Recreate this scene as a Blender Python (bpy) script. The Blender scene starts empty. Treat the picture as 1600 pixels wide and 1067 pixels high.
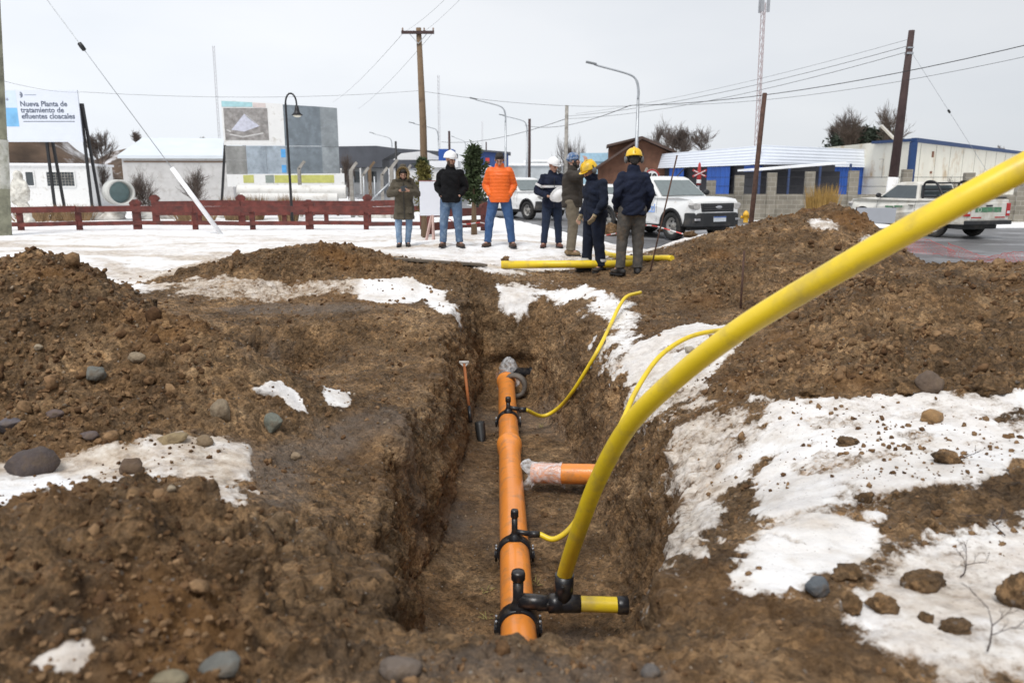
import bpy, bmesh, math, random
import numpy as np
from mathutils import Vector, Matrix, Quaternion
from mathutils.bvhtree import BVHTree
R = math.radians
sc = bpy.context.scene
COL = sc.collection
# ------------------------------------------------------------------ camera
CAMZ, PITCH, F = 1.72, R(11.9), 1200.0
cam_d = bpy.data.cameras.new("camera"); cam = bpy.data.objects.new("camera", cam_d); COL.objects.link(cam)
cam.location = (0, 0, CAMZ); cam.rotation_euler = (R(90) - PITCH, 0, 0)
cam_d.sensor_width = 36; cam_d.lens = 27; cam_d.clip_start = .05; cam_d.clip_end = 3000
cam_d.dof.use_dof = True; cam_d.dof.focus_distance = 7.0; cam_d.dof.aperture_fstop = 2.6
sc.camera = cam
# ------------------------------------------------------------------ world: overcast sky
SUN_EL, SUN_ROT = R(60), R(200)
w = bpy.data.worlds.new("World"); sc.world = w; w.use_nodes = True
nt = w.node_tree; nt.nodes.clear()
def N(t, **k):
    n = nt.nodes.new(t)
    for a, b in k.items(): setattr(n, a, b)
    return n
out = N('ShaderNodeOutputWorld'); mixs = N('ShaderNodeMixShader'); b1 = N('ShaderNodeBackground'); b2 = N('ShaderNodeBackground')
sky = N('ShaderNodeTexSky', sky_type='NISHITA'); sky.sun_disc = False; sky.sun_elevation = SUN_EL; sky.sun_rotation = SUN_ROT
b1.inputs['Strength'].default_value = .1
tc = N('ShaderNodeTexCoord'); sep = N('ShaderNodeSeparateXYZ'); nz = N('ShaderNodeTexNoise')
mp = N('ShaderNodeMapping'); mp.inputs['Scale'].default_value = (1, 1, 3.2)
nz.inputs['Scale'].default_value = 1.6; nz.inputs['Detail'].default_value = 5; nz.inputs['Roughness'].default_value = .45
cr = N('ShaderNodeValToRGB'); e = cr.color_ramp.elements
e[0].position = .30; e[0].color = (.56, .595, .65, 1); e[1].position = .68; e[1].color = (.73, .745, .77, 1)
L = nt.links.new
L(tc.outputs['Generated'], mp.inputs['Vector']); L(mp.outputs[0], nz.inputs['Vector']); L(nz.outputs['Fac'], cr.inputs[0])
# cloud deck: a little brighter on the left and towards the horizon
L(tc.outputs['Generated'], sep.inputs[0])
gr = N('ShaderNodeMath', operation='MULTIPLY_ADD'); gr.inputs[1].default_value = -.28; gr.inputs[2].default_value = 1.04
L(sep.outputs['X'], gr.inputs[0])
gz = N('ShaderNodeMath', operation='MULTIPLY_ADD'); gz.inputs[1].default_value = -.16; L(sep.outputs['Z'], gz.inputs[0]); L(gr.outputs[0], gz.inputs[2])
vm = N('ShaderNodeVectorMath', operation='SCALE'); L(cr.outputs[0], vm.inputs[0]); L(gz.outputs[0], vm.inputs['Scale'])
L(vm.outputs[0], b2.inputs['Color']); b2.inputs['Strength'].default_value = 1.0
L(sky.outputs[0], b1.inputs['Color']); mixs.inputs[0].default_value = .93
L(b1.outputs[0], mixs.inputs[1]); L(b2.outputs[0], mixs.inputs[2]); L(mixs.outputs[0], out.inputs[0])
# ------------------------------------------------------------------ sun behind cloud
sd = bpy.data.lights.new("sun", 'SUN'); sd.energy = 2.0; sd.angle = R(25); sd.color = (1, .97, .93)
so = bpy.data.objects.new("sun", sd); COL.objects.link(so)
so.rotation_euler = (R(90) - SUN_EL, 0, R(180) - SUN_ROT)
so.location = (0, 0, 20)
vs = sc.view_settings; vs.view_transform = 'Standard'; vs.look = 'None'; vs.gamma = 1; vs.exposure = .32
sc.cycles.use_denoising = True
sc.cycles.max_bounces = 6
# ------------------------------------------------------------------ helpers
def ray(px, py):
    r = Vector(((px - 800) / F, 1, (533.5 - py) / F))     # right, forward, up (camera frame)
    c, s = math.cos(PITCH), math.sin(PITCH)
    return Vector((r.x, r.y * c + r.z * s, -r.y * s + r.z * c))
def P(px, py, Y):
    "point seen at photo pixel px,py that stands Y metres ahead"
    d = ray(px, py); t = Y / d.y
    return Vector((d.x * t, Y, CAMZ + d.z * t))
def G(px, py, z=0.):
    d = ray(px, py); t = (z - CAMZ) / d.z
    return Vector((d.x * t, d.y * t, z))
def tag(o, label=None, cat=None, group=None, kind=None):
    if label: o['label'] = label
    if cat: o['category'] = cat
    if group: o['group'] = group
    if kind: o['kind'] = kind
    return o
def empty(name, loc, rz=0, label=None, cat=None, group=None):
    o = bpy.data.objects.new(name, None); COL.objects.link(o); o.empty_display_size = .1
    o.location = loc; o.rotation_euler = (0, 0, rz)
    return tag(o, label, cat, group)
def rot_to(d):
    return Vector((0, 0, 1)).rotation_difference(Vector(d).normalized()).to_matrix()
class MB:
    def __init__(s): s.v = []; s.f = []; s.sm = []; s.mi = []; s.cur = 0
    def add(s, vs, fs, smooth=False):
        o = len(s.v); s.v += [tuple(p) for p in vs]
        for f in fs: s.f.append([i + o for i in f]); s.sm.append(smooth); s.mi.append(s.cur)
        return s
    def box(s, a, b, M=None):
        x0, y0, z0 = a; x1, y1, z1 = b
        vs = [Vector(p) for p in ((x0,y0,z0),(x1,y0,z0),(x1,y1,z0),(x0,y1,z0),(x0,y0,z1),(x1,y0,z1),(x1,y1,z1),(x0,y1,z1))]
        if M is not None: vs = [M @ p for p in vs]
        return s.add(vs, [(3,2,1,0),(4,5,6,7),(0,1,5,4),(1,2,6,5),(2,3,7,6),(3,0,4,7)])
    def bar(s, p, q, w, h=None, up=(0,0,1)):
        p = Vector(p); q = Vector(q); h = h or w; d = (q - p).normalized(); u = Vector(up)
        if abs(d.dot(u)) > .99: u = Vector((0, 1, 0))
        a = d.cross(u).normalized() * w / 2; b = a.cross(d).normalized() * h / 2
        vs = [p-a-b, p+a-b, p+a+b, p-a+b, q-a-b, q+a-b, q+a+b, q-a+b]
        return s.add(vs, [(3,2,1,0),(4,5,6,7),(0,1,5,4),(1,2,6,5),(2,3,7,6),(3,0,4,7)])
    def tube(s, pts, rad, n=12, caps=True, smooth=True):
        pts = [Vector(p) for p in pts]; k = len(pts)
        rr = rad if hasattr(rad, '__len__') else [rad] * k
        t0 = (pts[1] - pts[0]).normalized(); ref = Vector((0,0,1)) if abs(t0.z) < .9 else Vector((1,0,0))
        a = t0.cross(ref).normalized(); vs = []
        for i, p in enumerate(pts):
            t = (pts[min(i+1,k-1)] - pts[max(i-1,0)]).normalized()
            a = (a - t * a.dot(t)).normalized(); b = t.cross(a)
            for j in range(n):
                an = 2*math.pi*j/n; vs.append(p + (a*math.cos(an) + b*math.sin(an)) * rr[i])
        fs = [(i*n+j, i*n+(j+1)%n, (i+1)*n+(j+1)%n, (i+1)*n+j) for i in range(k-1) for j in range(n)]
        s.add(vs, fs, smooth)
        if caps:
            s.add(vs[:n], [tuple(range(n))[::-1]]); s.add(vs[-n:], [tuple(range(n))])
        return s
    def lathe(s, prof, M=None, n=24, smooth=True, caps=True):
        vs = []
        for r, z in prof:
            for j in range(n):
                an = 2*math.pi*j/n; vs.append(Vector((r*math.cos(an), r*math.sin(an), z)))
        if M is not None: vs = [M @ p for p in vs]
        k = len(prof)
        s.add(vs, [(i*n+j, i*n+(j+1)%n, (i+1)*n+(j+1)%n, (i+1)*n+j) for i in range(k-1) for j in range(n)], smooth)
        if caps: s.add(vs[:n], [tuple(range(n))[::-1]]); s.add(vs[-n:], [tuple(range(n))])
        return s
    def prism(s, poly, a, b, M=None, axis='y'):
        n = len(poly)
        def mk(u, v, t): return Vector((u, t, v)) if axis == 'y' else (Vector((t, u, v)) if axis == 'x' else Vector((u, v, t)))
        vs = [mk(u, v, a) for u, v in poly] + [mk(u, v, b) for u, v in poly]
        if M is not None: vs = [M @ p for p in vs]
        return s.add(vs, [tuple(range(n)), tuple(range(2*n-1, n-1, -1))] + [(i, i+n, (i+1)%n+n, (i+1)%n) for i in range(n)])
    def ell(s, c, r, M=None, u=16, v=10):
        vs = []; c = Vector(c)
        for i in range(v+1):
            th = math.pi*i/v
            for j in range(u):
                ph = 2*math.pi*j/u; p = Vector((r[0]*math.sin(th)*math.cos(ph), r[1]*math.sin(th)*math.sin(ph), r[2]*math.cos(th)))
                vs.append(c + (M @ p if M is not None else p))
        return s.add(vs, [(i*u+j, (i+1)*u+j, (i+1)*u+(j+1)%u, i*u+(j+1)%u) for i in range(v) for j in range(u)], True)
    def build(s, name, mat, parent=None, bevel=0, remesh=0, clean=True):
        me = bpy.data.meshes.new(name); me.from_pydata(s.v, [], s.f); me.update()
        me.polygons.foreach_set('use_smooth', s.sm)
        mats = mat if isinstance(mat, (list, tuple)) else [mat]
        for m in mats: me.materials.append(m)
        if len(mats) > 1: me.polygons.foreach_set('material_index', s.mi)
        if clean:
            bm = bmesh.new(); bm.from_mesh(me); bmesh.ops.remove_doubles(bm, verts=bm.verts, dist=1e-5)
            bmesh.ops.recalc_face_normals(bm, faces=bm.faces); bm.to_mesh(me); bm.free()
        o = bpy.data.objects.new(name, me); COL.objects.link(o)
        if parent is not None: o.parent = parent
        if remesh:
            md = o.modifiers.new('r', 'REMESH'); md.mode = 'VOXEL'; md.voxel_size = remesh; md.use_smooth_shade = True
            bake(o)
        if bevel:
            md = o.modifiers.new('b', 'BEVEL'); md.width = bevel; md.segments = 2; md.limit_method = 'ANGLE'; md.angle_limit = R(35)
            md.harden_normals = False
            bake(o)
        return o
def bake(o):
    bpy.context.view_layer.update()
    dg = bpy.context.evaluated_depsgraph_get(); ev = o.evaluated_get(dg)
    me = bpy.data.meshes.new_from_object(ev); o.modifiers.clear(); old = o.data; o.data = me; bpy.data.meshes.remove(old)
    return o
def smooth_path(pts, n=8):
    pts = [Vector(p) for p in pts]; q = [pts[0]*2 - pts[1]] + pts + [pts[-1]*2 - pts[-2]]; out = []
    for i in range(1, len(q)-2):
        for k in range(n):
            t = k/n; a, b, c, d = q[i-1], q[i], q[i+1], q[i+2]
            out.append(.5*((2*b) + (c-a)*t + (2*a-5*b+4*c-d)*t*t + (3*b-a-3*c+d)*t**3))
    out.append(pts[-1]); return out
def text_obj(body, size, M, mat, parent=None, name='lettering', ext=.004, align='LEFT', bold=0, spacing=1.0):
    cu = bpy.data.curves.new(name, 'FONT'); cu.body = body; cu.size = size; cu.extrude = ext; cu.align_x = align; cu.offset = bold; cu.space_line = spacing
    cu.resolution_u = 3
    o = bpy.data.objects.new(name, cu); COL.objects.link(o); bpy.context.view_layer.update()
    me = bpy.data.meshes.new_from_object(o.evaluated_get(bpy.context.evaluated_depsgraph_get()))
    bpy.data.objects.remove(o); me.transform(M); me.materials.clear(); me.materials.append(mat)
    o = bpy.data.objects.new(name, me); COL.objects.link(o)
    if parent is not None: o.parent = parent
    return o
def copy_tree(o, parent=None):
    c = o.copy(); COL.objects.link(c); c.parent = parent
    for ch in [x for x in bpy.data.objects if x.parent == o]: copy_tree(ch, c)
    return c
# ------------------------------------------------------------------ materials
def mat(name, col, rough=.6, metal=0, var=.12, vscale=6., bump=.0, bscale=40., dirt=None, dirtamt=.4, dscale=3., coat=0, spec=.5, alpha=None, coords='Object'):
    m = bpy.data.materials.new(name); m.use_nodes = True; t = m.node_tree; bs = t.nodes['Principled BSDF']
    def n(ty, **k):
        x = t.nodes.new(ty)
        for a, b in k.items(): setattr(x, a, b)
        return x
    c = n('ShaderNodeTexCoord'); nz = n('ShaderNodeTexNoise'); nz.inputs['Scale'].default_value = vscale; nz.inputs['Detail'].default_value = 6
    t.links.new(c.outputs[coords], nz.inputs['Vector'])
    rp = n('ShaderNodeValToRGB'); e = rp.color_ramp.elements
    c0 = [max(0, x*(1-var)) for x in col]; c1 = [min(1, x*(1+var)) for x in col]
    e[0].position = .3; e[0].color = (*c0, 1); e[1].position = .7; e[1].color = (*c1, 1)
    t.links.new(nz.outputs['Fac'], rp.inputs[0]); colout = rp.outputs[0]
    if dirt:
        nd = n('ShaderNodeTexNoise'); nd.inputs['Scale'].default_value = dscale; nd.inputs['Detail'].default_value = 8; nd.inputs['Roughness'].default_value = .65
        t.links.new(c.outputs[coords], nd.inputs['Vector'])
        r2 = n('ShaderNodeValToRGB'); r2.color_ramp.elements[0].position = .62 - dirtamt*.35; r2.color_ramp.elements[1].position = .75 - dirtamt*.1
        mx = n('ShaderNodeMix', data_type='RGBA'); t.links.new(nd.outputs['Fac'], r2.inputs[0]); t.links.new(r2.outputs[0], mx.inputs['Factor'])
        t.links.new(colout, mx.inputs['A']); mx.inputs['B'].default_value = (*dirt, 1); colout = mx.outputs['Result']
    t.links.new(colout, bs.inputs['Base Color'])
    bs.inputs['Roughness'].default_value = rough; bs.inputs['Metallic'].default_value = metal
    bs.inputs['Coat Weight'].default_value = coat; bs.inputs['Specular IOR Level'].default_value = spec
    if bump:
        nb = n('ShaderNodeTexNoise'); nb.inputs['Scale'].default_value = bscale; nb.inputs['Detail'].default_value = 6
        t.links.new(c.outputs[coords], nb.inputs['Vector']); bp = n('ShaderNodeBump'); bp.inputs['Strength'].default_value = bump; bp.inputs['Distance'].default_value = .02
        t.links.new(nb.outputs['Fac'], bp.inputs['Height']); t.links.new(bp.outputs[0], bs.inputs['Normal'])
    if alpha is not None: bs.inputs['Alpha'].default_value = alpha
    return m
def glass_mat(name, col=(.05,.06,.065), rough=.08):
    m = mat(name, col, rough, 0, .1); m.node_tree.nodes['Principled BSDF'].inputs['Specular IOR Level'].default_value = .8; return m
# ================================================================== TERRAIN
def _hash(ix, iy, iz, seed):
    h = (ix.astype(np.int64)*374761393 + iy.astype(np.int64)*668265263 + iz.astype(np.int64)*2147483647 + seed*974634777) & 0xffffffff
    h = ((h ^ (h >> 13)) * 1274126177) & 0xffffffff
    h = h ^ (h >> 16)
    return (h & 0xffffff).astype(np.float64) / 0xffffff * 2 - 1
def vnoise(x, y, z, seed=0):
    ix, iy, iz = np.floor(x), np.floor(y), np.floor(z)
    fx, fy, fz = x-ix, y-iy, z-iz
    u, v, w_ = fx*fx*(3-2*fx), fy*fy*(3-2*fy), fz*fz*(3-2*fz)
    r = 0
    for dz in (0, 1):
        for dy in (0, 1):
            for dx in (0, 1):
                r = r + _hash(ix+dx, iy+dy, iz+dz, seed) * (u if dx else 1-u) * (v if dy else 1-v) * (w_ if dz else 1-w_)
    return r
def fbm(x, y, z, sc_, octv=4, seed=0, gain=.5):
    r = 0; a = 1; s = 0
    for k in range(octv):
        r = r + a*vnoise(x*sc_, y*sc_, z*sc_, seed+k); s += a; a *= gain; sc_ *= 2.03
    return r/s
def worley(x, y, z, sc_, seed):
    x, y, z = x*sc_, y*sc_, z*sc_; ix, iy, iz = np.floor(x), np.floor(y), np.floor(z); f1 = np.full(x.shape, 9.); f2 = np.full(x.shape, 9.); cid = np.zeros(x.shape)
    for dx in (-1, 0, 1):
        for dy in (-1, 0, 1):
            for dz in (-1, 0, 1):
                cx, cy, cz = ix+dx, iy+dy, iz+dz
                h1 = _hash(cx, cy, cz, seed); h2 = _hash(cx, cy, cz, seed+71); h3 = _hash(cx, cy, cz, seed+137)
                d = np.sqrt((cx+.5+.45*h1-x)**2 + (cy+.5+.45*h2-y)**2 + (cz+.5+.45*h3-z)**2); n1 = d < f1
                f2 = np.where(n1, f1, np.minimum(f2, d)); cid = np.where(n1, h1*h2+h3*.5, cid); f1 = np.where(n1, d, f1)
    return f1, f2, cid
def sst(a, b, x):
    t = np.clip((x-a)/(b-a), 0, 1); return t*t*(3-2*t)
CTRL_PX = [
 # left mound: silhouette then body
 (-150,392,5.8),(0,378,5.6),(70,371,5.5),(130,388,5.4),(170,425,5.2),(260,455,5.0),(330,502,4.8),(385,565,4.6),(430,640,4.4),
 (70,500,4.6),(200,560,4.3),(100,650,3.7),(300,650,3.9),(0,600,4.0),(-150,600,3.9),(-150,480,4.8),
 (100,730,3.2),(350,740,3.1),(350,800,2.75),(-50,740,3.1),
 (230,765,2.5),(0,830,2.3),(-150,850,2.2),(450,830,2.4),(560,950,2.25),(600,990,2.08),(780,1012,2.02),(900,1032,1.98),(1010,1022,2.0),
 (200,950,1.7),(0,1067,1.4),(400,1067,1.6),(800,1067,1.75),(1200,1067,1.75),(1600,1067,1.7),
 (1070,955,2.25),(1130,925,2.3),(1250,930,2.2),(1400,900,2.4),(1600,900,2.4),
 (1075,700,4.3),(1065,800,3.4),(1200,700,4.0),(1200,800,3.0),(1400,750,3.2),(1600,750,3.1),(1600,650,3.9),(1400,640,4.2),(1200,620,4.7),(1060,590,5.8),
 (1400,560,4.9),(1600,560,4.6),(1400,480,5.8),(1600,480,5.5),(1300,480,6.3),(1200,520,6.3),(1440,425,7.2),(1600,410,7.0),(1520,412,7.1),(1750,405,7.0),
 (1320,325,12.2),(1280,339,12.0),(1210,349,11.8),(1130,373,11.4),(1050,403,11.0),(1010,432,10.6),(1390,374,12.0),(1440,410,11.5),
 (1100,430,9.6),(1200,430,9.4),(1300,430,9.2),(1060,480,8.8),(1200,480,8.4),(1150,402,10.6),(1250,392,10.8),(1320,380,11),
 (750,445,9.8),(850,445,9.8),(950,455,9.4),(510,384,10.3),(400,400,10.0),(300,425,9.5),(620,408,10.5),(720,425,10.4),(600,440,9.5),(450,433,9.6),(520,462,8.6),(350,455,8.9),(560,396,10.4),
 (400,480,8.0),(600,480,8.0),(600,540,6.6),(700,510,7.5),(450,560,5.9),(500,640,4.6),(590,640,4.7),(560,830,2.95),(500,760,3.3),(980,560,6.6),(980,500,8)]
CTRL_W = [(1.65,11,.37),(1.1,11.7,.37),(-.2,14,.53),(-1.1,14,.53),(-2,14,.5),(.7,14.5,.5),(1,13.3,.46),(0,16.5,.42),(-3,17,.38),(-6,17,.35),(-8,12,.4),(-10,8,.5),
 (3,17,.15),(4.8,14.6,.15),(3.3,14,.32),(7,13.5,.0),(8,10.5,.0),(9,8.5,.15),(5.5,9.8,.35),(-3.4,7.6,.45),(-2.4,6.7,.38),(-1.6,5.9,.33),(-3,12.3,.42),(-5,10.5,.38),(-1,12.3,.45),
 (0,.6,.45),(-3,.5,.6),(3,.5,.5),(-6,3,.8),(6,3,.5),(8,6,.8),(-7,6,1.0)]
_c = [tuple(P(*p)) for p in CTRL_PX] + CTRL_W
CP = np.array(_c)
def _U(r2): return .5*r2*np.log(r2 + 1e-9)
_n = len(CP); _d2 = ((CP[:, None, :2] - CP[None, :, :2])**2).sum(-1)
_A = np.zeros((_n+3, _n+3)); _A[:_n, :_n] = _U(_d2) + np.eye(_n)*.02
_A[:_n, _n] = 1; _A[:_n, _n+1:] = CP[:, :2]; _A[_n, :_n] = 1; _A[_n+1:, :_n] = CP[:, :2].T
_w = np.linalg.solve(_A, np.concatenate([CP[:, 2], np.zeros(3)]))
def far_h(x, y):
    h = .12 + .25*sst(40, 27, y)*sst(3, 0, x)
    h = np.where(x > 8, -.10 + .0*x, h)
    # asphalt: the road runs away to the left, the cross street comes in from the right
    return h - np.maximum(road_m(x, y)*.14, 0)
def road_z(x, y): return .035 - .17*sst(7, 12, x)
def road_m(x, y):
    "1 on the asphalt, 0 off it"
    xc = 9.0 - .33*(y - 20)
    a = sst(6.8, 5.8, np.abs(x - xc)) * sst(16.2, 17.4, y)
    b = sst(5.2, 6.4, x + (y-15.5)*.25) * sst(14.2, 15.2, y + .0*x) * sst(31, 29.5, y)
    c = sst(5.4, 6.6, x) * sst(8.0, 10.5, y) * sst(31, 29.5, y)
    return np.maximum(np.maximum(a, b), c)
def tps(x, y):
    s = x.shape; x = x.ravel(); y = y.ravel(); r = np.empty(len(x))
    for i in range(0, len(x), 20000):
        xx, yy = x[i:i+20000], y[i:i+20000]
        d2 = (xx[:, None]-CP[None, :, 0])**2 + (yy[:, None]-CP[None, :, 1])**2
        r[i:i+20000] = _U(d2) @ _w[:_n] + _w[_n] + _w[_n+1]*xx + _w[_n+2]*yy
    return r.reshape(s)
def top_h(x, y):
    "surface before the trench is dug"
    cx, cy = np.clip(x, -9, 9), np.clip(y, .3, 17.5)
    t = np.clip(tps(cx, cy), -.2, 1.45)
    m = sst(12, 8.2, np.abs(x)) * sst(19.5, 16, y) * sst(-1.5, .4, y)
    h = t*m + far_h(x, y)*(1-m)
    rm = road_m(x, y) * sst(8.5, 10.5, y)
    h = np.where(rm > 0, np.where(y > 14, h*(1-rm) + np.minimum(h, road_z(x, y)-.06)*rm, h), h)
    st_ = sst(7.85, 7.45, y + .25*vnoise(x*1.3, x*0+.2, x*0+.7, 19))*sst(-3.6, -2.9, x)*sst(-.55, -.75, x)*sst(4.9, 5.9, y)
    h = h - .15*st_
    h = h - .38*np.exp(-(((x+2.25)/.50)**2 + ((y-7.25)/.42)**2)**3)
    h = h - .34*np.exp(-(((x+.70)/.13)**2 + ((y-2.95)/.28)**2))   # slumped notch in the near left rim
    return h
EDGE_L = np.array([(1.5,-.30),(2.2,-.38),(3,-.54),(4,-.66),(4.55,-.74),(4.8,-.66),(5.5,-.66),(7,-.64),(8.5,-.60),(10,-.55),(11,-.5)])
EDGE_R = np.array([(1.5,.30),(2.2,.40),(3,.60),(3.6,.78),(4.5,.98),(5.5,.98),(6.5,.93),(8,.78),(9,.62),(10,.48),(11,.45)])
def rag(y, k, sd_): y = np.asarray(y, float); return vnoise(y*k, y*0+.37, y*0+.61, sd_)
def xl(y): return np.interp(y, EDGE_L[:, 0], EDGE_L[:, 1]) + .075*rag(y, 1.7, 3) + .045*rag(y, 4.3, 4) + .02*rag(y, 11, 5)
def xr(y): return np.interp(y, EDGE_R[:, 0], EDGE_R[:, 1]) + .07*rag(y, 1.9, 13) + .04*rag(y, 5.1, 14) + .02*rag(y, 12, 15)
Y_FAR, Y_NEAR = 9.75, 2.18
def trench_m(x, y):
    a = sst(-.10, .10 + .08*sst(4.6, 5.2, y), x - xl(y)); wf = sst(3.6, 5.5, y); b = sst(-.12-.06*wf, .14+.20*wf+.16*sst(7.3, 9, y), xr(y) - x)
    c = sst(-.30, .30, (Y_FAR - .25*np.cos(x*2)) - y); d = sst(-.10, .12, y - (Y_NEAR + .25*np.abs(x-.1)**2))
    return a*b*c*d
FLOOR = -.86
def surf(x, y):
    m = trench_m(x, y); t = top_h(x, y)
    # the right-hand shoulder and far end sag towards the trench
    sag = .22*sst(.75, 0, x - xr(y))*sst(2.5, 3.5, y) * sst(10.5, 9, y) + .18*sst(11.2, 9.9, y)*sst(.9,.5,np.abs(x-.1)) *sst(9, 9.6, y)
    t = t - sag*.6
    fl = FLOOR + .05*np.sin(y*1.3+x) + .10*sst(.35, 0, np.minimum(x-xl(y), xr(y)-x))
    return t*(1-m) + fl*m
def hit(px, py, zoff=0):
    d = ray(px, py); t = np.linspace(.8, 60, 24000)
    x = d.x*t; y = d.y*t; z = CAMZ + d.z*t
    h = surf(x, y); k = np.argmax(z < h)
    return (x[k], y[k], h[k])
# ---- grid: columns follow the trench walls, rows dense at its ends
def seg(a, b, n): return np.linspace(a, b, n, endpoint=False)
def grow(a, b, s0, n):   # n steps outwards from a to b with growing spacing
    q = 1.001
    for _ in range(200):
        tot = s0*(q**n - 1)/(q-1)
        if tot > abs(b-a): break
        q += .005
    st = s0*q**np.arange(n); c = np.concatenate([[0], np.cumsum(st)]); c = c/c[-1]*abs(b-a)
    return a + np.sign(b-a)*c
rows = np.concatenate([grow(.5, -30, .04, 26)[::-1][:-1], seg(.5, 1.9, 56), seg(1.9, 2.5, 34), seg(2.5, 6, 190), seg(6, 9.3, 105), seg(9.3, 10.3, 60), seg(10.3, 13.0, 75), seg(13, 17, 70), grow(17, 900, .06, 90)])
ncl = [40, 150, 110, 44, 26, 40, 110, 150, 40]
rows_y = rows[:, None]
XL, XR = xl(np.clip(rows, 1.5, 11)), xr(np.clip(rows, 1.5, 11))
def colset(L_, R_):
    a = -grow(3.2, 300, .03, 42)[::-1][:-1]
    return a
left_far = -grow(6.5, 400, .07, 44)[::-1]; right_far = grow(7.0, 400, .07, 44)
U = []
for i, y in enumerate(rows):
    l, r = XL[i], XR[i]
    U.append(np.concatenate([left_far[:-1], seg(-6.5, -3.2, 75), seg(-3.2, l-.16, 170), seg(l-.16, l+.20, 52), seg(l+.20, r-.38, 34), seg(r-.38, r+.24, 72), seg(r+.24, 3.4, 170), seg(3.4, 7.0, 90), right_far]))
X = np.array(U); Y = np.repeat(rows_y, X.shape[1], 1)
Z = surf(X, Y); TM = trench_m(X, Y)
NR, NC = X.shape
def pts_in(poly, x, y):
    "signed distance (inside > 0) to a polygon given in world metres"
    poly = np.array(poly); ins = np.zeros(x.shape, bool); dm = np.full(x.shape, 1e9)
    for i in range(len(poly)):
        x0, y0 = poly[i-1]; x1, y1 = poly[i]
        c = ((y0 > y) != (y1 > y)) & (x < (x1-x0)*(y-y0)/((y1-y0) if y1 != y0 else 1e-9) + x0); ins ^= c
        dx, dy = x1-x0, y1-y0; t = np.clip(((x-x0)*dx + (y-y0)*dy)/(dx*dx+dy*dy+1e-12), 0, 1)
        dm = np.minimum(dm, np.hypot(x-x0-t*dx, y-y0-t*dy))
    return np.where(ins, dm, -dm)
def wpoly(pxs): return [hit(*p)[:2] for p in pxs]
near = (Y > .5) & (Y < 19) & (np.abs(X) < 12)
xs, ys = X[near], Y[near]
SNOW = [ # photo outline of each snow patch as it lies on the ground, strength, softness
 ([(592,438),(640,434),(700,458),(709,508),(690,494),(660,471),(600,478),(545,458),(545,440)], 1, .08),
 ([(250,426),(440,430),(560,432),(610,474),(520,464),(470,466),(330,474),(270,462)], .54, .2),
 ([(738,424),(805,422),(900,442),(950,466),(880,474),(845,462),(822,497),(795,484),(765,450)], .92, .12),
 ([(930,456),(1000,474),(1000,545),(950,605),(925,575),(950,520),(905,490)], .66, .15),
 ([(965,580),(1090,506),(1165,532),(1110,600),(1250,625),(1400,618),(1600,600),(1900,596),(1900,800),(1600,725),(1520,760),(1420,780),(1355,830),(1390,850),(1310,945),(1140,935),(1190,800),(1200,722),(1140,765),(1120,850),(1050,935),(1043,890),(1068,770),(1050,690),(1010,650)], .98, .10),
 ([(1350,850),(1470,812),(1650,775),(1900,780),(1900,1120),(1400,1090),(1280,985),(1230,930),(1300,905)], .66, .16),
 ([(1010,1000),(1060,985),(1080,1010),(1030,1025)], .55, .05)]
FORCE = [
 ([(-80,738),(90,704),(200,686),(390,694),(402,755),(378,795),(330,792),(270,752),(170,775),(70,800),(-60,838)], .66, .10),
 ([(-80,765),(90,745),(150,765),(60,795),(-60,838)], 1, .04), ([(330,700),(392,700),(392,765),(345,745)], .95, .05),
 ([(400,612),(435,602),(460,618),(480,650),(455,640),(430,622)], 1, .02), ([(500,620),(545,618),(550,640),(510,638)], .7, .03),
 ([(70,1045),(120,1012),(155,1012),(120,1050)], .9, .02),
 ([(1255,345),(1300,345),(1310,365),(1262,362)], .60, .12), ([(1340,368),(1375,366),(1380,380),(1345,384)], .62, .12)]
sn = np.zeros(xs.shape)
pn = fbm(xs, ys, 0*xs, 3.0, 5, 11)*.18 + fbm(xs, ys, 0*xs, 13., 4, 12)*.10
for pg, st, sf in SNOW:
    d = pts_in(wpoly(pg), xs, ys) + pn*(.5+sf*3)
    sn = np.maximum(sn, st*sst(-sf, sf, d))
d = pts_in(wpoly([(1000,590),(1110,600),(1230,640),(1190,700),(1130,760),(1105,850),(1060,960),(1000,960)]), xs, ys) + pn
sn = np.minimum(sn, 1 - .42*sst(-.15, .1, d))
d = pts_in(wpoly([(1250,630),(1600,620),(1600,660),(1420,665),(1300,650)]), xs, ys) + pn
sn = np.minimum(sn, 1 - .36*sst(-.1, .1, d))
BERM = [(-400,455),(150,440),(290,428),(380,406),(440,396),(500,386),(540,392),(580,402),(640,412),(730,424),(760,445),(700,470),(560,440),(250,452)]
# the top of every heap is drawn a little behind its crest so that the crest itself is bare soil
PILE_FAR = [(2.15,10.5),(2.6,11.6),(3.4,12.2),(4.6,12.9),(5.6,13.0),(6.4,12.4),(7.2,11.3),(6.6,9.6),(5,8.6),(3.2,7.9),(2.3,8.6),(1.9,9.6)]
PILE_NEAR = [(1.45,5.2),(2.1,6.2),(2.8,7.2),(3.8,7.9),(5.6,8.2),(8.5,8.2),(8.5,3.6),(4.6,3.7),(3.2,4.0),(2.2,4.5),(1.6,4.7)]
PILE_LEFT = [(-1.75,4.0),(-1.9,4.9),(-2.3,5.6),(-3.2,6.3),(-4.5,6.6),(-7.5,7.0),(-7.5,2.9),(-3.6,2.9),(-2.6,3.45),(-1.9,3.5)]
PILE_BERM = [(-5.2,9.5),(-4.2,10.1),(-3.4,10.7),(-2.3,11.0),(-1.2,11.0),(-.4,10.8),(.15,10.6),(-.2,10.2),(-.8,10.0),(-2.0,9.8),(-3.4,9.6)]
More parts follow.
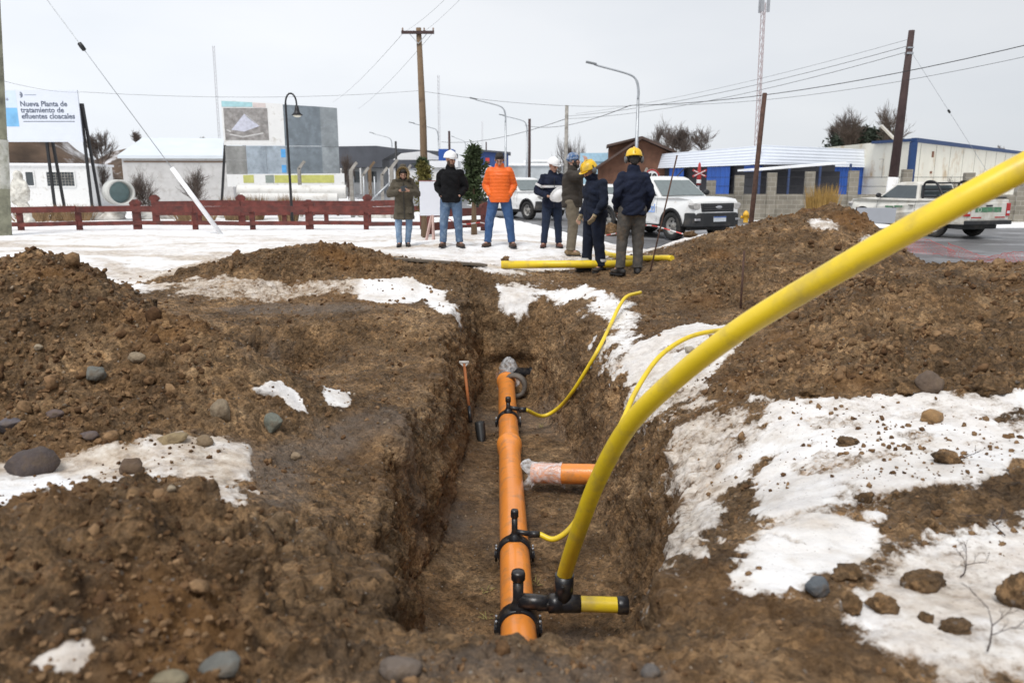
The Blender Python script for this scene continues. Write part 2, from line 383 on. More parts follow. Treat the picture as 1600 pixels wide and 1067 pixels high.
PILE_FRONT = [(-.62,2.6),(-.85,2.75),(-1.4,2.66),(-1.9,2.6),(-4,2.4),(-4,.6),(-.2,.6),(-.3,1.9)]
dF, dN, dL, dB, dG = [pts_in(q, xs, ys) for q in (PILE_FAR, PILE_NEAR, PILE_LEFT, PILE_BERM, PILE_FRONT)]
backsnow = sst(10.7, 11.3, ys + pn*3) * .93
backsnow = np.maximum(backsnow, sst(-3.7, -4.5, xs + pn*2) * sst(8.6, 9.3, ys+pn)*.9)
backsnow *= 1 - sst(.1, -.15, (ys - 12.3) + pn*2)*sst(.9, 1.3, xs)*.5
sn = np.maximum(sn, backsnow)
for d, amp in ((dF, .3), (dN, .25), (dB, .3), (dL, .25)):
    sn *= 1 - sst(-.12, .10, d + pn*.9)*np.where(sn > .97, .0 if amp == .25 else 1, 1)
sn = np.where(road_m(xs, ys) > .5, 0, sn)
sn *= 1 - .5*sst(.1, .5, fbm(xs, ys, 0*xs, 1.1, 4, 88))*sst(16, 11, ys)*sst(8, 10, ys)      # trampled, dirty strips on the back field
sn *= 1 - sst(.20, .40, fbm(xs, ys, 0*xs, 3.4, 4, 91))*.45*sst(9, 7, ys)
tramp = pts_in([(-.2,10.4),(.6,10.1),(2.2,9.9),(2.6,11.6),(1.6,12.0),(.2,11.6)], xs, ys) + pn*2
sn *= 1 - .62*sst(-.25, .2, tramp)
for pg, st, sf in FORCE:
    d = pts_in(wpoly(pg), xs, ys) + pn*(.75 if sf > .06 else .3)
    sn = np.maximum(sn, st*sst(-sf, sf, d))
sn *= 1 - TM[near]*.98
GR = np.zeros(X.shape); gr_ = .30*sst(-.1, .35, fbm(xs, ys, 0*xs, .9, 4, 66)) + .10
gr_ = np.maximum(gr_, .85*sst(-.05, .4, fbm(xs*.45, ys*1.4, 0*xs, 1.0, 4, 67))*sst(8.8, 10, ys)*sst(24, 15, ys))
for pg, st in (([(150,405),(420,398),(520,425),(400,440),(180,440)], .8), ([(90,690),(395,690),(400,765),(340,795),(260,750),(150,762),(60,745),(-80,745),(-80,690)], .95), ([(230,424),(560,428),(570,462),(330,485),(230,470)], .9), ([(760,424),(840,424),(830,470),(790,470)], .6), ([(1060,590),(1110,600),(1190,680),(1120,800),(1060,940),(1000,900)], .75), ([(960,580),(1090,510),(1160,535),(1110,620),(1000,640)], .55), ([(1300,880),(1600,820),(1900,800),(1900,1100),(1400,1080)], .6), ([(1250,615),(1600,600),(1600,650),(1420,668),(1290,650)], .4), ([(60,1000),(170,1000),(170,1060),(60,1060)], .7)):
    gr_ = np.maximum(gr_, st*sst(-.12, .12, pts_in(wpoly(pg), xs, ys) + pn*.7))
gr_ = np.where(pts_in(wpoly([(-80,760),(90,742),(165,768),(60,800),(-60,845)]), xs, ys) > 0, .05, gr_)
GR[near] = gr_
SN = np.zeros(X.shape); SN[near] = sn
farm = ~near; SN[farm] = .93
SN = np.where((Y < .5) & (np.abs(X) < 12), .2, SN)
# snow clinging to the upper right wall and a few lumps lower down
wallR = sst(.35, .0, np.abs(X - XR[:, None] - .02)) * sst(9.8, 9, Y) * sst(2.2, 2.6, Y)
wn = fbm(X*1.2, Y, Z*.8, 3.2, 4, 31)
SN = np.maximum(SN, wallR * np.where(wn > .12, .62, .1) * sst(-.55, .1, Z))
# ---- displacement along the normal
def normals(X, Y, Z):
    Pm = np.stack([X, Y, Z], -1); du = np.gradient(Pm, axis=1); dv = np.gradient(Pm, axis=0)
    n = np.cross(du, dv); return n/np.maximum(np.linalg.norm(n, axis=-1, keepdims=True), 1e-12)
Nn = normals(X, Y, Z)
act = (Y > .3) & (Y < 24) & (np.abs(X) < 14)
x, y, z = X[act], Y[act], Z[act]
piles = np.zeros(X.shape); pm = np.maximum.reduce([sst(-.2, .3, d) for d in (dF, dN, dL, dB, dG)]); piles[near] = pm; pa = piles[act]
s_ = SN[act]; tm = TM[act]
wallness = np.clip(1 - Nn[..., 2], 0, 1)[act]
big = fbm(x, y, z, 1.3, 3, 1)
clod = np.abs(vnoise(x*5+3*big, y*5, z*5, 2)); clod2 = np.abs(vnoise(x*11, y*11+2*big, z*11, 3)); clod3 = np.abs(vnoise(x*26, y*26, z*26, 4)); fine = vnoise(x*60, y*60, z*60, 5)
pat = sst(-.4, .4, fbm(x, y, z, 1.9, 3, 55))
wx, wy, wz = x + .05*vnoise(x*6, y*6, z*6, 61), y + .05*vnoise(x*6, y*6, z*6, 62), z + .05*vnoise(x*6, y*6, z*6, 63)
f1, f2, cA = worley(wx, wy, wz, 5.5, 101); bigc = (1 - f1)*(.5+.5*cA)
f1, f2, cB = worley(wx, wy, wz, 12.5, 202); midc = np.clip(1 - f1*1.15, 0, 1)**.8*(.45+.6*np.abs(cB))
f1, f2, cC_ = worley(wx, wy, wz, 27., 303); smc = np.clip(1 - f1*1.1, 0, 1)*(.4+.7*np.abs(cC_))
nearm = sst(9, 4, np.hypot(x, y))
lump = (.30 + .95*pa*(.35+.65*pat))
soil = .07*big*(.4+pa) + .10*bigc*lump + .080*midc*(lump + .15*wallness) + .040*smc*(.6+.5*pa) + .012*fine + .02*clod3 - .06*lump
# vertical scrape marks and crumbling on the cut walls
scrape = vnoise(x*9, y*9, z*1.6, 6)*.045 + vnoise(x*20, y*20, z*6, 7)*.014 + .085*np.abs(vnoise(x*3.3, y*3.3, z*2.6, 9)) + .035*midc + .03*smc + .05*vnoise(x*5, y*5, z*7, 17)
soil = soil*(1-.5*wallness*tm) + scrape*wallness
soil = soil*(1 - .45*tm*sst(-.5, -.75, z)*(1-wallness))
snowd = .045*fbm(x, y, z, 1.4, 4, 21) + .022*fbm(x, y, z, 6, 4, 22)
rut = sst(8.5, 10, y); snowd = snowd + rut*(.05*fbm(x*.6, y*1.6, z, 1.1, 4, 23) + .015*fbm(x, y, z, 9, 3, 24))
sw = sst(.45, .75, s_)
disp = soil*(1-sw) + (snowd + .022 + .10*soil)*sw
disp *= sst(24, 18, y)*(1 - road_m(x, y))
D = np.zeros(X.shape); D[act] = disp
cell = np.maximum(np.gradient(X, axis=1), np.gradient(Y, axis=0))
X2 = X + Nn[..., 0]*D; Y2 = Y + Nn[..., 1]*D; Z2 = Z + Nn[..., 2]*D
# undercut at the far end of the trench
uc = sst(.62, .3, np.abs(X-.18)) * sst(9.1, 9.6, Y) * sst(10.2, 9.7, Y) * sst(-.42, -.58, Z)
Y2 = Y2 + .45*uc*sst(9.2, 9.8, Y)
# far ground undulation and low rise on the left
VV = np.stack([X2, Y2, Z2], -1).reshape(-1, 3)
ii = np.arange(NR*NC).reshape(NR, NC)
Q = np.stack([ii[:-1, :-1], ii[:-1, 1:], ii[1:, 1:], ii[1:, :-1]], -1).reshape(-1, 4)
BV = BVHTree.FromPolygons(VV.tolist(), Q.tolist())
def drop(x, y, z0=6.):
    h = BV.ray_cast(Vector((x, y, z0)), Vector((0, 0, -1))); return h[0] if h[0] else Vector((x, y, 0))
def dropn(x, y, z0=6.):
    h = BV.ray_cast(Vector((x, y, z0)), Vector((0, 0, -1))); return (h[0], h[1]) if h[0] else (Vector((x, y, 0)), Vector((0,0,1)))
def land(px, py):
    h = BV.ray_cast(Vector((0, 0, CAMZ)), ray(px, py)); return h[0], h[1]
def gz(x, y): return drop(x, y).z
# wetness / clay / pale silt marks (real differences of the soil itself)
FLOORSILT = TM*sst(-.55,-.8,Z)*sst(-.1,.35,fbm(X, Y, Z, 1.1, 4, 44))
CLAY = np.zeros(X.shape); CLAY[act] = np.clip(sst(.05, .5, fbm(x*.8, y, z*1.6, 1.7, 4, 41)), 0, 1)*(.35 + .65*np.maximum(pa, wallness*tm*1.0))
SILT = np.zeros(X.shape)
for pg in ([(330,482),(420,474),(580,476),(620,486),(500,494),(360,492)], [(380,530),(470,545),(440,565),(385,560)], [(300,690),(395,690),(620,640),(640,760),(500,720),(420,800)], [(600,1000),(780,1020),(1000,1030),(1000,1090),(500,1090)]):
    d = pts_in(wpoly(pg), xs, ys) + pn; SILT[near] = np.maximum(SILT[near], sst(-.1, .15, d))
SILT = np.maximum(SILT, FLOORSILT*.8)
# ---- soil + snow material
def terrain_mat():
    m = bpy.data.materials.new('soil_and_snow'); m.use_nodes = True; t = m.node_tree; bs = t.nodes['Principled BSDF']
    def n(ty, **k):
        q = t.nodes.new(ty)
        for a, b in k.items(): setattr(q, a, b)
        return q
    lk = t.links.new
    geo = n('ShaderNodeNewGeometry'); pos = geo.outputs['Position']
    def noise(s, d=6, r=.55, dist=0):
        q = n('ShaderNodeTexNoise'); q.inputs['Scale'].default_value = s; q.inputs['Detail'].default_value = d; q.inputs['Roughness'].default_value = r; q.inputs['Distortion'].default_value = dist
        lk(pos, q.inputs['Vector']); return q.outputs['Fac']
    def ramp(f, *st):
        q = n('ShaderNodeValToRGB'); el = q.color_ramp.elements
        while len(el) < len(st): el.new(.5)
        for e_, (p_, c_) in zip(el, st): e_.position = p_; e_.color = (*c_, 1) if len(c_) == 3 else c_
        lk(f, q.inputs[0]); return q.outputs[0]
    def mix(f, a, b, mode='MIX'):
        q = n('ShaderNodeMix', data_type='RGBA', blend_type=mode)
        if isinstance(f, float): q.inputs['Factor'].default_value = f
        else: lk(f, q.inputs['Factor'])
        for s_i, v in (('A', a), ('B', b)):
            if isinstance(v, tuple): q.inputs[s_i].default_value = (*v, 1)
            else: lk(v, q.inputs[s_i])
        return q.outputs['Result']
    def math_(op, a, b=None, c=None):
        q = n('ShaderNodeMath', operation=op)
        for i, v in enumerate((a, b, c)):
            if v is None: continue
            if isinstance(v, (int, float)): q.inputs[i].default_value = v
            else: lk(v, q.inputs[i])
        return q.outputs[0]
    at = lambda nm: (lambda q: (setattr(q, 'attribute_name', nm), q.outputs['Fac'])[1])(n('ShaderNodeAttribute'))
    snow, clay, silt = at('snow'), at('clay'), at('silt')
    base = ramp(noise(2.2, 9, .68), (.32, (.066,.036,.016)), (.46, (.178,.104,.048)), (.57, (.290,.178,.088)), (.70, (.44,.300,.168)))
    # every clod has its own damp or dry tone; its spread also imitates light contrast
    wv = n('ShaderNodeVectorMath', operation='ADD'); nzc = n('ShaderNodeTexNoise'); nzc.inputs['Scale'].default_value = 22; nzc.inputs['Detail'].default_value = 4; lk(pos, nzc.inputs['Vector'])
    vsc = n('ShaderNodeVectorMath', operation='SCALE'); vsc.inputs['Scale'].default_value = .022; lk(nzc.outputs['Color'], vsc.inputs[0]); lk(pos, wv.inputs[0]); lk(vsc.outputs[0], wv.inputs[1])
    tone = None
    for sc__, lo, hi in ((9, .62, 1.30), (24, .55, 1.40), (60, .65, 1.30)):
        vq = n('ShaderNodeTexVoronoi'); vq.inputs['Scale'].default_value = sc__; lk(wv.outputs[0], vq.inputs['Vector']); sq = n('ShaderNodeSeparateColor'); lk(vq.outputs['Color'], sq.inputs[0])
        mr_ = n('ShaderNodeMapRange'); mr_.inputs[3].default_value = lo; mr_.inputs[4].default_value = hi; lk(sq.outputs[0], mr_.inputs[0]); tone = mr_.outputs[0] if tone is None else math_('MULTIPLY', tone, mr_.outputs[0])
    mr_ = n('ShaderNodeMapRange'); mr_.inputs[1].default_value = .36; mr_.inputs[2].default_value = .62; mr_.inputs[3].default_value = .60; mr_.inputs[4].default_value = 1.25; lk(noise(.85, 4, .6), mr_.inputs[0]); tone = math_('MULTIPLY', tone, mr_.outputs[0])
    tn = n('ShaderNodeVectorMath', operation='SCALE'); lk(base, tn.inputs[0]); lk(tone, tn.inputs['Scale']); base = tn.outputs[0]
    base = mix(ramp(noise(19, 6, .7), (.38, (0,0,0)), (.66, (1,1,1))), base, mix(.45, base, (.30,.205,.125)))
    base = mix(ramp(noise(48, 5, .7), (.50, (0,0,0)), (.60, (.8,.8,.8))), base, mix(.60, base, (.030,.018,.010)))
    base = mix(math_('MULTIPLY', clay, .62), base, ramp(noise(7, 6, .6), (.35, (.15,.066,.020)), (.7, (.33,.170,.060))))
    base = mix(math_('MULTIPLY', silt, .5), base, ramp(noise(9, 6, .6), (.35, (.14,.115,.095)), (.7, (.27,.235,.205))))
    # small pale gravel flecks
    vo = n('ShaderNodeTexVoronoi'); vo.inputs['Scale'].default_value = 46; lk(pos, vo.inputs['Vector'])
    vc = n('ShaderNodeSeparateColor'); lk(vo.outputs['Color'], vc.inputs[0])
    peb = math_('MULTIPLY', math_('LESS_THAN', vo.outputs['Distance'], .30), math_('GREATER_THAN', vc.outputs[0], .95))
    base = mix(peb, base, ramp(vc.outputs[1], (0, (.17,.13,.10)), (1, (.33,.28,.23))))
    sf = math_('ADD', snow, math_('MULTIPLY_ADD', noise(26, 7, .75), .80, -.40))
    sf = math_('ADD', sf, math_('MULTIPLY_ADD', noise(6, 5, .65), .60, -.30))
    sfac = ramp(sf, (.42, (0,0,0)), (.53, (.75,.75,.75)), (.64, (1,1,1)))
    scol = ramp(noise(3.1, 7, .62), (.30, (.60,.55,.50)), (.44, (.80,.79,.78)), (.6, (.88,.885,.90)))
    dirty = ramp(sf, (.50, (1,1,1)), (.80, (0,0,0))); grime = at('grime')
    scol = mix(math_('MULTIPLY', dirty, .55), scol, ramp(noise(13, 6, .65), (.3, (.36,.30,.24)), (.7, (.76,.73,.69))))
    gn = math_('MULTIPLY', grime, ramp(noise(4.5, 8, .7), (.25, (0.25,)*3), (.50, (1,1,1))))
    scol = mix(gn, scol, ramp(noise(11, 8, .7), (.32, (.20,.145,.10)), (.48, (.46,.375,.29)), (.68, (.68,.62,.54))))
    specks = ramp(noise(70, 3, .5), (.66, (0,0,0)), (.70, (1,1,1)))
    scol = mix(math_('MULTIPLY', specks, .6), scol, (.12,.08,.05))
    lk(mix(sfac, base, scol), bs.inputs['Base Color'])
    rr = n('ShaderNodeMapRange'); lk(noise(6, 5, .6), rr.inputs[0]); rr.inputs[1].default_value = .35; rr.inputs[2].default_value = .7; rr.inputs[3].default_value = .62; rr.inputs[4].default_value = .95
    rr.inputs[3].default_value = .45; lk(rr.outputs[0], bs.inputs['Roughness']); bs.inputs['Specular IOR Level'].default_value = .16
    hb = math_('ADD', math_('MULTIPLY', noise(30, 8, .68), 1.0), math_('MULTIPLY', noise(110, 4, .6), .30))
    hb = math_('ADD', hb, math_('MULTIPLY', peb, .15))
    for sc__, am in ((30, .42), (75, .14)):
        vq = n('ShaderNodeTexVoronoi'); vq.inputs['Scale'].default_value = sc__; lk(wv.outputs[0], vq.inputs['Vector']); hb = math_('ADD', hb, math_('MULTIPLY', vq.outputs['Distance'], -am))
    bp = n('ShaderNodeBump'); bp.inputs['Distance'].default_value = .055
    lk(hb, bp.inputs['Height']); lk(ramp(sfac, (0, (.85,)*3), (1, (.28,)*3)), bp.inputs['Strength']); lk(bp.outputs[0], bs.inputs['Normal'])
    return m
M_TER = terrain_mat()
VN = normals(X2, Y2, Z2).reshape(-1, 3)
def terrain_part(name, mask, **tg):
    f = Q[mask]; used, inv = np.unique(f.ravel(), return_inverse=True)
    me = bpy.data.meshes.new(name); nv = len(used); nf = len(f)
    me.vertices.add(nv); me.vertices.foreach_set('co', VV[used].ravel())
    me.loops.add(nf*4); me.loops.foreach_set('vertex_index', inv.astype(np.int32)); me.polygons.add(nf)
    me.polygons.foreach_set('loop_start', np.arange(0, nf*4, 4, dtype=np.int32))
    me.polygons.foreach_set('use_smooth', np.ones(nf, bool)); me.update(calc_edges=True)
    for nm, arr in (('snow', SN), ('clay', CLAY), ('silt', SILT), ('grime', GR)):
        a = me.attributes.new(nm, 'FLOAT', 'POINT'); a.data.foreach_set('value', arr.ravel()[used].astype(np.float32))
    me.normals_split_custom_set_from_vertices(VN[used].tolist())
    me.materials.append(M_TER); o = bpy.data.objects.new(name, me); COL.objects.link(o); tag(o, **tg); return o
def fc(A): return (A[:-1, :-1] + A[1:, 1:] + A[:-1, 1:] + A[1:, :-1]).ravel()/4
fS, fT, fX, fY = fc(SN), fc(TM), fc(X), fc(Y)
def fmask(d): a = np.full(X.shape, -9.); a[near] = d; return fc(a) > .0
mT = fT > .5
mF, mN, mL, mB = [fmask(d) & ~mT for d in (dF, dN, dL, dB)]
mSn = (fS > .55) & ~mT & ~mF & ~mN & ~mL & ~mB & (fY < 400)
mG = ~(mT | mF | mN | mL | mB | mSn)
terrain_part('ground', mG, kind='structure')
terrain_part('snow', mSn, kind='structure')
terrain_part('trench', mT, kind='structure')
terrain_part('dirt_pile', mL, label='large brown clod covered earth heap on the left, rising closest to the camera', cat='dirt pile')
terrain_part('dirt_pile', mF, label='tall pointed heap of dug earth with snow flecks in front of the pickups', cat='dirt pile')
terrain_part('dirt_pile', mN, label='wide earth bank behind the snowy slope under the thick yellow pipe', cat='dirt pile')
terrain_part('dirt_pile', mB, label='long low ridge of dug earth beyond the trench left edge, before the snow', cat='dirt pile')
# ================================================================== LOOSE SOIL AND STONES
def rock_shape(seed, sub=1, rough=.28, fac=False):
    bm = bmesh.new(); bmesh.ops.create_icosphere(bm, subdivisions=sub, radius=1)
    v = np.array([p.co[:] for p in bm.verts]); f = np.array([[q.index for q in p.verts] for p in bm.faces]); bm.free()
    s = 1 + rough*fbm(v[:, 0]+seed*7.1, v[:, 1], v[:, 2], 1.1, 3 if sub > 1 else 2, seed)*2
    v = v*s[:, None]
    if fac:
        rg = np.random.RandomState(seed)
        for _ in range(7):
            n_ = rg.normal(size=3); n_ /= np.linalg.norm(n_); dd = v @ n_; lim = rg.uniform(.55, .85); over = np.maximum(dd - lim, 0); v = v - over[:, None]*n_*.9
    return v, f
areaC = (np.gradient(X, axis=1) * np.gradient(Y, axis=0))
ddist = np.sqrt(X2**2 + Y2**2 + (Z2-CAMZ)**2)
def scatter(name, count, smin, smax, dens, material, seed, sub=1, pw=2.2, flat=(.6, 1), smooth=True, tone=False, **tg):
    rg = np.random.RandomState(seed); wgt = np.clip(areaC*dens/np.maximum(ddist, 1.2)**1.6, 0, None)[:-1, :-1]; wgt = wgt*(Y[:-1, :-1] > .9)*(Y[:-1, :-1] < 14)*(np.abs(X[:-1, :-1]) < 8)
    # only where the place can be seen from near the camera
    wgt = wgt*(np.abs(X[:-1, :-1]) < Y[:-1, :-1]*.78 + .9)
    p = wgt.ravel()/wgt.sum(); c = rg.choice(len(p), count, p=p); i, j = np.divmod(c, wgt.shape[1])
    a, b = rg.rand(count, 1), rg.rand(count, 1); V = VV.reshape(NR, NC, 3)
    pos = V[i, j]*(1-a)*(1-b) + V[i, j+1]*a*(1-b) + V[i+1, j]*(1-a)*b + V[i+1, j+1]*a*b
    nn = VN.reshape(NR, NC, 3)[i, j]
    size = smin + (smax-smin)*rg.rand(count)**pw*1.0; size *= np.clip(ddist[i, j]/4, .7, 1.6)
    vs, fs, tn = [], [], []; off = 0
    shapes = [rock_shape(seed+k, max(sub, 1), .5, sub > 1) for k in range(6)]
    for k in range(6):
        sel = np.arange(k, count, 6); v, f = shapes[k]; m = len(sel)
        q = rg.normal(size=(m, 4)); q /= np.linalg.norm(q, axis=1, keepdims=True); w_, x_, y_, z_ = q.T
        Rm = np.stack([1-2*(y_*y_+z_*z_), 2*(x_*y_-z_*w_), 2*(x_*z_+y_*w_), 2*(x_*y_+z_*w_), 1-2*(x_*x_+z_*z_), 2*(y_*z_-x_*w_), 2*(x_*z_-y_*w_), 2*(y_*z_+x_*w_), 1-2*(x_*x_+y_*y_)], -1).reshape(m, 3, 3)
        sc3 = np.stack([np.ones(m), rg.uniform(.65, 1, m), rg.uniform(*flat, m)], -1)
        vv = (v[None]*sc3[:, None, :]) @ Rm.transpose(0, 2, 1) * size[sel][:, None, None] + pos[sel][:, None, :] + nn[sel][:, None, :]*size[sel][:, None, None]*.25
        vs.append(vv.reshape(-1, 3)); fs.append((f[None] + (np.arange(m)*len(v))[:, None, None] + off).reshape(-1, 3)); off += m*len(v)
        tn.append(np.repeat(rg.rand(m), len(v)))
    vs = np.concatenate(vs); fs = np.concatenate(fs); nf = len(fs)
    me = bpy.data.meshes.new(name); me.vertices.add(len(vs)); me.vertices.foreach_set('co', vs.ravel()); me.loops.add(nf*3); me.loops.foreach_set('vertex_index', fs.ravel().astype(np.int32))
    me.polygons.add(nf); me.polygons.foreach_set('loop_start', np.arange(0, nf*3, 3, dtype=np.int32)); me.polygons.foreach_set('use_smooth', np.full(nf, smooth)); me.update(calc_edges=True)
    a_ = me.attributes.new('tone', 'FLOAT', 'POINT'); a_.data.foreach_set('value', np.concatenate(tn).astype(np.float32))
    me.materials.append(material); o = bpy.data.objects.new(name, me); COL.objects.link(o); tag(o, kind='stuff', **tg); return o
def tone_mat(name, stops, rough=.8, vs_=30):
    m = mat(name, (.2, .2, .2), rough, bump=.5, bscale=60, spec=.15); t = m.node_tree; bs = t.nodes['Principled BSDF']
    a = t.nodes.new('ShaderNodeAttribute'); a.attribute_name = 'tone'; r = t.nodes.new('ShaderNodeValToRGB'); el = r.color_ramp.elements
    while len(el) < len(stops): el.new(.5)
    for e_, (p_, c_) in zip(el, stops): e_.position = p_; e_.color = (*c_, 1)
    g = t.nodes.new('ShaderNodeNewGeometry'); nz_ = t.nodes.new('ShaderNodeTexNoise'); nz_.inputs['Scale'].default_value = vs_; nz_.inputs['Detail'].default_value = 5; t.links.new(g.outputs['Position'], nz_.inputs['Vector'])
    mr = t.nodes.new('ShaderNodeMapRange'); mr.inputs[1].default_value = .3; mr.inputs[2].default_value = .7; mr.inputs[3].default_value = .55; mr.inputs[4].default_value = 1.35; t.links.new(nz_.outputs['Fac'], mr.inputs[0])
    sc_ = t.nodes.new('ShaderNodeVectorMath'); sc_.operation = 'SCALE'; t.links.new(a.outputs['Fac'], r.inputs[0]); t.links.new(r.outputs[0], sc_.inputs[0]); t.links.new(mr.outputs[0], sc_.inputs['Scale'])
    t.links.new(sc_.outputs[0], bs.inputs['Base Color']); return m
M_CLOD = tone_mat('clod_soil', [(0, (.075,.040,.020)), (.45, (.16,.092,.046)), (.8, (.24,.15,.08)), (1, (.21,.125,.065))], .97)
M_GRAV = tone_mat('gravel', [(0, (.11,.09,.075)), (.3, (.18,.14,.10)), (.6, (.24,.18,.12)), (.8, (.17,.11,.07)), (1, (.33,.26,.19))], .97)
PM = np.zeros(X.shape); PM[near] = pm
soilm = (1 - sst(.35, .6, SN))
patch = sst(-.35, .35, fbm(X, Y, Z, 2.1, 4, 77))
foot = sst(.9, .1, np.abs(Y - 4.6 - .12*X))*sst(1.2, 2.0, X)
scatter('soil_clods', 15000, .004, .020, soilm*(.25 + 1.0*PM)*(.15+patch)*(1-.7*TM), M_CLOD, 5, smooth=False)
scatter('soil_clods', 620, .012, .046, soilm*(.08 + .7*PM + 2.5*foot)*(.05+patch)*(1-TM)*sst(.9, 2.6, Y), M_CLOD, 6, sub=2, pw=3.2)
scatter('gravel', 4200, .003, .013, soilm*(.6+patch)*(1-.5*TM), M_GRAV, 7, pw=3.4, flat=(.4, .9))
scatter('dirt_crumbs', 900, .004, .018, sst(.5, .7, SN)*sst(-.1, .3, fbm(X, Y, Z, 1.7, 3, 99))*sst(11, 8, Y), M_CLOD, 8, pw=3.5)
def stone(px, py, wpx, hpx, col, label, cat='stone', name='stone', seed=1, sink=.30, fac=False, rough=.25, rz=None, group=None):
    p, nrm = land(px, py + hpx*.30)
    d = (p - Vector((0, 0, CAMZ))).dot(ray(800, 533.5).normalized()); s = d/F
    rx, rz_ = wpx*s/2*1.03, hpx*s/2*1.1
    v, f = rock_shape(seed, 4 if cat == 'clod' else 3, rough, fac)
    if cat == 'clod':
        f_, g_, c_ = worley(v[:,0]+seed, v[:,1], v[:,2], 2.4, seed); v = v*(1 + .30*(1-f_) + .10*fbm(v[:,0], v[:,1], v[:,2], 6, 2, seed))[:, None]
    v = v/np.abs(v).max(0)
    ry = (rx+rz_)*.5; rg = random.Random(seed)
    M = Matrix.Rotation((rg.uniform(-.35, .35) if rz is None else rz), 3, 'Z') @ Matrix.Rotation(rg.uniform(-.15, .15), 3, 'Y')
    vs = [M @ Vector((a*rx, b*ry, c*rz_)) for a, b, c in v]
    m = MB().add([Vector(q) for q in vs], f.tolist(), True); mt = mat('stone_surface', tuple(q*.85 for q in col), .85, 0, .28, 9/ max(rx, .03)*.12, .5, 55, dirt=(.11,.075,.045), dirtamt=.35, dscale=12)
    o = m.build(name, M_TER if cat == 'clod' else mt, clean=False); o.location = p + Vector((0, 0, rz_*(1-2*sink)))
    tag(o, label, cat, group); return o
tan, gry, drk, soilc = (.29,.225,.15), (.165,.165,.145), (.085,.065,.06), (.125,.08,.048)
for i, (px, py, a, b, c, nm, lb, fcb) in enumerate([
 (148,583,36,26,gry,'stone','rounded grey stone high on the slope of the left earth heap',1),
 (214,558,28,18,tan,'stone','pale tan oblong stone upper middle of the left heap',0),
 (345,640,30,38,tan,'stone','egg shaped brown stone standing upright low on the left heap',0),
 (427,660,28,32,(.18,.19,.155),'stone','greenish grey stone just below the small white snow lump',1),
 (14,660,44,32,(.13,.115,.125),'stone','purple grey stone at the left edge of the picture',1),
 (52,720,78,48,drk,'stone','big dark brown boulder at the edge of the left ice patch',0),
 (204,728,46,26,(.12,.075,.045),'stone','flat brown stone lying in the middle of the left ice patch',0),
 (268,684,48,20,(.32,.24,.13),'stone','flat yellowish stone just above the left ice patch',1),
 (320,688,28,20,(.24,.17,.10),'stone','small ochre stone right of the flat yellowish one',0),
 (348,1038,74,38,(.145,.145,.13),'stone','square edged grey green block at the bottom of the picture',1),
 (262,1060,60,22,(.26,.22,.14),'stone','flat olive stone cut off by the bottom edge, left of the grey block',0),
 (625,1040,70,38,(.16,.125,.10),'stone','broad brown grey stone in the near bank before the trench',0),
 (1016,1048,30,28,(.13,.115,.105),'stone','small dark grey stone in the near bank right of the pipe end',0),
 (1278,914,40,32,(.115,.13,.145),'stone','smooth blue grey stone at the lower edge of the snow slope',0),
 (1457,650,36,24,(.34,.20,.085),'stone','orange brown stone lying on the white snow below the earth bank',0),
 (1452,596,42,38,(.15,.105,.075),'stone','round brown stone at the foot of the earth bank on the right',0),
 (1078,546,16,12,(.45,.40,.33),'stone','tiny pale stone on the shoulder under the thin yellow pipe arch',0),
 (60,542,13,11,(.36,.29,.20),'stone','small cream pebble far up the left heap',0),
 (268,762,16,10,(.36,.29,.20),'stone','small cream pebble on the lower rim of the left ice patch',0),
 (86,645,30,14,(.14,.10,.09),'stone','low reddish stone between the purple stone and the heap slope',0),
 (140,680,32,16,(.12,.09,.085),'stone','flat dark stone just above the left ice patch, near the boulder',1),
 (462,712,20,13,(.30,.22,.14),'stone','small tan stone on the ledge right of the left ice patch',0),
 (1480,712,44,30,soilc,'soil_clod','dark brown clod sitting alone high on the snow slope',0),
 (1322,688,38,18,soilc,'soil_clod','flat brown clod near the upper middle of the snow slope',0),
 (1352,775,36,20,soilc,'soil_clod','dark clod in the middle of the snow above the brown hollow',0),
 (1268,606,42,26,soilc,'soil_clod','brown clod where the snow slope meets the bank',0),
 (1418,602,46,34,soilc,'soil_clod','lumpy clod touching the left side of the round brown stone',0),
 (1545,600,60,40,soilc,'soil_clod','broad clod at the bank foot near the right picture edge',0),
 (1330,938,34,42,soilc,'soil_clod','tall brown clod below and right of the blue grey stone',0),
 (1382,940,48,44,soilc,'soil_clod','wedge shaped clod right of the tall brown clod',0),
 (1325,893,52,36,soilc,'soil_clod','crumbling clod just right of the blue grey stone',0),
 (1440,902,80,44,soilc,'soil_clod','widest flat clod on the dirty snow at lower right',0),
 (1448,963,26,20,soilc,'soil_clod','small clod alone in the dirty snow under the widest clod',0),
 (1495,975,60,24,soilc,'soil_clod','long low clod in front of the bare twigs at lower right',0),
 (1455,815,22,18,(.16,.10,.05),'soil_clod','small rusty clod in the brown hollow on the snow slope',0),
 (1585,920,50,80,soilc,'soil_clod','tall clod cut by the right edge of the picture',0),
 (250,100000,0,0,0,'','',0)][:-1]):
    stone(px, py, a, b, c, lb, 'stone' if nm == 'stone' else 'clod', nm, 31+i*3, .3 if nm == 'stone' else .36, bool(fcb), .22 if nm == 'stone' else .36)
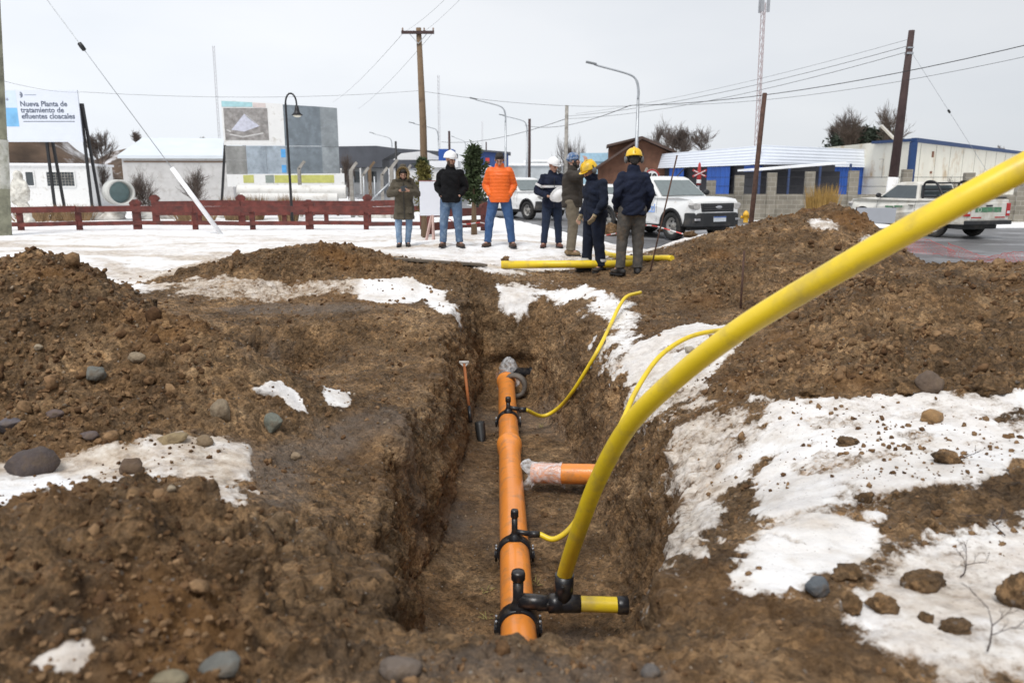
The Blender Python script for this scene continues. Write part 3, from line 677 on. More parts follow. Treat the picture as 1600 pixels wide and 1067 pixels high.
# ================================================================== PIPES
M_OR = mat('orange_pvc', (.80,.27,.045), .32, 0, .06, 3, .12, 25, dirt=(.44,.20,.085), dirtamt=.36, dscale=9, coat=.2)
M_YE = mat('yellow_polyethylene', (.80,.58,.025), .38, 0, .05, 4, .1, 14, dirt=(.52,.38,.07), dirtamt=.34, dscale=6)
M_BK = mat('black_polyethylene', (.016,.016,.019), .32, 0, .2, 9, .05, 60, dirt=(.07,.055,.04), dirtamt=.30, dscale=14)
M_GALV = mat('zinc_bolt', (.45,.45,.46), .35, .9, .1)
def PD(px, py, d): return Vector((0, 0, CAMZ)) + ray(px, py)*d
ZP = -.745
A0, A1 = Vector((.055, 2.9, ZP)), Vector((-.072, 9.25, ZP+.02)); AX = (A1-A0).normalized()
def onp(Yv): return A0 + (A1-A0)*((Yv-A0.y)/(A1.y-A0.y))
pm_ = empty('sewer_pipe', A0, 0, 'long straight orange sewer pipe lying on the trench floor', 'pipe')
def rel(o, root):
    o.data.transform(Matrix.Translation(-Vector(root.location)))
    o.parent = root; return o
joints = [2.9, 6.95, 9.25]
for k in range(2):
    a, b = joints[k], joints[k+1]; m = MB()
    pts = []; rr = []
    def add_(yy, r_): pts.append(onp(yy)); rr.append(r_)
    add_(a, .1)
    yy = a
    while yy < b - .42: add_(yy+.001, .1); yy += .4
    add_(b-.24, .1); add_(b-.20, .112); add_(b-.06, .113); add_(b-.055, .119); add_(b-.02, .119); add_(b, .112)
    m.tube(pts, rr, 40); rel(m.build('pipe_section', M_OR), pm_)
def ring(root, Yc, wd, r0, r1, mt, name='clamp_band'):
    m = MB(); q = rot_to(AX); c = onp(Yc)
    Mx = Matrix.Translation(c) @ q.to_4x4()
    m.lathe([(r0, -wd/2), (r1-.004, -wd/2), (r1, -wd/2+.004), (r1, wd/2-.004), (r1-.004, wd/2), (r0, wd/2)], Mx, 40, True, False)
    for s in (-1, 1):   # bolted lugs at the sides
        for e_ in (-1, 1):
            bc = c + Vector((s*(r1+.008), e_*wd*.28, -.01)); m.tube([bc+Vector((0,0,-.045)), bc+Vector((0,0,.03))], .0085, 8)
        m.box((c.x+s*(r1+.006)-.014, c.y-wd*.42, c.z-.026), (c.x+s*(r1+.006)+.014, c.y+wd*.42, c.z-.004))
    o = rel(m.build(name, mt), root)
    for s in (-1, 1):
        for e_ in (-1, 1):
            mb = MB(); bc = c + Vector((s*(r1+.008), e_*wd*.28, .02)); mb.tube([bc, bc+Vector((0,0,.022))], .0075, 6)
            rel(mb.build('bolt', M_GALV), root)
    return c
# --- saddle nearest the camera with the big tee
def saddle(Yc, wd, stub_h, stub_r, label, branch):
    c = onp(Yc); root = empty('tapping_saddle', c, 0, label, 'pipe fitting')
    ring(root, Yc, wd, .1012, .116, M_BK)
    m = MB(); m.lathe([(.052,-.0),(.055,.02),(stub_r*1.35,.045),(stub_r*1.1,.06),(stub_r,.07),(stub_r,.10+stub_h)], Matrix.Translation(c+Vector((0,0,.085))), 24)
    rel(m.build('riser', M_BK), root)
    m = MB(); m.lathe([(stub_r*1.12,0),(stub_r*1.32,.008),(stub_r*1.32,.042),(stub_r*1.15,.056),(stub_r*.3,.058)], Matrix.Translation(c+Vector((0,0,.175+stub_h))), 24)
    rel(m.build('cap', M_BK), root)
    m = MB(); m.tube([c+Vector((.0,0,.15)), c+Vector(branch[0])], branch[1], 20); m.tube([c+Vector(branch[0])*1.0-Vector((.03,0,0)), c+Vector(branch[0])+Vector((.045,0,0))], branch[1]*1.25, 20)
    rel(m.build('outlet', M_BK), root); return root, c
s1, c1 = saddle(3.92, .10, .10, .030, 'nearest black pipe saddle with tall capped riser on the orange pipe', ((.20,.0,.135), .044))
s2, c2 = saddle(4.78, .075, .075, .020, 'middle black saddle clamped round the orange pipe, thin yellow pipe leaving it', ((.125,.0,.13), .018))
s3, c3 = saddle(7.62, .07, .03, .022, 'farthest black saddle clamp near the plastic wrapped pipe end', ((.14,.0,.125), .022))
# tee
tz = .135; T = c1 + Vector((.135, 0, tz))
tee = empty('tee_fitting', T, 0, 'black tee coupling joined to the nearest saddle, thick yellow pipe plugged in', 'pipe fitting')
m = MB(); m.tube([T+Vector((-.03,0,0)), T+Vector((.03,0,0)), T+Vector((.05,0,0)), T+Vector((.13,0,-.002)), T+Vector((.215,0,-.004))], [.042,.044,.050,.052,.050], 28)
m.tube([T+Vector((.118,0,.0)), T+Vector((.119,0,.06)), T+Vector((.12,0,.070)), T+Vector((.123,-.0,.175))], [.046,.047,.053,.053], 28)
rel(m.build('tee_body', M_BK), tee)
for tp_ in ((.11,-.050,.13), (.03,-.042,.02)):
    m = MB(); m.tube([T+Vector(tp_), T+Vector(tp_)+Vector((0,-.022,0))], .008, 10); rel(m.build('terminal', M_BK), tee)
m = MB(); m.tube([T+Vector((.215,0,-.004)), T+Vector((.43,0,-.012))], .044, 28, False)
st = rel(m.build('pipe_stub', M_YE), tee)
m = MB(); m.tube([T+Vector((.42,0,-.012)), T+Vector((.428,0,-.012)), T+Vector((.478,0,-.014)), T+Vector((.484,0,-.014))], [.046,.051,.051,.045], 28)
rel(m.build('end_cap', M_BK), tee)
# thick yellow pipe
B = T + Vector((.123, 0, .17))
path = [B - Vector((.001,0,.07)), B, PD(901,838,4.02), PD(934,750,3.72), PD(983,664,3.42), PD(1060,588,3.12), PD(1160,512,2.84), PD(1310,422,2.56), PD(1460,337,2.38), PD(1610,256,2.28), PD(1780,170,2.22), PD(1960,90,2.2), PD(2100,50,2.25)]
m = MB(); m.tube(smooth_path(path, 10), .0425, 36)
o = m.build('gas_pipe', M_YE); tag(o, 'thick bright yellow pipe curving from the tee up across the right side', 'pipe')
# thin yellow pipes
def curved(pxs, r, label, first=None, last=None, n=14, group=None):
    q2 = []
    for (a, b, d) in pxs:   # keep the pipe on this side of the bank
        h = land(a, b)[0]; dh = (h - Vector((0,0,CAMZ))).dot(ray(800,533.5).normalized()) if h else 99; q2.append((a, b, min(d, dh - .06)))
    pts = ([first] if first is not None else []) + [PD(*q) for q in q2] + ([last] if last is not None else [])
    m = MB(); m.tube(smooth_path(pts, 10), r, n); o = m.build('gas_pipe', M_YE); tag(o, label, 'pipe', group); return o
e2 = c2 + Vector((.165, 0, .13)); e3 = c3 + Vector((.18, 0, .125))
curved([(866,842,5.12),(892,824,5.1),(912,790,5.1),(934,740,5.15),(952,700,5.25),(974,655,5.4),(994,610,5.6),(1026,562,5.9),(1060,535,6.1),(1095,521,6.3),(1140,516,6.5),(1170,526,6.6)], .019, 'slim yellow pipe rising behind the thick one and arching onto the right bank', e2)
curved([(848,650,8.2),(874,636,8.15),(896,610,8.1),(918,575,8.1),(938,540,8.15),(955,505,8.3),(968,478,8.5),(980,463,8.7),(1001,457,9.0)], .020, 'slim yellow pipe looping from the farthest saddle up the right wall', e3)
# orange stub coming out of the right wall, wrapped in film
a_, b_ = PD(832,739,6.35), PD(1010,742,6.1)
ob = empty('side_pipe', a_, 0, 'short orange branch pipe sticking out of the right trench wall', 'pipe')
m = MB(); b_ = a_ + (b_-a_).normalized()*1.25
m.tube([a_, a_+(b_-a_)*.001, b_], .083, 36, False); m.tube([a_+(b_-a_)*.06, b_], .072, 36, False)
ax_ = (b_-a_).normalized(); rel(m.build('pipe_section', M_OR), ob)
def film_mat():
    m = mat('clear_film', (.80,.81,.83), .14, 0, .06, 8, .5, 22); bs = m.node_tree.nodes['Principled BSDF']; t = m.node_tree
    nz_ = t.nodes.new('ShaderNodeTexNoise'); nz_.inputs['Scale'].default_value = 9; nz_.inputs['Detail'].default_value = 3; r_ = t.nodes.new('ShaderNodeMapRange'); r_.inputs[1].default_value = .38; r_.inputs[2].default_value = .68; r_.inputs[3].default_value = .22; r_.inputs[4].default_value = .72
    t.links.new(nz_.outputs['Fac'], r_.inputs[0]); t.links.new(r_.outputs[0], bs.inputs['Alpha']); return m
M_FILM = film_mat()
def film(c0, axis, L_, r, seed, flare=.5, name='plastic_film', label=None):
    rg = np.random.RandomState(seed); q = rot_to(axis); n = 36; k = 22; vs = []
    for i in range(k):
        t = i/(k-1)
        for j in range(n):
            an = 2*math.pi*j/n; e_ = max(0, (.22-t)/.22); e2_ = max(0, (t-.86)/.14)
            rad = r*(1.02 + .05*math.sin(an*3+t*9+seed) + .035*math.sin(an*7-t*23) + .004*rg.rand()) * (1 + flare*e_*(.25+.8*math.sin(an*1.5+seed)**2) + .75*e2_*max(0, math.sin(an+1.2))**2)
            vs.append(c0 + q @ Vector((rad*math.cos(an), rad*math.sin(an), L_*t - e_*.03*math.sin(an*4))))
    m = MB(); m.add(vs, [(i*n+j, i*n+(j+1)%n, (i+1)*n+(j+1)%n, (i+1)*n+j) for i in range(k-1) for j in range(n)], True)
    return m
m = film(a_ - ax_*.045, ax_, .30, .088, 3); o = m.build('plastic_film', M_FILM); tag(o, 'crumpled clear film wrapped round the end of the orange branch pipe', 'plastic film')
# far end: film wrapped coupling + dark cross pipe
eP = onp(9.25)
m = film(eP - AX*.05, AX, .42, .105, 8, .5); m.lathe([(.01,0),(.10,.02),(.13,.1),(.07,.2),(.02,.24)], Matrix.Translation(eP+Vector((.03,.2,.02))), 14, True, False)
o = m.build('plastic_film', M_FILM); tag(o, 'milky plastic sheet bundled over the far end of the orange pipe', 'plastic film')
m = MB(); q0 = Vector((-.02, 9.42, -.66)); m.tube([q0, q0+Vector((.24,-.03,.0)), q0+Vector((.24,-.03,0)), q0+Vector((.31,-.035,0))], [.062,.062,.075,.075], 24)
o = m.build('cross_pipe', M_BK); tag(o, 'stubby black pipe crossing at the far end of the trench', 'pipe')
m = MB(); m.lathe([(.155,-.05),(.155,.05),(.11,.05),(.11,-.05),(.155,-.05)], Matrix.Translation(Vector((.03,9.05,-.74))) @ rot_to((.25,1,0)).to_4x4(), 28, True, False)
o = m.build('concrete_ring', mat('grey_rubber', (.16,.14,.12), .8, 0, .2, 8, .4)); tag(o, 'muddy grey collar ring leaning beside the far pipe end', 'ring')
# shovel leaning on the left wall
sp, tp = Vector((-.40, 7.35, -.80)), None
spade = empty('shovel', sp, 0, 'long handled shovel with orange shaft leaning on the left trench wall', 'shovel')
base = Vector((0,0,0)); topv = P(725, 566, 7.75) - sp
dirv = topv.normalized(); mid = topv*.12
m = MB(); m.tube([topv*.32, topv], .016, 10); o = m.build('shaft', mat('orange_paint', (.38,.12,.03), .7, dirt=(.1,.06,.04), dirtamt=.5), spade)
m = MB(); m.tube([topv*.18, topv*.40], [.02,.0175], 10); m.build('socket', M_BK, spade)
m = MB(); m.tube([topv*.985+Vector((-.05,0,.01)), topv*.985+Vector((.05,0,.01))], .017, 8); m.tube([topv*.93, topv*.985+Vector((-.045,0,.01))], .010, 8); m.tube([topv*.93, topv*.985+Vector((.045,0,.01))], .010, 8); m.build('grip', mat('pale_grip', (.5,.48,.45)), spade)
m = MB(); q = rot_to(dirv); vs = []
for i in range(7):
    t = i/6
    for j in range(7):
        u = (j/6-.5)*2; wd = .05*(1-.75*max(0, t-.55)**1.2*1.6)
        vs.append(Vector((.09,-.02,0)) + q @ Vector((u*wd, .035*u*u - .012,   .16 - .24*t)))
m.add(vs, [(i*7+j, i*7+j+1, (i+1)*7+j+1, (i+1)*7+j) for i in range(6) for j in range(6)], True)
o = m.build('blade', mat('dark_steel', (.035,.035,.035), .5, .3), spade); md = o.modifiers.new('s', 'SOLIDIFY'); md.thickness = .004; bake(o)
# thin weeds and straw bits on the trench floor
M_STRAW = mat('yellow_straw', (.38,.34,.12), .9)
for k, (px_, py_) in enumerate(((836,912),(762,925),(845,668),(760,965))):
    p = land(px_, py_)[0]; rg = random.Random(70+k); m = MB()
    for _ in range(7):
        a = rg.uniform(0, 6.28); d = Vector((math.cos(a), math.sin(a), rg.uniform(.1,.7)))*rg.uniform(.02,.055); q_ = p + Vector((rg.uniform(-.03,.03), rg.uniform(-.03,.03), .004)); m.tube([q_, q_+d*.5+Vector((0,0,.006)), q_+d], [.0018,.0016,.001], 5)
    o = m.build('straw_bits', M_STRAW, clean=False); tag(o, ('yellow straw bits right of the pipe between the two near saddles','yellow straw bits left of the pipe near the closest saddle','yellow straw bits on the floor right of the far saddle','lowest yellow straw bits, left of the closest saddle')[k], 'straw')
# yellow pipes lying on the snow
def lying(pts, r, label, lift=0):
    pts = [Vector((x, y, 0)) for x, y in pts]; sm = smooth_path(pts, 10); hs = [gz(p.x, p.y) for p in sm]
    k = np.ones(9)/9; hs = np.convolve(np.pad(hs, 4, 'edge'), k, 'valid')
    m = MB(); m.tube([Vector((p.x, p.y, h + r*.75 + lift)) for p, h in zip(sm, hs)], r, 20); o = m.build('gas_pipe', M_YE); tag(o, label, 'pipe'); return o
def wxy(px, py): h, _ = land(px, py); return (h.x, h.y)
a = land(783, 419)[0] + Vector((0,0,.05)); b = a + (P(1000, 419, a.y+.05) - P(783, 419, a.y)) ; b.z = a.z + .01
m = MB(); m.tube([a, a.lerp(b, .5), b], .058, 24); o = m.build('gas_pipe', M_YE); tag(o, 'straight yellow pipe lying on the snow at the feet of the helmeted workers', 'pipe')
a = wxy(925, 380); lying([a, wxy(945, 396), wxy(975, 404), wxy(1010, 406), wxy(1050, 407)], .042, 'bent yellow pipe end curving behind the workers onto the far heap')
# timber plank at the trench end
p0, p1 = land(618, 408)[0], land(757, 417)[0]
m = MB(); m.bar(p0+Vector((0,0,.03)), p1+Vector((0,0,.03)), .20, .035); o = m.build('plank', mat('old_timber', (.16,.13,.10), .85, 0, .25, 14, .4), bevel=.004); tag(o, 'weathered grey timber plank lying at the far rim of the trench', 'plank')
# rusty rods and stakes
M_RUST = mat('rusty_steel', (.085,.045,.032), .8, .2, .35, 18, .3)
def rod(p, q, r, label, name='steel_rod', r2=None, mt=None):
    m = MB(); m.tube([p, (Vector(p)+Vector(q))/2, q], [r, (r+(r2 or r))/2, r2 or r], 10); o = m.build(name, mt or M_RUST); tag(o, label, 'rod'); return o
b = Vector((1.92, 10.7, 0)); b.z = gz(b.x, b.y) - .05
rod(b, P(1058, 243, 11.3), .011, 'thin rusty rod stuck in the ground beside the worker seen from behind')
t_ = P(1195,146,14.2); b = P(1173,352,14.0); b = t_ + (b-t_)*1.25; rod(b, t_, .045, 'thick leaning rusty steel post behind the tall heap, in front of the pickup', 'steel_post', .04)
b = land(1157,482)[0]; rod(b-Vector((0,0,.1)), P(1163,392,b.y+.1), .012, 'short rusty stake on the near face of the tall heap', 'steel_stake')
b = land(1004,462)[0]; m = MB(); m.bar(b-Vector((0,0,.1)), b+Vector((-.03,0,.06)), .03); o = m.build('wooden_peg', mat('peg', (.3,.22,.12))); tag(o, 'small peg holding the slim yellow pipe end on the right rim', 'peg')
# twigs over the lower right snow
M_TWIG = mat('twig_bark', (.05,.035,.03), .8)
def twig(px, py, L_, ang, seed, label):
    rg = random.Random(seed); p = land(px, py)[0]; m = MB()
    def br(p, d, l, r, n):
        pts = [p]; 
        for k in range(5):
            d = (d + Vector((rg.uniform(-.3,.3), rg.uniform(-.3,.3), rg.uniform(-.12,.18)))).normalized(); pts.append(pts[-1] + d*l/5)
            if n and k > 0 and rg.random() < .75: br(pts[-1], (d + Vector((rg.uniform(-1,1), rg.uniform(-1,1), rg.uniform(-.1,.6)))).normalized(), l*.5, r*.6, n-1)
        for q_ in pts: q_.z = max(q_.z, gz(q_.x, q_.y)+.004)
        m.tube(pts, [r*(1-.13*k) for k in range(6)], 6)
    br(p+Vector((0,0,.01)), Vector((math.cos(ang), math.sin(ang), .35)).normalized(), L_, .0026, 3)
    o = m.build('twig', M_TWIG); tag(o, label, 'twig')
twig(1542,1022,.13,.5,1,'thick black twig rising from the snow at the bottom right corner')
twig(1500,905,.12,.5,2,'many branched bare twig across the dirty snow at right')
twig(1570,840,.12,1.6,3,'dark bare twig at the right edge above the clods')
twig(1500,720,.09,.3,4,'hair thin twig on the clean snow near the right edge')
# ================================================================== BACKGROUND
S = lambda Y_: Y_/1227.0
def zz(py, Y_): return P(800, py, Y_).z
def xx(px, Y_, py=280): return P(px, py, Y_).x
M_RED = mat('red_painted_wood', (.145,.036,.028), .8, 0, .35, 5, .3, 30, dirt=(.07,.028,.024), dirtamt=.5, dscale=4)
M_WHITEP = mat('white_paint', (.78,.78,.77), .6, 0, .05, 3, .05, 20, dirt=(.45,.42,.37), dirtamt=.2)
M_CONC = mat('concrete', (.36,.34,.31), .9, 0, .25, 5, .4, 30, dirt=(.18,.165,.14), dirtamt=.5)
M_BLACKM = mat('black_metal', (.02,.02,.022), .5, .2, .2)
M_SNOWP = mat('roof_snow', (.86,.87,.89), .7, 0, .03, 3, .15, 8)
M_STEEL = mat('galvanised_steel', (.42,.44,.46), .45, .7, .12, 4)
M_GLASSD = glass_mat('dark_glass')
# ---- asphalt
def road_mat():
    m = mat('wet_asphalt', (.10,.098,.10), .42, 0, .3, .8, .25, 120, dirt=(.34,.345,.36), dirtamt=.36, dscale=.5, coords='Generated'); 
    t = m.node_tree; g = t.nodes.new('ShaderNodeNewGeometry')
    for n_ in t.nodes:
        if n_.type == 'TEX_NOISE':
            t.links.new(g.outputs['Position'], n_.inputs['Vector'])
    return m
gx = np.concatenate([np.arange(-60, 5, .9), np.arange(5, 40, .6)]); gy = np.concatenate([np.arange(10.4, 32, .35), np.arange(32, 190, 1.5)])
GX, GY = np.meshgrid(gx, gy); RM = road_m(GX, GY); i2 = np.arange(GX.size).reshape(GX.shape)
RMf = (RM[:-1,:-1] + RM[1:,1:] + RM[1:,:-1] + RM[:-1,1:])/4
fq = np.stack([i2[:-1,:-1], i2[:-1,1:], i2[1:,1:], i2[1:,:-1]], -1)[(RMf > .35)]
zr = road_z(GX, GY)
used, inv = np.unique(fq.ravel(), return_inverse=True); vr = np.stack([GX.ravel(), GY.ravel(), zr.ravel()], -1)[used]
m = MB(); m.add(vr.tolist(), inv.reshape(-1, 4).tolist()); o = m.build('road', road_mat()); tag(o, kind='structure')
# ---- utility pole at the left with stayed guy wire
M_POLE = mat('lichened_concrete', (.30,.30,.22), .9, 0, .25, 4, .4, 30, dirt=(.12,.12,.09), dirtamt=.4)
pb = Vector((xx(-12, 19), 19, gz(xx(-12, 19), 19)-.2)); r0 = .24
PT = P(-14, 0, 19) - pb
root = empty('utility_pole', pb, 0, 'thick greenish concrete pole cut by the left edge of the picture', 'pole')
m = MB(); m.tube([(0,0,0), PT*.25, PT*.5, PT, PT*1.6], [r0,.225,.21,.18,.15], 24); m.build('shaft', M_POLE, root)
m = MB(); m.tube([PT*(1.35/PT.z),PT*(2.5/PT.z)], [.237,.232], 24, False); m.build('paint_band', mat('flaked_white_paint', (.62,.62,.56), .8, 0, .1, 8, .4, 30, dirt=(.28,.28,.2), dirtamt=.6, dscale=5), root)
gb = P(346, 357, 19.6); gb.z = gz(gb.x, gb.y) - .05; gt = P(0, -99, 19.1)
root = empty('guy_wire', gb, 0, 'slanting guy wire with a white sleeve below, anchored before the red fence', 'wire')
d = gt - gb; m = MB(); m.tube([(0,0,0), d], .010, 6); m.build('wire', M_STEEL, root)
m = MB(); m.tube([d*.0, d*.245], .058, 16); m.build('sleeve', mat('white_plastic', (.85,.85,.86), .4), root)
m = MB(); k = .655; m.lathe([(.01,-.11),(.05,-.09),(.055,0),(.05,.09),(.01,.11)], Matrix.Translation(d*k) @ rot_to(d).to_4x4(), 12); m.build('insulator', M_BLACKM, root)
# ---- red timber fence (two runs)
def fence(p0, p1, n, hgt, label, seed, tall=(), rails=((.55,.16),(.17,.11))):
    rg = random.Random(seed); root = empty('red_fence', p0, 0, label, 'fence'); p1 = p1 - p0
    for k in range(n+1):
        q = p1*(k/n); q.z = gz(p0.x+q.x, p0.y+q.y) - p0.z - .1; hh = hgt + (.16 if k in tall else rg.uniform(-.03,.03)); wd = .13 if k not in tall else .2
        m = MB(); mx = Matrix.Rotation(math.atan2(p1.y, p1.x), 4, 'Z'); mx = Matrix.Translation(q) @ mx
        if k in tall: m.prism([(-wd/2,0),(wd/2,0),(wd/2,hh-.05),(wd/2+.05,hh),(wd/2+.05,hh+.06),(wd/4,hh+.14),(-wd/4,hh+.14),(-wd/2-.05,hh+.06),(-wd/2-.05,hh),(-wd/2,hh-.05)], -.05, .05, mx)
        else: m.prism([(-wd/2,0),(wd/2,0),(wd/2,hh-.06),(wd/4,hh+.05),(-wd/4,hh+.05),(-wd/2,hh-.06)], -.05, .05, mx)
        m.build('post', M_RED, root)
    for z_, t_ in rails:
        for k in range(n):
            a = p1*(k/n); b = p1*((k+1)/n); 
            a.z = gz(p0.x+a.x, p0.y+a.y)-p0.z+z_+rg.uniform(-.02,.02); b.z = gz(p0.x+b.x, p0.y+b.y)-p0.z+z_+rg.uniform(-.02,.02)
            off = Vector((0,-.07 - .02*(k%2),0)); m = MB(); m.bar(a+off, b+off, .04, t_); m.build('rail', M_RED, root)
def gp(px, Y_): x_ = xx(px, Y_, 350); return Vector((x_, Y_, gz(x_, Y_)))
fence(gp(-60, 20.8), gp(660, 21.4), 8, .60, 'long red plank fence nearest the people, two rails across the left half', 3, (3, 6))
fence(gp(245, 24.6), gp(640, 25.2), 6, .68, 'second red fence run behind the first one, in front of the photo hoarding', 4, (0, 2, 5), ((.60,.19),(.30,.14)))
fence(gp(672, 19.2), gp(757, 20.6), 2, .55, 'short red fence piece between the black jacket and the orange jacket', 5, (2,), ((.50,.2),(.2,.2)))
# ---- white lumpy figure
fx, fy = xx(30, 23.5), 23.5; m = MB(); g0 = gz(fx, fy)
m.ell((0,0,.35),(.16,.14,.45)); m.ell((.12,0,.3),(.12,.11,.4)); m.ell((0,0,1.0),(.25,.19,.38)); m.ell((-.03,0,1.42),(.13,.12,.2)); m.ell((.2,-.05,1.0),(.09,.09,.3)); m.ell((-.2,-.05,.9),(.09,.1,.32)); m.ell((-.06,0,1.2),(.2,.16,.2)); m.ell((.16,0,.1),(.14,.15,.16)); m.ell((-.1,0,.08),(.16,.15,.16))
o = m.build('plaster_figure', mat('weathered_plaster', (.66,.64,.58), .9, 0, .2, 9, .6, 14, dirt=(.30,.27,.22), dirtamt=.4, dscale=6), remesh=.03); o.location = (fx, fy, g0); tag(o, 'lumpy weathered white standing figure beside the left concrete pole', 'statue')
md = o.modifiers.new('d', 'DISPLACE'); tx = bpy.data.textures.new('lump', 'CLOUDS'); tx.noise_scale = .13; md.texture = tx; md.strength = .08; bake(o)
# ---- generic house
def box_building(name, pA, pB, h, depth, wall, label, cat='building', roofm=None, roof_h=.12, over=.1, slope=0):
    "wall from pA to pB (ground points, left to right as seen), depth away from the camera"
    pA = Vector(pA); pB = Vector(pB); d = pB-pA; d.z = 0; L_ = d.length; rz = math.atan2(d.y, d.x)
    root = empty(name, pA, rz, label, cat)
    m = MB(); m.prism([(0,-.6),(depth,-.6),(depth,h+slope),(0,h)], 0, L_, axis='x'); m.build('wall', wall, root)
    if roofm: m = MB(); m.prism([(-over,h+.003),(depth+over,h+slope+.003),(depth+over,h+slope+roof_h),(-over,h+roof_h)], -over, L_+over, axis='x'); m.build('roof', roofm, root)
    return root, L_
def window(root, x0, x1, z0, z1, bars=True, frame=M_WHITEP, n=3):
    m = MB(); t = .06
    m.box((x0-t,-.05,z0-t),(x1+t,-.004,z0)); m.box((x0-t,-.05,z1),(x1+t,-.004,z1+t)); m.box((x0-t,-.05,z0),(x0,-.004,z1)); m.box((x1,-.05,z0),(x1+t,-.004,z1))
    f = m.build('window', frame, root); m = MB(); m.box((x0,-.02,z0),(x1,-.006,z1)); m.build('pane', M_GLASSD, f)
    if bars:
        m = MB()
        for k in range(1, n*3): xk = x0+(x1-x0)*k/(n*3); m.bar((xk,-.045,z0),(xk,-.045,z1),.022)
        for k in range(1, 5): zk = z0+(z1-z0)*k/5; m.bar((x0,-.045,zk),(x1,-.045,zk),.022)
        m.build('grille', M_CONC if frame is M_WHITEP else frame, f)
Yh = 45
r_, L_ = box_building('small_house', (xx(12,Yh),Yh,0), (xx(127,Yh),Yh+1,0), zz(259,Yh), 5, M_WHITEP, 'small white flat roofed house with barred window behind the left hoarding', 'house', M_SNOWP, .14)
window(r_, L_*.47, L_*.80, zz(291,Yh), zz(269,Yh)); window(r_, L_*.22, L_*.31, zz(290,Yh), zz(269,Yh), False)
m = MB(); m.box((L_*.72,-.02,-.3),(L_*.745,-.004,zz(268,Yh))) if False else m.box((-.35,1.2,-.3),(-.02,3.8,2.0)); m.build('porch', M_CONC, r_)
Yh = 40
r_, L_ = box_building('storehouse', (xx(193,Yh),Yh,0), (xx(357,Yh),Yh+.6,0), zz(248,Yh), 3.6, mat('grey_render', (.52,.51,.50), .9, 0, .1, 2, .2, dirt=(.38,.36,.34), dirtamt=.35), 'long grey storehouse with snow covered mono pitch roof left of the photo hoarding', 'building', mat('bluish_white_roof', (.64,.69,.73), .6, 0, .05, 1), .16, .14, 1.05)
m = MB(); m.box((.1,-.03,zz(250,Yh)-.12),(L_-.1,-.004,zz(250,Yh)-.05)); m.build('gutter', mat('brown_gutter', (.16,.10,.06)), r_)
# ---- hills behind
def mound_mesh(name, x0, x1, y0, y1, h, seed, mt, **tg):
    nx, ny = 90, 26; xs_ = np.linspace(x0, x1, nx); ys_ = np.linspace(y0, y1, ny); A, B_ = np.meshgrid(xs_, ys_)
    u = (A-x0)/(x1-x0); v = (B_-y0)/(y1-y0)
    Hh = h*np.clip(np.sin(np.pi*np.clip(u,0,1)), 0, 1)**.6*np.clip(np.sin(np.pi*v), 0, 1)**.7*(1 + .35*fbm(A, B_, A*0, .12, 3, seed)) + .25*fbm(A, B_, A*0, .7, 3, seed+4) - .3
    i_ = np.arange(A.size).reshape(A.shape); m = MB(); m.add(np.stack([A, B_, Hh], -1).reshape(-1, 3).tolist(), np.stack([i_[:-1,:-1], i_[:-1,1:], i_[1:,1:], i_[1:,:-1]], -1).reshape(-1, 4).tolist(), True)
    o = m.build(name, mt, clean=False); tag(o, **tg); return o
M_HILL = mat('brown_hill', (.085,.055,.036), .95, 0, .5, .5, 1, 3, dirt=(.80,.80,.82), dirtamt=.22, dscale=.3)
mound_mesh('hill', xx(-260,62), xx(185,62), 55, 72, 6.6, 5, M_HILL, kind='structure')
mound_mesh('hill', xx(60,95), xx(330,95), 88, 112, 5.2, 8, M_HILL, kind='structure')
# ---- hoarding with the words
M_BB = mat('board_pale', (.70,.74,.82), .5, 0, .02, 2)
Yb = 32; sc_b = S(Yb); xa = xx(10, Yb); zt, zb = zz(141, Yb), zz(222, Yb)
root = empty('billboard', (xa, Yb, gz(xa, Yb)), 0, 'pale blue hoarding about a new treatment plant, at the upper left', 'billboard'); g0 = root.location.z
W_ = xx(136, Yb) - xa; H_ = zt - zb; zb -= g0; zt -= g0
m = MB(); m.box((0,0,zb),(W_,.06,zt)); m.build('panel', M_BB, root)
m = MB(); m.box((.06,-.006,zb+H_*.30),(W_*.245,.003,zb+H_*.66)); m.build('blue_square', mat('sky_blue_print', (.22,.52,.85), .5, 0, .25, 1.2), root)
m = MB(); m.box((.02,-.004,zb+H_*.67),(W_*.25,.002,zt-.02)); m.build('pale_square', mat('pale_blue_print', (.62,.72,.84), .5, 0, .04), root)
M_INK = mat('grey_ink', (.10,.12,.17), .6, 0, .05)
RX = Matrix.Rotation(R(90), 4, 'X')
def txt(s, x, z, size, y=-.004, mt=M_INK, parent=None, bold=.004, nm='lettering', sx=1.0): return text_obj(s, size, Matrix.Translation((x, y, z)) @ RX @ Matrix.Diagonal((sx,1,1,1)), mt, parent, nm, .002, 'LEFT', bold)
fs = 17.5*sc_b
for k, s_t in enumerate(('Nueva Planta de', 'tratamiento de', 'efluentes cloacales')): txt(s_t, xx(46,Yb)-xa, zz(166.5+k*9.6, Yb)-g0, 11.0*sc_b, parent=root, sx=1.0, bold=.006)
m = MB(); m.box((xx(48,Yb)-xa,-.006,zz(190.6,Yb)-g0),(xx(127,Yb)-xa,.002,zz(189.6,Yb)-g0)); m.build('underline', M_INK, root)
m = MB(); cx_, cz_ = xx(49.3,Yb)-xa, zz(148.5,Yb)-g0   # crescent-and-diamond emblem
arc = [(cx_-.07+.14*math.cos(a), cz_+.125*math.sin(a)) for a in np.linspace(-1.15, 1.15, 9)] + [(cx_-.10+.12*math.cos(a), cz_+.10*math.sin(a)) for a in np.linspace(1.1, -1.1, 9)]
m.prism(arc, -.006, .002); m.prism([(cx_-.055,cz_),(cx_-.02,cz_+.045),(cx_+.015,cz_),(cx_-.02,cz_-.045)], -.006, .002); m.build('emblem', M_INK, root)
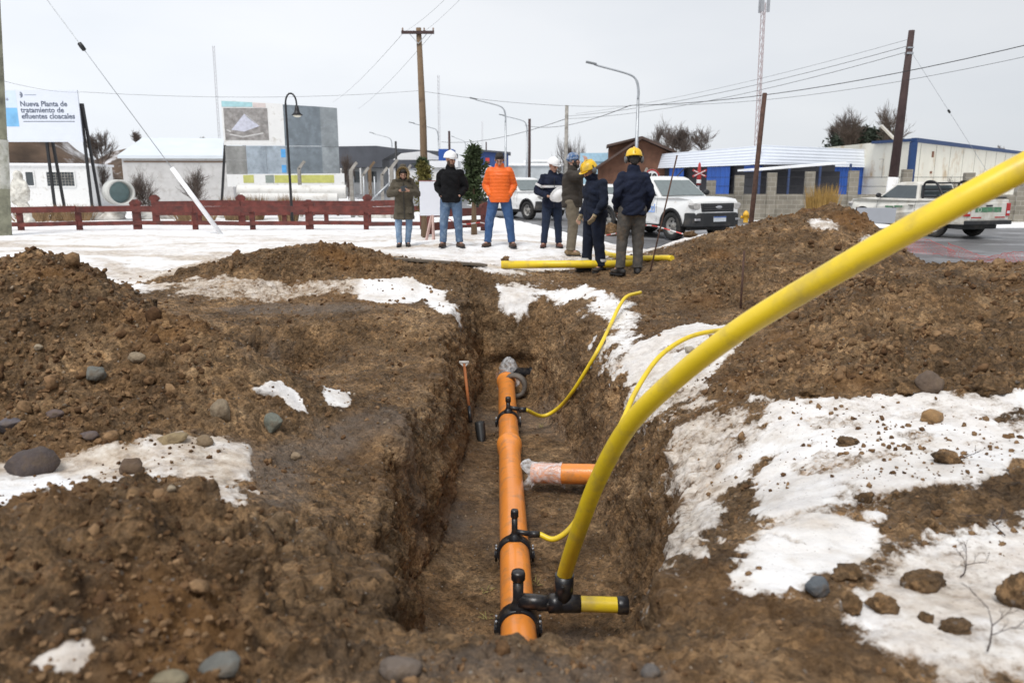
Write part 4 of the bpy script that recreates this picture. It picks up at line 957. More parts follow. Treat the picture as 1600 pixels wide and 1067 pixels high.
m = MB(); m.box((cx_+.14,-.006,cz_-.012),(cx_+.60,.002,cz_+.012)); m.build('small_print', mat('pale_ink', (.30,.34,.42)), root)
m = MB(); m.prism([(W_*.12,zt-.38),(W_*.14,zt-.28),(W_*.155,zt-.38),(W_*.14,zt-.42)], -.007, .002); m.build('crest', mat('pale_ink', (.30,.34,.42)), root)
for px_, dxp in ((77, 5), (83, 1), (136, 4), (139, 10)):
    m = MB(); x_ = xx(px_, Yb)-xa; m.bar((x_, .12, zt-.5), (x_+dxp*.2*sc_b, .12 + (.5 if px_ in (83,139) else 0), -.3), .09, .09); m.build('post', M_BLACKM, root)
# ---- photo hoarding
Yb = 30; sc_b = S(Yb); xa = xx(354, Yb); g0 = gz(xa, Yb); root = empty('billboard', (xa, Yb, g0), R(4), 'large patchwork hoarding of grey sheets and a site photograph over white pipes', 'billboard')
def bpanel(pa, ya, pb_, yb_, mt, nm, y=0., ya2=None, th=.05):
    x0_, x1_ = (pa-354)*sc_b, (pb_-354)*sc_b; ya2 = ya if ya2 is None else ya2
    m = MB(); m.prism([(x0_, zz(yb_,Yb)-g0), (x1_, zz(yb_,Yb)-g0), (x1_, zz(ya2,Yb)-g0), (x0_, zz(ya,Yb)-g0)], y, y+th); return m.build(nm, mt, root)
def gsheet(nm, c, v=.2, s_=2.5): return mat(nm, c, .45, .25, v, s_, .2, 6, dirt=tuple(q*1.5 for q in c), dirtamt=.4, dscale=2.2)  # lighter blotches put streaks of reflection into the sheet colour
M_GS1, M_GS2, M_GS3, M_GS4 = gsheet('grey_sheet', (.17,.20,.225)), gsheet('light_grey_sheet', (.24,.265,.28)), gsheet('mud_grey_sheet', (.26,.26,.25)), gsheet('blue_grey_sheet', (.33,.38,.43), .3)
bpanel(354,157,447,227,M_WHITEP,'white_sheet',0,162); bpanel(355,158,401,167,mat('pale_turquoise', (.38,.62,.66)),'turquoise_strip',-.01,160,.012); bpanel(402,160.5,421,168,mat('pale_peach', (.66,.58,.56)),'peach_strip',-.01,161.5,.012)
ph = bpanel(357,169,423,219,mat('aerial_photo_ground', (.30,.285,.275), .5, 0, .35, 5, .1, dirt=(.18,.16,.15), dirtamt=.4, dscale=6),'photo_print',-.012,169,.014)
m = MB(); m.prism([((367-354)*sc_b, zz(203,Yb)-g0), ((388-354)*sc_b, zz(178,Yb)-g0), ((410-354)*sc_b, zz(197,Yb)-g0), ((386-354)*sc_b, zz(206,Yb)-g0)], -.016, -.011); m.build('photo_building', mat('pale_lilac', (.56,.57,.66), .5, 0, .15, 9), ph)
m = MB()
for (x0_,y0_,x1_,y1_) in ((364,210,384,214),(384,214,415,208),(360,203,366,206),(390,180,404,192)): m.bar(((x0_-354)*sc_b,-.013,zz(y0_,Yb)-g0), ((x1_-354)*sc_b,-.013,zz(y1_,Yb)-g0), .05, .006, (0,1,0))
m.build('photo_roads', mat('pale_track', (.55,.54,.53)), ph)
bpanel(447,163,503,228,M_GS1,'grey_sheet',.003,166); bpanel(503,166,529,229,M_GS2,'grey_sheet',0,168)
bpanel(355,228,386,250,M_GS3,'grey_sheet'); bpanel(355,250.6,386,272,M_GS3,'grey_sheet',.004); bpanel(387,228,417,272,M_GS4,'grey_sheet'); bpanel(417.5,228,447,272,M_GS4,'grey_sheet',.003); bpanel(447.6,228.6,503,272,M_GS1,'grey_sheet',.002); bpanel(503,229.6,529,271,M_GS2,'grey_sheet',.004)
bpanel(440,233,447,246,mat('logo_blue', (.10,.36,.72)),'blue_mark',-.008,233,.01); bpanel(440,258,447,270,mat('logo_blue', (.10,.36,.72)),'blue_mark',-.008,258,.01)
bpanel(355,273,536,292,M_WHITEP,'lower_banner',-.02,271); 
for a_, b_, c_ in ((380,396,(.50,.50,.16)), (414,427,(.26,.30,.27)), (428,520,(.52,.52,.15))): bpanel(a_,274,b_,286,mat('banner_print', c_),'banner_print',-.03,273.5,.012)
for px_, a_, lean in ((355,222,-.42),(408,290,-.2),(490,290,-.2),(522,290,.02),(447,290,.0)):
    m = MB(); x_ = (px_-354)*sc_b; m.bar((x_, .09, zz(a_,Yb)-g0), (x_+lean, .15, -.3), .08); m.build('prop', M_BLACKM if px_ == 355 else M_RUST, root)
# big white pipes under the hoarding
M_WPIPE = mat('white_pipe', (.70,.69,.66), .6, 0, .08, 2, .1, dirt=(.45,.41,.36), dirtamt=.3)
for (pa, pb_, yc, Y_, r_p, lb) in ((372,541,300,27.5,.24,'upper long white pipe lying under the photo hoarding'), (376,528,311,26.8,.20,'lower long white pipe lying just behind the red fence')):
    a_ = P(pa, yc, Y_); b_ = P(pb_, yc, Y_+.4); m = MB(); m.tube([a_, b_], r_p, 24, False); m.tube([a_+Vector((.01,0,0)), b_-Vector((.01,0,0))], r_p-.025, 24, False)
    m.lathe([(r_p-.025,0),(r_p,0)], Matrix.Translation(a_) @ rot_to((1,0,0)).to_4x4(), 24, False, False); o = m.build('large_pipe', M_WPIPE, clean=False); tag(o, lb, 'pipe')
# culvert ring
cP = P(190, 301, 26); m = MB(); q = rot_to((-.75,1,0)); mx = Matrix.Translation(cP) @ q.to_4x4()
m.lathe([(.36,.0),(.42,.0),(.42,1.1),(.36,1.1),(.36,0)], mx, 32, True, False); o = m.build('culvert_pipe', mat('pale_concrete', (.55,.55,.52), .9, 0, .15, 3, .2)); tag(o, 'round open concrete culvert section with pale inside beyond the fence', 'culvert'); m = MB(); m.lathe([(.001,.7),(.359,.7),(.359,.74),(.001,.74)], mx, 28, False, False); m.build('inner_plate', mat('pale_turquoise_lining', (.36,.50,.52), .7), o)
# ---- black gooseneck lamp
Yl = 24; lx = xx(453, Yl); g0 = gz(lx, Yl); root = empty('garden_lamp', (lx, Yl, g0), 0, 'black gooseneck lamp post with bell shade before the photo hoarding', 'street lamp')
zt = zz(145, Yl)-g0; s_l = S(Yl); pts = [(0,0,-.2),(0,0,zt-.32)] + [(.165-.165*math.cos(a), 0, zt-.32+.30*math.sin(a)) for a in np.linspace(.2, math.pi, 9)] + [(.33,0,zt-.44)]
m = MB(); m.tube(pts, [.045,.032]+[.026]*10, 12); m.build('post', M_BLACKM, root)
m = MB(); m.lathe([(.03,.12),(.05,.10),(.07,-.02),(.09,-.09),(.17,-.17),(.16,-.175),(.02,-.1)], Matrix.Translation((.33,0,zt-.48)), 20); m.build('shade', M_BLACKM, root)
m = MB(); m.ell((.33,0,zt-.66),(.12,.12,.055)); m.build('globe', mat('milky_glass', (.72,.70,.60), .2), root)
# ---- street lamps
def street_lamp(px, Yl, ytop, arm_px, label, seed):
    x_ = xx(px, Yl); g0 = gz(x_, Yl); root = empty('street_lamp', (x_, Yl, g0), 0, label, 'street lamp', 'tall galvanised street lamps along the road')
    zt = zz(ytop, Yl) - g0; dx = xx(arm_px[0], Yl) - x_; dz = zz(arm_px[1], Yl) - g0
    m = MB(); m.tube([(0,0,-.2),(0,0,2),(0,0,zt-1.6)], [.11,.10,.075], 12); m.tube(smooth_path([(0,0,zt-1.6),(0,0,zt-1.1),(-.16,0,zt-.55),(-.65,0,zt-.25),(dx*.75,0,zt-.25+(dz-zt+.25)*.65),(dx*.86,0,zt-.25+(dz-zt+.25)*.85)], 5), [.07]*10+[.05]*16, 10); m.build('pole', M_STEEL, root)
    m = MB(); a_ = Vector((dx*.80,0,zt-.25+(dz-zt+.25)*.80)); b_ = Vector((dx,0,dz)); m.bar(a_, b_, .26, .10); m.build('lamp_head', mat('lamp_grey', (.20,.21,.22), .5), root, bevel=.03)
street_lamp(993, 44, 108, (912,97), 'nearest and tallest street lamp behind the helmeted workers, arm to the left', 1)
street_lamp(790, 66, 160, (735,153), 'street lamp right above the man in the orange jacket', 2)
street_lamp(823, 84, 184, (780,179), 'street lamp just left of the thin dark pole, beyond the white pickup', 3)
street_lamp(686, 95, 197, (641,191), 'street lamp between the wooden pole and the white helmet man', 4)
street_lamp(614, 116, 212, (580,207), 'small far street lamp above the man in the fur hood', 5)
street_lamp(728, 140, 217, (706,213), 'faintest small street lamp over the conifer', 6)
# ---- poles
M_WOOD = mat('pole_wood', (.20,.135,.08), .9, 0, .25, 3, .4, 20, dirt=(.09,.06,.04), dirtamt=.5)
M_DWOOD = mat('dark_pole_wood', (.055,.032,.030), .8, 0, .3, 3, .3, 20)
Yp = 38; bx = xx(663, Yp, 275); g0 = gz(bx, Yp); root = empty('utility_pole', (bx, Yp, g0), 0, 'brown wooden pole with dark crossarm left of centre', 'pole'); tp = P(654, 44, Yp) - Vector((bx, Yp, g0))
m = MB(); m.tube([(0,0,-.3), tp*.5+Vector((.05,0,0)), tp], [.19,.165,.12], 16); m.build('shaft', M_WOOD, root)
ct = P(654, 52, Yp) - Vector((bx, Yp, g0)); m = MB(); m.bar(ct+Vector((-.78,-.15,0)), ct+Vector((.74,-.15,0)), .11, .13); m.build('crossarm', M_DWOOD, root)
for u in (-.72, .28, .70): m = MB(); m.lathe([(.02,0),(.05,.03),(.03,.07),(.05,.11),(.02,.15)], Matrix.Translation(ct+Vector((u,-.15,.06))), 10); m.build('insulator', mat('porcelain', (.30,.22,.18), .3), root)
for s in (-1, 1): m = MB(); m.bar(ct+Vector((s*.42,-.16,-.04)), ct+Vector((0,-.16,-.5)), .03); m.build('brace', M_STEEL, root)
Yp = 34; bx = xx(1396, Yp, 285); g0 = gz(bx, Yp); root = empty('utility_pole', (bx, Yp, g0), 0, 'dark tapered pole with white painted foot before the cream building', 'pole'); tp = P(1426, 48, Yp) - Vector((bx, Yp, g0)); b0 = P(1396, 277, Yp) - Vector((bx, Yp, g0))
tp.x = b0.x + (tp.x-b0.x)*.80
m = MB(); m.tube([(b0.x,0,b0.z), b0*.5+tp*.5, tp], [.20,.165,.12], 16); m.build('shaft', M_DWOOD, root)
m = MB(); m.tube([(b0.x-.12,0,-.3), (b0.x,0,b0.z-.005)], [.235,.215], 16); m.build('painted_foot', M_WHITEP, root)
m = MB(); m.box((tp.x-.13,-.13,tp.z-.72),(tp.x+.10,.13,tp.z-.66)); m.box((tp.x-.14,-.14,tp.z-.95),(tp.x+.11,.14,tp.z-.87)); m.build('steel_band', M_STEEL, root)
topR = root.location + tp
for px_, y0_, y1_, Y_, r_p, lb, mt in ((884,165,250,58,.13,'pale slim pole in front of the bare tree behind the helmeted group',M_CONC), (827,186,285,50,.085,'dark straight pole beside the left pickup',M_DWOOD), (703,205,270,70,.10,'short dark pole over the white helmet of the black jacket man',M_DWOOD), (620,221,280,60,.08,'dark stub pole above the fur hood',M_BLACKM), (760,222,262,110,.09,'tiny distant pole right of the conifer',M_DWOOD)):
    x_ = xx(px_, Y_); g0 = gz(x_, Y_); m = MB(); m.tube([(0,0,-.2),(0,0,zz(y0_,Y_)-g0)], [r_p*1.2, r_p], 10); o = m.build('utility_pole', mt); o.location = (x_, Y_, g0); tag(o, lb, 'pole')
# ---- masts
def mast(px0, px1, Y_, y0_, label, w_=.35, antennas=True, mt=None):
    x_ = xx(px1, Y_); g0 = 0; root = empty('radio_mast', (x_, Y_, 0), 0, label, 'mast'); tp = P(px0, y0_, Y_) - Vector((x_, Y_, 0)); m = MB(); n = int(tp.z/ (w_*1.6))
    tp.x *= .3
    for k in range(3):
        an = 2*math.pi*k/3 + .4; o_ = Vector((math.cos(an)*w_/2, math.sin(an)*w_/2, 0)); m.bar(o_, tp+o_, w_*.11)
        for j in range(n):
            o2 = Vector((math.cos(an+2.094)*w_/2, math.sin(an+2.094)*w_/2, 0)); m.bar(tp*(j/n)+o_, tp*((j+1)/n)+o2, w_*.06)
    m.build('lattice', mt or mat('mast_paint', (.33,.24,.24), .6), root)
    if antennas:
        for k in range(3):
            an = 2*math.pi*k/3; o_ = tp + Vector((math.cos(an)*w_*1.0, math.sin(an)*w_*1.0, -1.0)); m = MB(); m.box((o_.x-.16,o_.y-.1,o_.z),(o_.x+.16,o_.y+.1,o_.z+1.5)); m.build('antenna', mat('antenna_grey', (.30,.31,.33)), root, bevel=.03)
    return root
mast(1184, 1180, 88, 4, 'tall slim antenna mast rising over the white roofed shed', .5)
mast(340, 346, 75, 72, 'thin mast between the two hoardings', .22, False, mat('pale_mast', (.42,.42,.44)))  # plain greys, paler the farther the mast stands
mast(687, 687, 120, 118, 'faint lattice mast right of the wooden pole', .35, False, mat('pale_mast', (.50,.50,.52)))
mast(754, 754, 150, 190, 'very faint short mast above the orange jacket man', .3, False, mat('pale_mast', (.55,.55,.57)))
# ---- bare trees
M_BARK = mat('bare_twigs', (.10,.075,.062), .9, 0, .25, 3)
def bare_tree(px, Y_, ytop, halfw, label, seed, stems=1, dens=1., z0=None, name='bare_tree', col=M_BARK, ybase=None, twig_r=.0095):
    rg = random.Random(seed); x_ = xx(px, Y_); g0 = gz(x_, Y_) if Y_ < 300 else 0
    if ybase: g0 = max(g0, zz(ybase, Y_)-.2)
    Ht = zz(ytop, Y_) - g0; W_ = halfw*S(Y_); root = empty(name, (x_, Y_, g0-.1), 0, label, 'tree' if Ht > 2 else 'shrub'); mt_, mc = MB(), MB()
    def br(p, d, l, r, lev):
        pts = [p]; n = 4; tgt = []
        for k in range(n):
            d = (d + Vector((rg.gauss(0,.15), rg.gauss(0,.15), rg.gauss(.03,.07)))).normalized(); pts.append(pts[-1] + d*l/n); tgt.append(d.copy())
        (mt_ if lev == 0 else mc).tube(pts, [r*(1-.17*k) for k in range(n+1)], 6 if lev == 0 else 3, False, lev == 0)
        if lev >= 4: return
        for k in range(0 if lev else 1, n+1):
            for _ in range(((2 if k > 1 else 1) if lev < 2 else (1 if rg.random() < .85 else 2)) if lev < 3 else (1 if rg.random() < .95*dens else 0)):
                a = rg.uniform(0, 2*math.pi); side = Vector((math.cos(a), math.sin(a), 0)); sp = (1.5, 1.2, 1.0, .9)[lev]
                br(pts[k], (tgt[max(k-1,0)] + side*rg.uniform(.35,1)*sp).normalized(), l*rg.uniform(.50,.78)*(1.25-.13*k if lev == 0 else 1), max(r*.5, twig_r*(Y_/60)), lev+1)
    stems = max(2, stems) if ybase else stems
    for s in range(stems):
        dx = (rg.uniform(-.5,.5)*W_ if stems > 1 else 0); br(Vector((dx, rg.uniform(-.3,.3), 0)), Vector((dx/max(Ht,1)*.5, 0, 1)).normalized(), Ht*.42, Ht*.018, 0)
    mc_v = np.array(mc.v); mx_ = np.abs(mc_v[:, 0]).max(); sx = W_/mx_; sz = Ht/mc_v[:, 2].max()
    for M_ in (mt_, mc): M_.v = [(a*sx, b*sx, c*sz) for a, b, c in M_.v]
    if ybase: mt_.tube([(0,0,-g0),(0,0,.1)], [.22,.12], 8)
    mt_.build('trunk', col, root, clean=False); mc.build('crown', col, root, clean=False); return root
bare_tree(888, 70, 186, 34, 'round bare tree behind the pale slim pole', 1, 3, 1.0)
bare_tree(1033, 78, 170, 34, 'narrow bare tree right of the brown wooden house', 2, 2, ybase=252)
bare_tree(1078, 74, 184, 52, 'wide dark bare tree over the left end of the white roof', 3, 4, .6, ybase=250)
bare_tree(1330, 62, 160, 38, 'tall many stemmed bare tree left of the dark pole', 4, 4, .55, ybase=240, twig_r=.008)
bare_tree(1378, 58, 152, 34, 'gnarled bare tree directly behind the dark pole', 5, 1, .35, ybase=240, twig_r=.014)
bare_tree(1297, 66, 185, 18, 'small bare tree at the left side of the dark evergreen clump', 6, 1, ybase=235)
bare_tree(170, 60, 196, 34, 'bare tree right of the lettered hoarding', 7, 2, ybase=262)
bare_tree(218, 58, 198, 14, 'small bare treetop over the left end of the snowy roof', 8, 1, .8, ybase=225)
bare_tree(322, 58, 210, 8, 'tiny treetop over the right end of the snowy roof', 9, 1, .8, ybase=225)
bare_tree(225, 33, 252, 34, 'leafless shrub against the grey storehouse wall, left one', 10, 3, .9, twig_r=.0065)
bare_tree(305, 34, 248, 30, 'leafless shrub against the grey storehouse wall, right one', 11, 2, .9, twig_r=.0065)
bare_tree(150, 48, 238, 24, 'brown thicket between the white house and the culvert', 12, 4, 1, twig_r=.010)
bare_tree(545, 62, 226, 16, 'scrubby treetop at the right end of the photo hoarding', 13, 2, .8, twig_r=.010)
bare_tree(778, 100, 234, 22, 'low bushy tree left of the thin dark pole, far away', 14, 2, .9)
bare_tree(1486, 50, 268, 16, 'small bare shrub before the cream building wall', 15, 2, .6, twig_r=.006)
bare_tree(1557, 75, 224, 8, 'tiny treetop showing over the cream building roof', 16, 1, .8, ybase=245)
# ---- conifers
def conifer(px, Y_, ytop, ybot, halfw, label, seed, col, n=900, leaf=.09, cone=True, lumps=1):
    rg = np.random.RandomState(seed); x_ = xx(px, Y_); g0 = gz(x_, Y_); root = empty('conifer', (x_, Y_, g0), 0, label, 'tree'); zt, zb = zz(ytop, Y_)-g0, zz(ybot, Y_)-g0; W_ = halfw*S(Y_)
    m = MB(); m.tube([(0,0,-.1),(0,0,zt*.9)], [.06*zt/2+.02,.012], 8); m.build('trunk', M_WOOD, root)
    m = MB(); fr = [rg.rand(2) for _ in range(10)]
    nb = max(60, n//9)
    for b in range(nb):
        t = rg.rand()**.8; z = zb + (zt-zb)*t; an = rg.uniform(0, 6.283); rad = W_*((1-t)**.7*max(.25, .55+.55*math.sin(an*3+seed+t*11)) if cone else math.sqrt(max(0, 1-(2*t-1)**2))*(.8+.25*math.sin(an*4+seed))) + .03; rad *= rg.uniform(.45, 1.2)
        tip = Vector((math.cos(an)*rad, math.sin(an)*rad, z + rad*(.45 if cone else .1))); base = Vector((math.cos(an)*rad*.15, math.sin(an)*rad*.15, z-rad*.1))
        for k in range(9):
            u = rg.rand()**.6; c = base.lerp(tip, u) + Vector(rg.normal(size=3)*leaf*.45); d = Vector(rg.normal(size=3)) + (tip-base).normalized()*1.6; d.normalize(); s = d.cross(Vector(rg.normal(size=3))).normalized()
            l_ = leaf*rg.uniform(.7,1.5); w2 = leaf*.30; m.add([c-s*w2, c+s*w2, c+d*l_], [(0,1,2)])
    m.build('crown', col, root, clean=False); return root
M_CON = mat('conifer_green', (.040,.060,.020), .8, 0, .6, 5); M_CON2 = mat('olive_conifer', (.13,.115,.025), .8, 0, .5, 4); M_CON3 = mat('dark_evergreen', (.028,.040,.026), .9, 0, .5, .8)
conifer(740, 19, 231, 318, 27, 'young green conifer between the two middle men', 1, M_CON, 2100, .11)
conifer(662, 18.3, 256, 335, 12, 'olive bush behind the blank board and the fur hooded man', 2, M_CON2, 2200, .07, False)
conifer(660, 18.5, 250, 276, 13, 'green tuft of a small conifer at the foot of the wooden pole', 5, M_CON, 1800, .06, True)
conifer(1340, 64, 205, 262, 52, 'dark evergreen clump behind the white roof', 3, M_CON3, 9000, .30, False)
conifer(1375, 66, 212, 262, 32, 'lower evergreen beside the dark pole and cream building', 4, M_CON3, 5000, .30, False)
# ---- golden bush and dry grass tufts
def tuft(px, Y_, hgt, w_, col, label, seed, n=220, ybase=None, z0=None):
    rg = random.Random(seed); x_ = xx(px, Y_); g0 = gz(x_, Y_) if z0 is None else z0; m = MB()
    for k in range(n):
        a = rg.uniform(0, 6.28); r_t = rg.random()**.5; b = Vector((math.cos(a)*w_*.5*r_t, math.sin(a)*w_*.5*r_t, 0)); t = b*rg.uniform(1.1,1.7) + Vector((rg.gauss(0,.04), rg.gauss(0,.04), hgt*rg.uniform(.55,1))); mid = (b+t)/2 + Vector((rg.gauss(0,.03),0,.04)); wd = .010*Y_/20
        m.add([b-Vector((wd,0,0)), b+Vector((wd,0,0)), mid+Vector((wd,0,0)), mid-Vector((wd,0,0)), t], [(0,1,2,3),(3,2,4)])
    o = m.build('grass_tuft', col, clean=False); o.location = (x_, Y_, g0-.02); tag(o, label, 'bush'); return o
M_GOLD = mat('golden_twigs', (.34,.21,.06), .9, 0, .3, 5); M_DRY = mat('dry_grass', (.26,.17,.09), .9, 0, .4, 5)
tuft(1288, 33, 1.75, 1.0, M_GOLD, 'upright golden bush in front of a wall pillar', 1, 420)
for k, (px_, w_) in enumerate(((58, 1.6), (108, 1.2), (390, .7), (447, .6), (300, 1.2), (365,.7))):
    tuft(px_, 25.8 + .3*(k%3), (.55,.62,.95,.95,.5,.9)[k], w_, M_DRY, ('wide dry grass clump below the white house window','dry grass clump left of the culvert section','spiky dry clump left of the gooseneck lamp','spiky dry clump at the foot of the gooseneck lamp','dry brush under the slanting white sleeve','brown stalks below the left prop of the photo hoarding')[k], 20+k, 260)
# ---- concrete fence posts and chain link left of the fur hood
for k, (px_, yt, Y_) in enumerate(((468,252,29),(549,254,28.5),(568,262,31),(578,253,33),(597,262,30),(612,250,27.5),(635,258,35))):
    x_ = xx(px_, Y_); g0 = gz(x_, Y_); h_ = zz(yt, Y_)-g0; m = MB(); m.bar((0,0,-.2),(0,0,h_-.25),.13 if k % 2 else .11); m.bar((0,0,h_-.27),(.22,0,h_),.11,.09)
    o = m.build('concrete_post', M_CONC if k != 3 else M_WOOD); o.location = (x_, Y_, g0); tag(o, ('crooked concrete post in front of the photo hoarding','bent topped concrete post right of the photo hoarding','second bent topped post right of the photo hoarding','slim timber coloured post before the far dark roof','third bent topped concrete post, left of the fur hood','widest bent topped post directly left of the fur hood','bent topped post partly behind the fur hood')[k], 'post', 'concrete fence posts')
Y_ = 30; root = empty('chain_link_fence', (xx(548,Y_), Y_, gz(xx(548,Y_),Y_)), 0, 'rusty wire and pipe fence left of the man in the fur hood', 'fence')
for px_ in (552, 568, 585, 598): m = MB(); m.tube([(xx(px_,Y_)-xx(548,Y_),0,-.2),(xx(px_,Y_)-xx(548,Y_),0,1.5)], .03, 8); m.build('pipe_post', M_STEEL, root)
m = MB(); m.tube([(.1,-.05,.0),(1.6,-.05,1.35)], .035, 8); m.build('brace', M_STEEL, root)
m = MB()
for k in range(22): m.bar((k*.11,0,0),(k*.11+.5,0,1.3),.006); m.bar((k*.11+.5,.01,0),(k*.11,.01,1.3),.006)
m.build('mesh', M_STEEL, root)
# ---- far service station with dark roof, blue buildings
Yf = 92; M_DGREY = mat('dark_grey_cladding', (.075,.08,.095), .7, 0, .2, .6); M_LWALL = mat('light_wall', (.42,.43,.44), .8, 0, .2, .3)
xa = xx(470, Yf); root = empty('station_building', (xa, Yf, 0), 0, 'far long building with thick dark grey roof behind the fence posts', 'building'); u = S(Yf)
m = MB(); m.prism([(0,zz(262,Yf)),(0,zz(230,Yf)),(120*u,zz(228,Yf)),(150*u,zz(232,Yf)),(240*u,zz(238,Yf)),(240*u,zz(246,Yf)),(190*u,zz(243,Yf)),(150*u,zz(238,Yf)),(128*u,zz(250,Yf)),(128*u,zz(262,Yf))], 0, 7); m.build('roof', M_DGREY, root)
m = MB(); m.box((2*u,1,-.3),(125*u,6,zz(262.4,Yf))); m.build('wall', M_LWALL, root)
for k in range(7): m = MB(); m.box(((18+k*15)*u,-.2,-.3),((20+k*15)*u,.3,zz(263,Yf))); m.build('column', M_WHITEP, root)
for k in range(5): m = MB(); m.box(((10+k*23)*u,.9,zz(285,Yf)),((24+k*23)*u,.99,zz(268,Yf))); m.build('window', M_GLASSD, root)
Yf = 84; xa = xx(612, Yf); u = S(Yf); root = empty('gabled_building', (xa, Yf, 0), 0, 'far low building with white gable and dark band behind the fur hood', 'building')
m = MB(); m.prism([(0,-.3),(0,zz(252,Yf)),(16*u,zz(240,Yf)),(50*u,zz(236,Yf)),(82*u,zz(248,Yf)),(82*u,-.3)], 0, 6); m.build('wall', M_WHITEP, root)
m = MB(); m.box((-2*u,-.15,zz(263,Yf)),(84*u,-.01,zz(250,Yf))); m.build('dark_band', M_DGREY, root)
Yf = 80; xa = xx(686, Yf); u = S(Yf); M_BLUE = mat('blue_sheet', (.018,.085,.36), .45, 0, .12, 1)
r_, L_ = box_building('blue_kiosk', (xa,Yf,0), (xa+22*u,Yf,0), zz(233,Yf), 4, M_BLUE, 'small bright blue block over the shoulder of the black jacket man', 'building')
r_, L_ = box_building('snowy_shed', (xx(676,60),60,0), (xx(712,60),60,0), zz(262,60), 3, M_WHITEP, 'white snow topped shed behind the black jacket man', 'building', M_SNOWP, .5, .2)
Yf = 85; xa = xx(742, Yf); u = S(Yf); root = empty('shop_building', (xa, Yf, 0), 0, 'far blue building with red sign right of the conifer', 'building')
m = MB(); m.prism([(0,-.3),(52*u,-.3),(52*u,zz(241,Yf)),(0,zz(236,Yf))], 0, 6); m.build('wall', mat('navy_sheet', (.03,.07,.22), .5), root)
m = MB(); m.prism([(-2*u,zz(236,Yf)+.01),(56*u,zz(241,Yf)+.01),(56*u,zz(243,Yf)),(56*u,zz(238,Yf)),(-2*u,zz(233,Yf))], -.3, 6.3); m.build('roof', M_DGREY, root)
m = MB(); m.box((17*u,-.1,zz(256,Yf)),(23*u,-.01,zz(247,Yf))); m.build('sign', mat('sign_red', (.55,.05,.04)), root)
# far pale low buildings closing the view
far = [(700,762,262,70,(.50,.52,.55),'pale shed behind the young conifer'),(745,905,256,105,(.40,.43,.45),'long pale grey building behind the left pickup'),(838,905,250,125,(.46,.47,.46),'far grey roofs between the left pickup and bare tree'),(560,700,270,150,(.62,.63,.64),'farthest pale wall beneath the dark roof'),(-80,60,262,90,(.35,.34,.33),'low grey building behind the white figure'),(1560,1760,250,95,(.5,.5,.5),'far grey building at the right edge')]
for pa, pb_, yt, Yf, c_, lb in far: box_building('low_building', (xx(pa,Yf),Yf,0), (xx(pb_,Yf),Yf+2,0), zz(yt+3,Yf), 6, mat('distant_wall', c_, .8, 0, .25, .5), lb, 'building', M_SNOWP, .35, .2)
# light blue shed + brown wooden house
Yf = 66; r_, L_ = box_building('pale_blue_shed', (xx(908,Yf),Yf,0), (xx(962,Yf),Yf-1,0), zz(253,Yf), 4, mat('pale_blue', (.33,.50,.60), .6), 'pale blue roofed shed left of the brown wooden house', 'shed', mat('pale_blue_roof', (.36,.55,.68), .5), .7, .1)
Yf = 58; M_LOG = mat('brown_boards', (.13,.060,.035), .85, 0, .3, 2, .5, 12); M_LROOF = mat('dark_brown_roof', (.085,.055,.045), .8, 0, .25, 2)
xa = xx(934, Yf); u = S(Yf); root = empty('wooden_house', (xa, Yf, 0), R(-6), 'brown wooden house with steep dark roof behind the worker with yellow helmet', 'house')
m = MB(); m.prism([(0,-.3),(112*u,-.3),(112*u,zz(240,Yf)),(66*u,zz(219,Yf)),(0,zz(262,Yf))], 0, 6); m.build('wall', M_LOG, root)
m = MB(); m.bar((-4*u,2.8,zz(264,Yf)), (66*u,2.8,zz(216,Yf)), 7, .16, (0,1,0)) if False else m.prism([(-5*u,zz(266,Yf)),(66*u,zz(218,Yf)),(66*u,zz(214,Yf)),(-5*u,zz(262,Yf))], -.6, 6.6); m.prism([(66*u,zz(214,Yf)),(66*u,zz(218,Yf)),(118*u,zz(241,Yf)),(118*u,zz(237,Yf))], -.6, 6.6); m.build('roof', M_LROOF, root)
m = MB(); m.prism([(16*u,zz(262,Yf)),(16*u,zz(231,Yf)),(40*u,zz(222,Yf)),(64*u,zz(217,Yf)),(64*u,zz(262,Yf))], .6, 3); m.build('dormer', M_LOG, root)
m = MB(); m.prism([(13*u,zz(230,Yf)),(13*u,zz(226,Yf)),(66*u,zz(213,Yf)),(66*u,zz(216,Yf))], .2, 3.4); m.build('dormer_roof', M_LROOF, root)
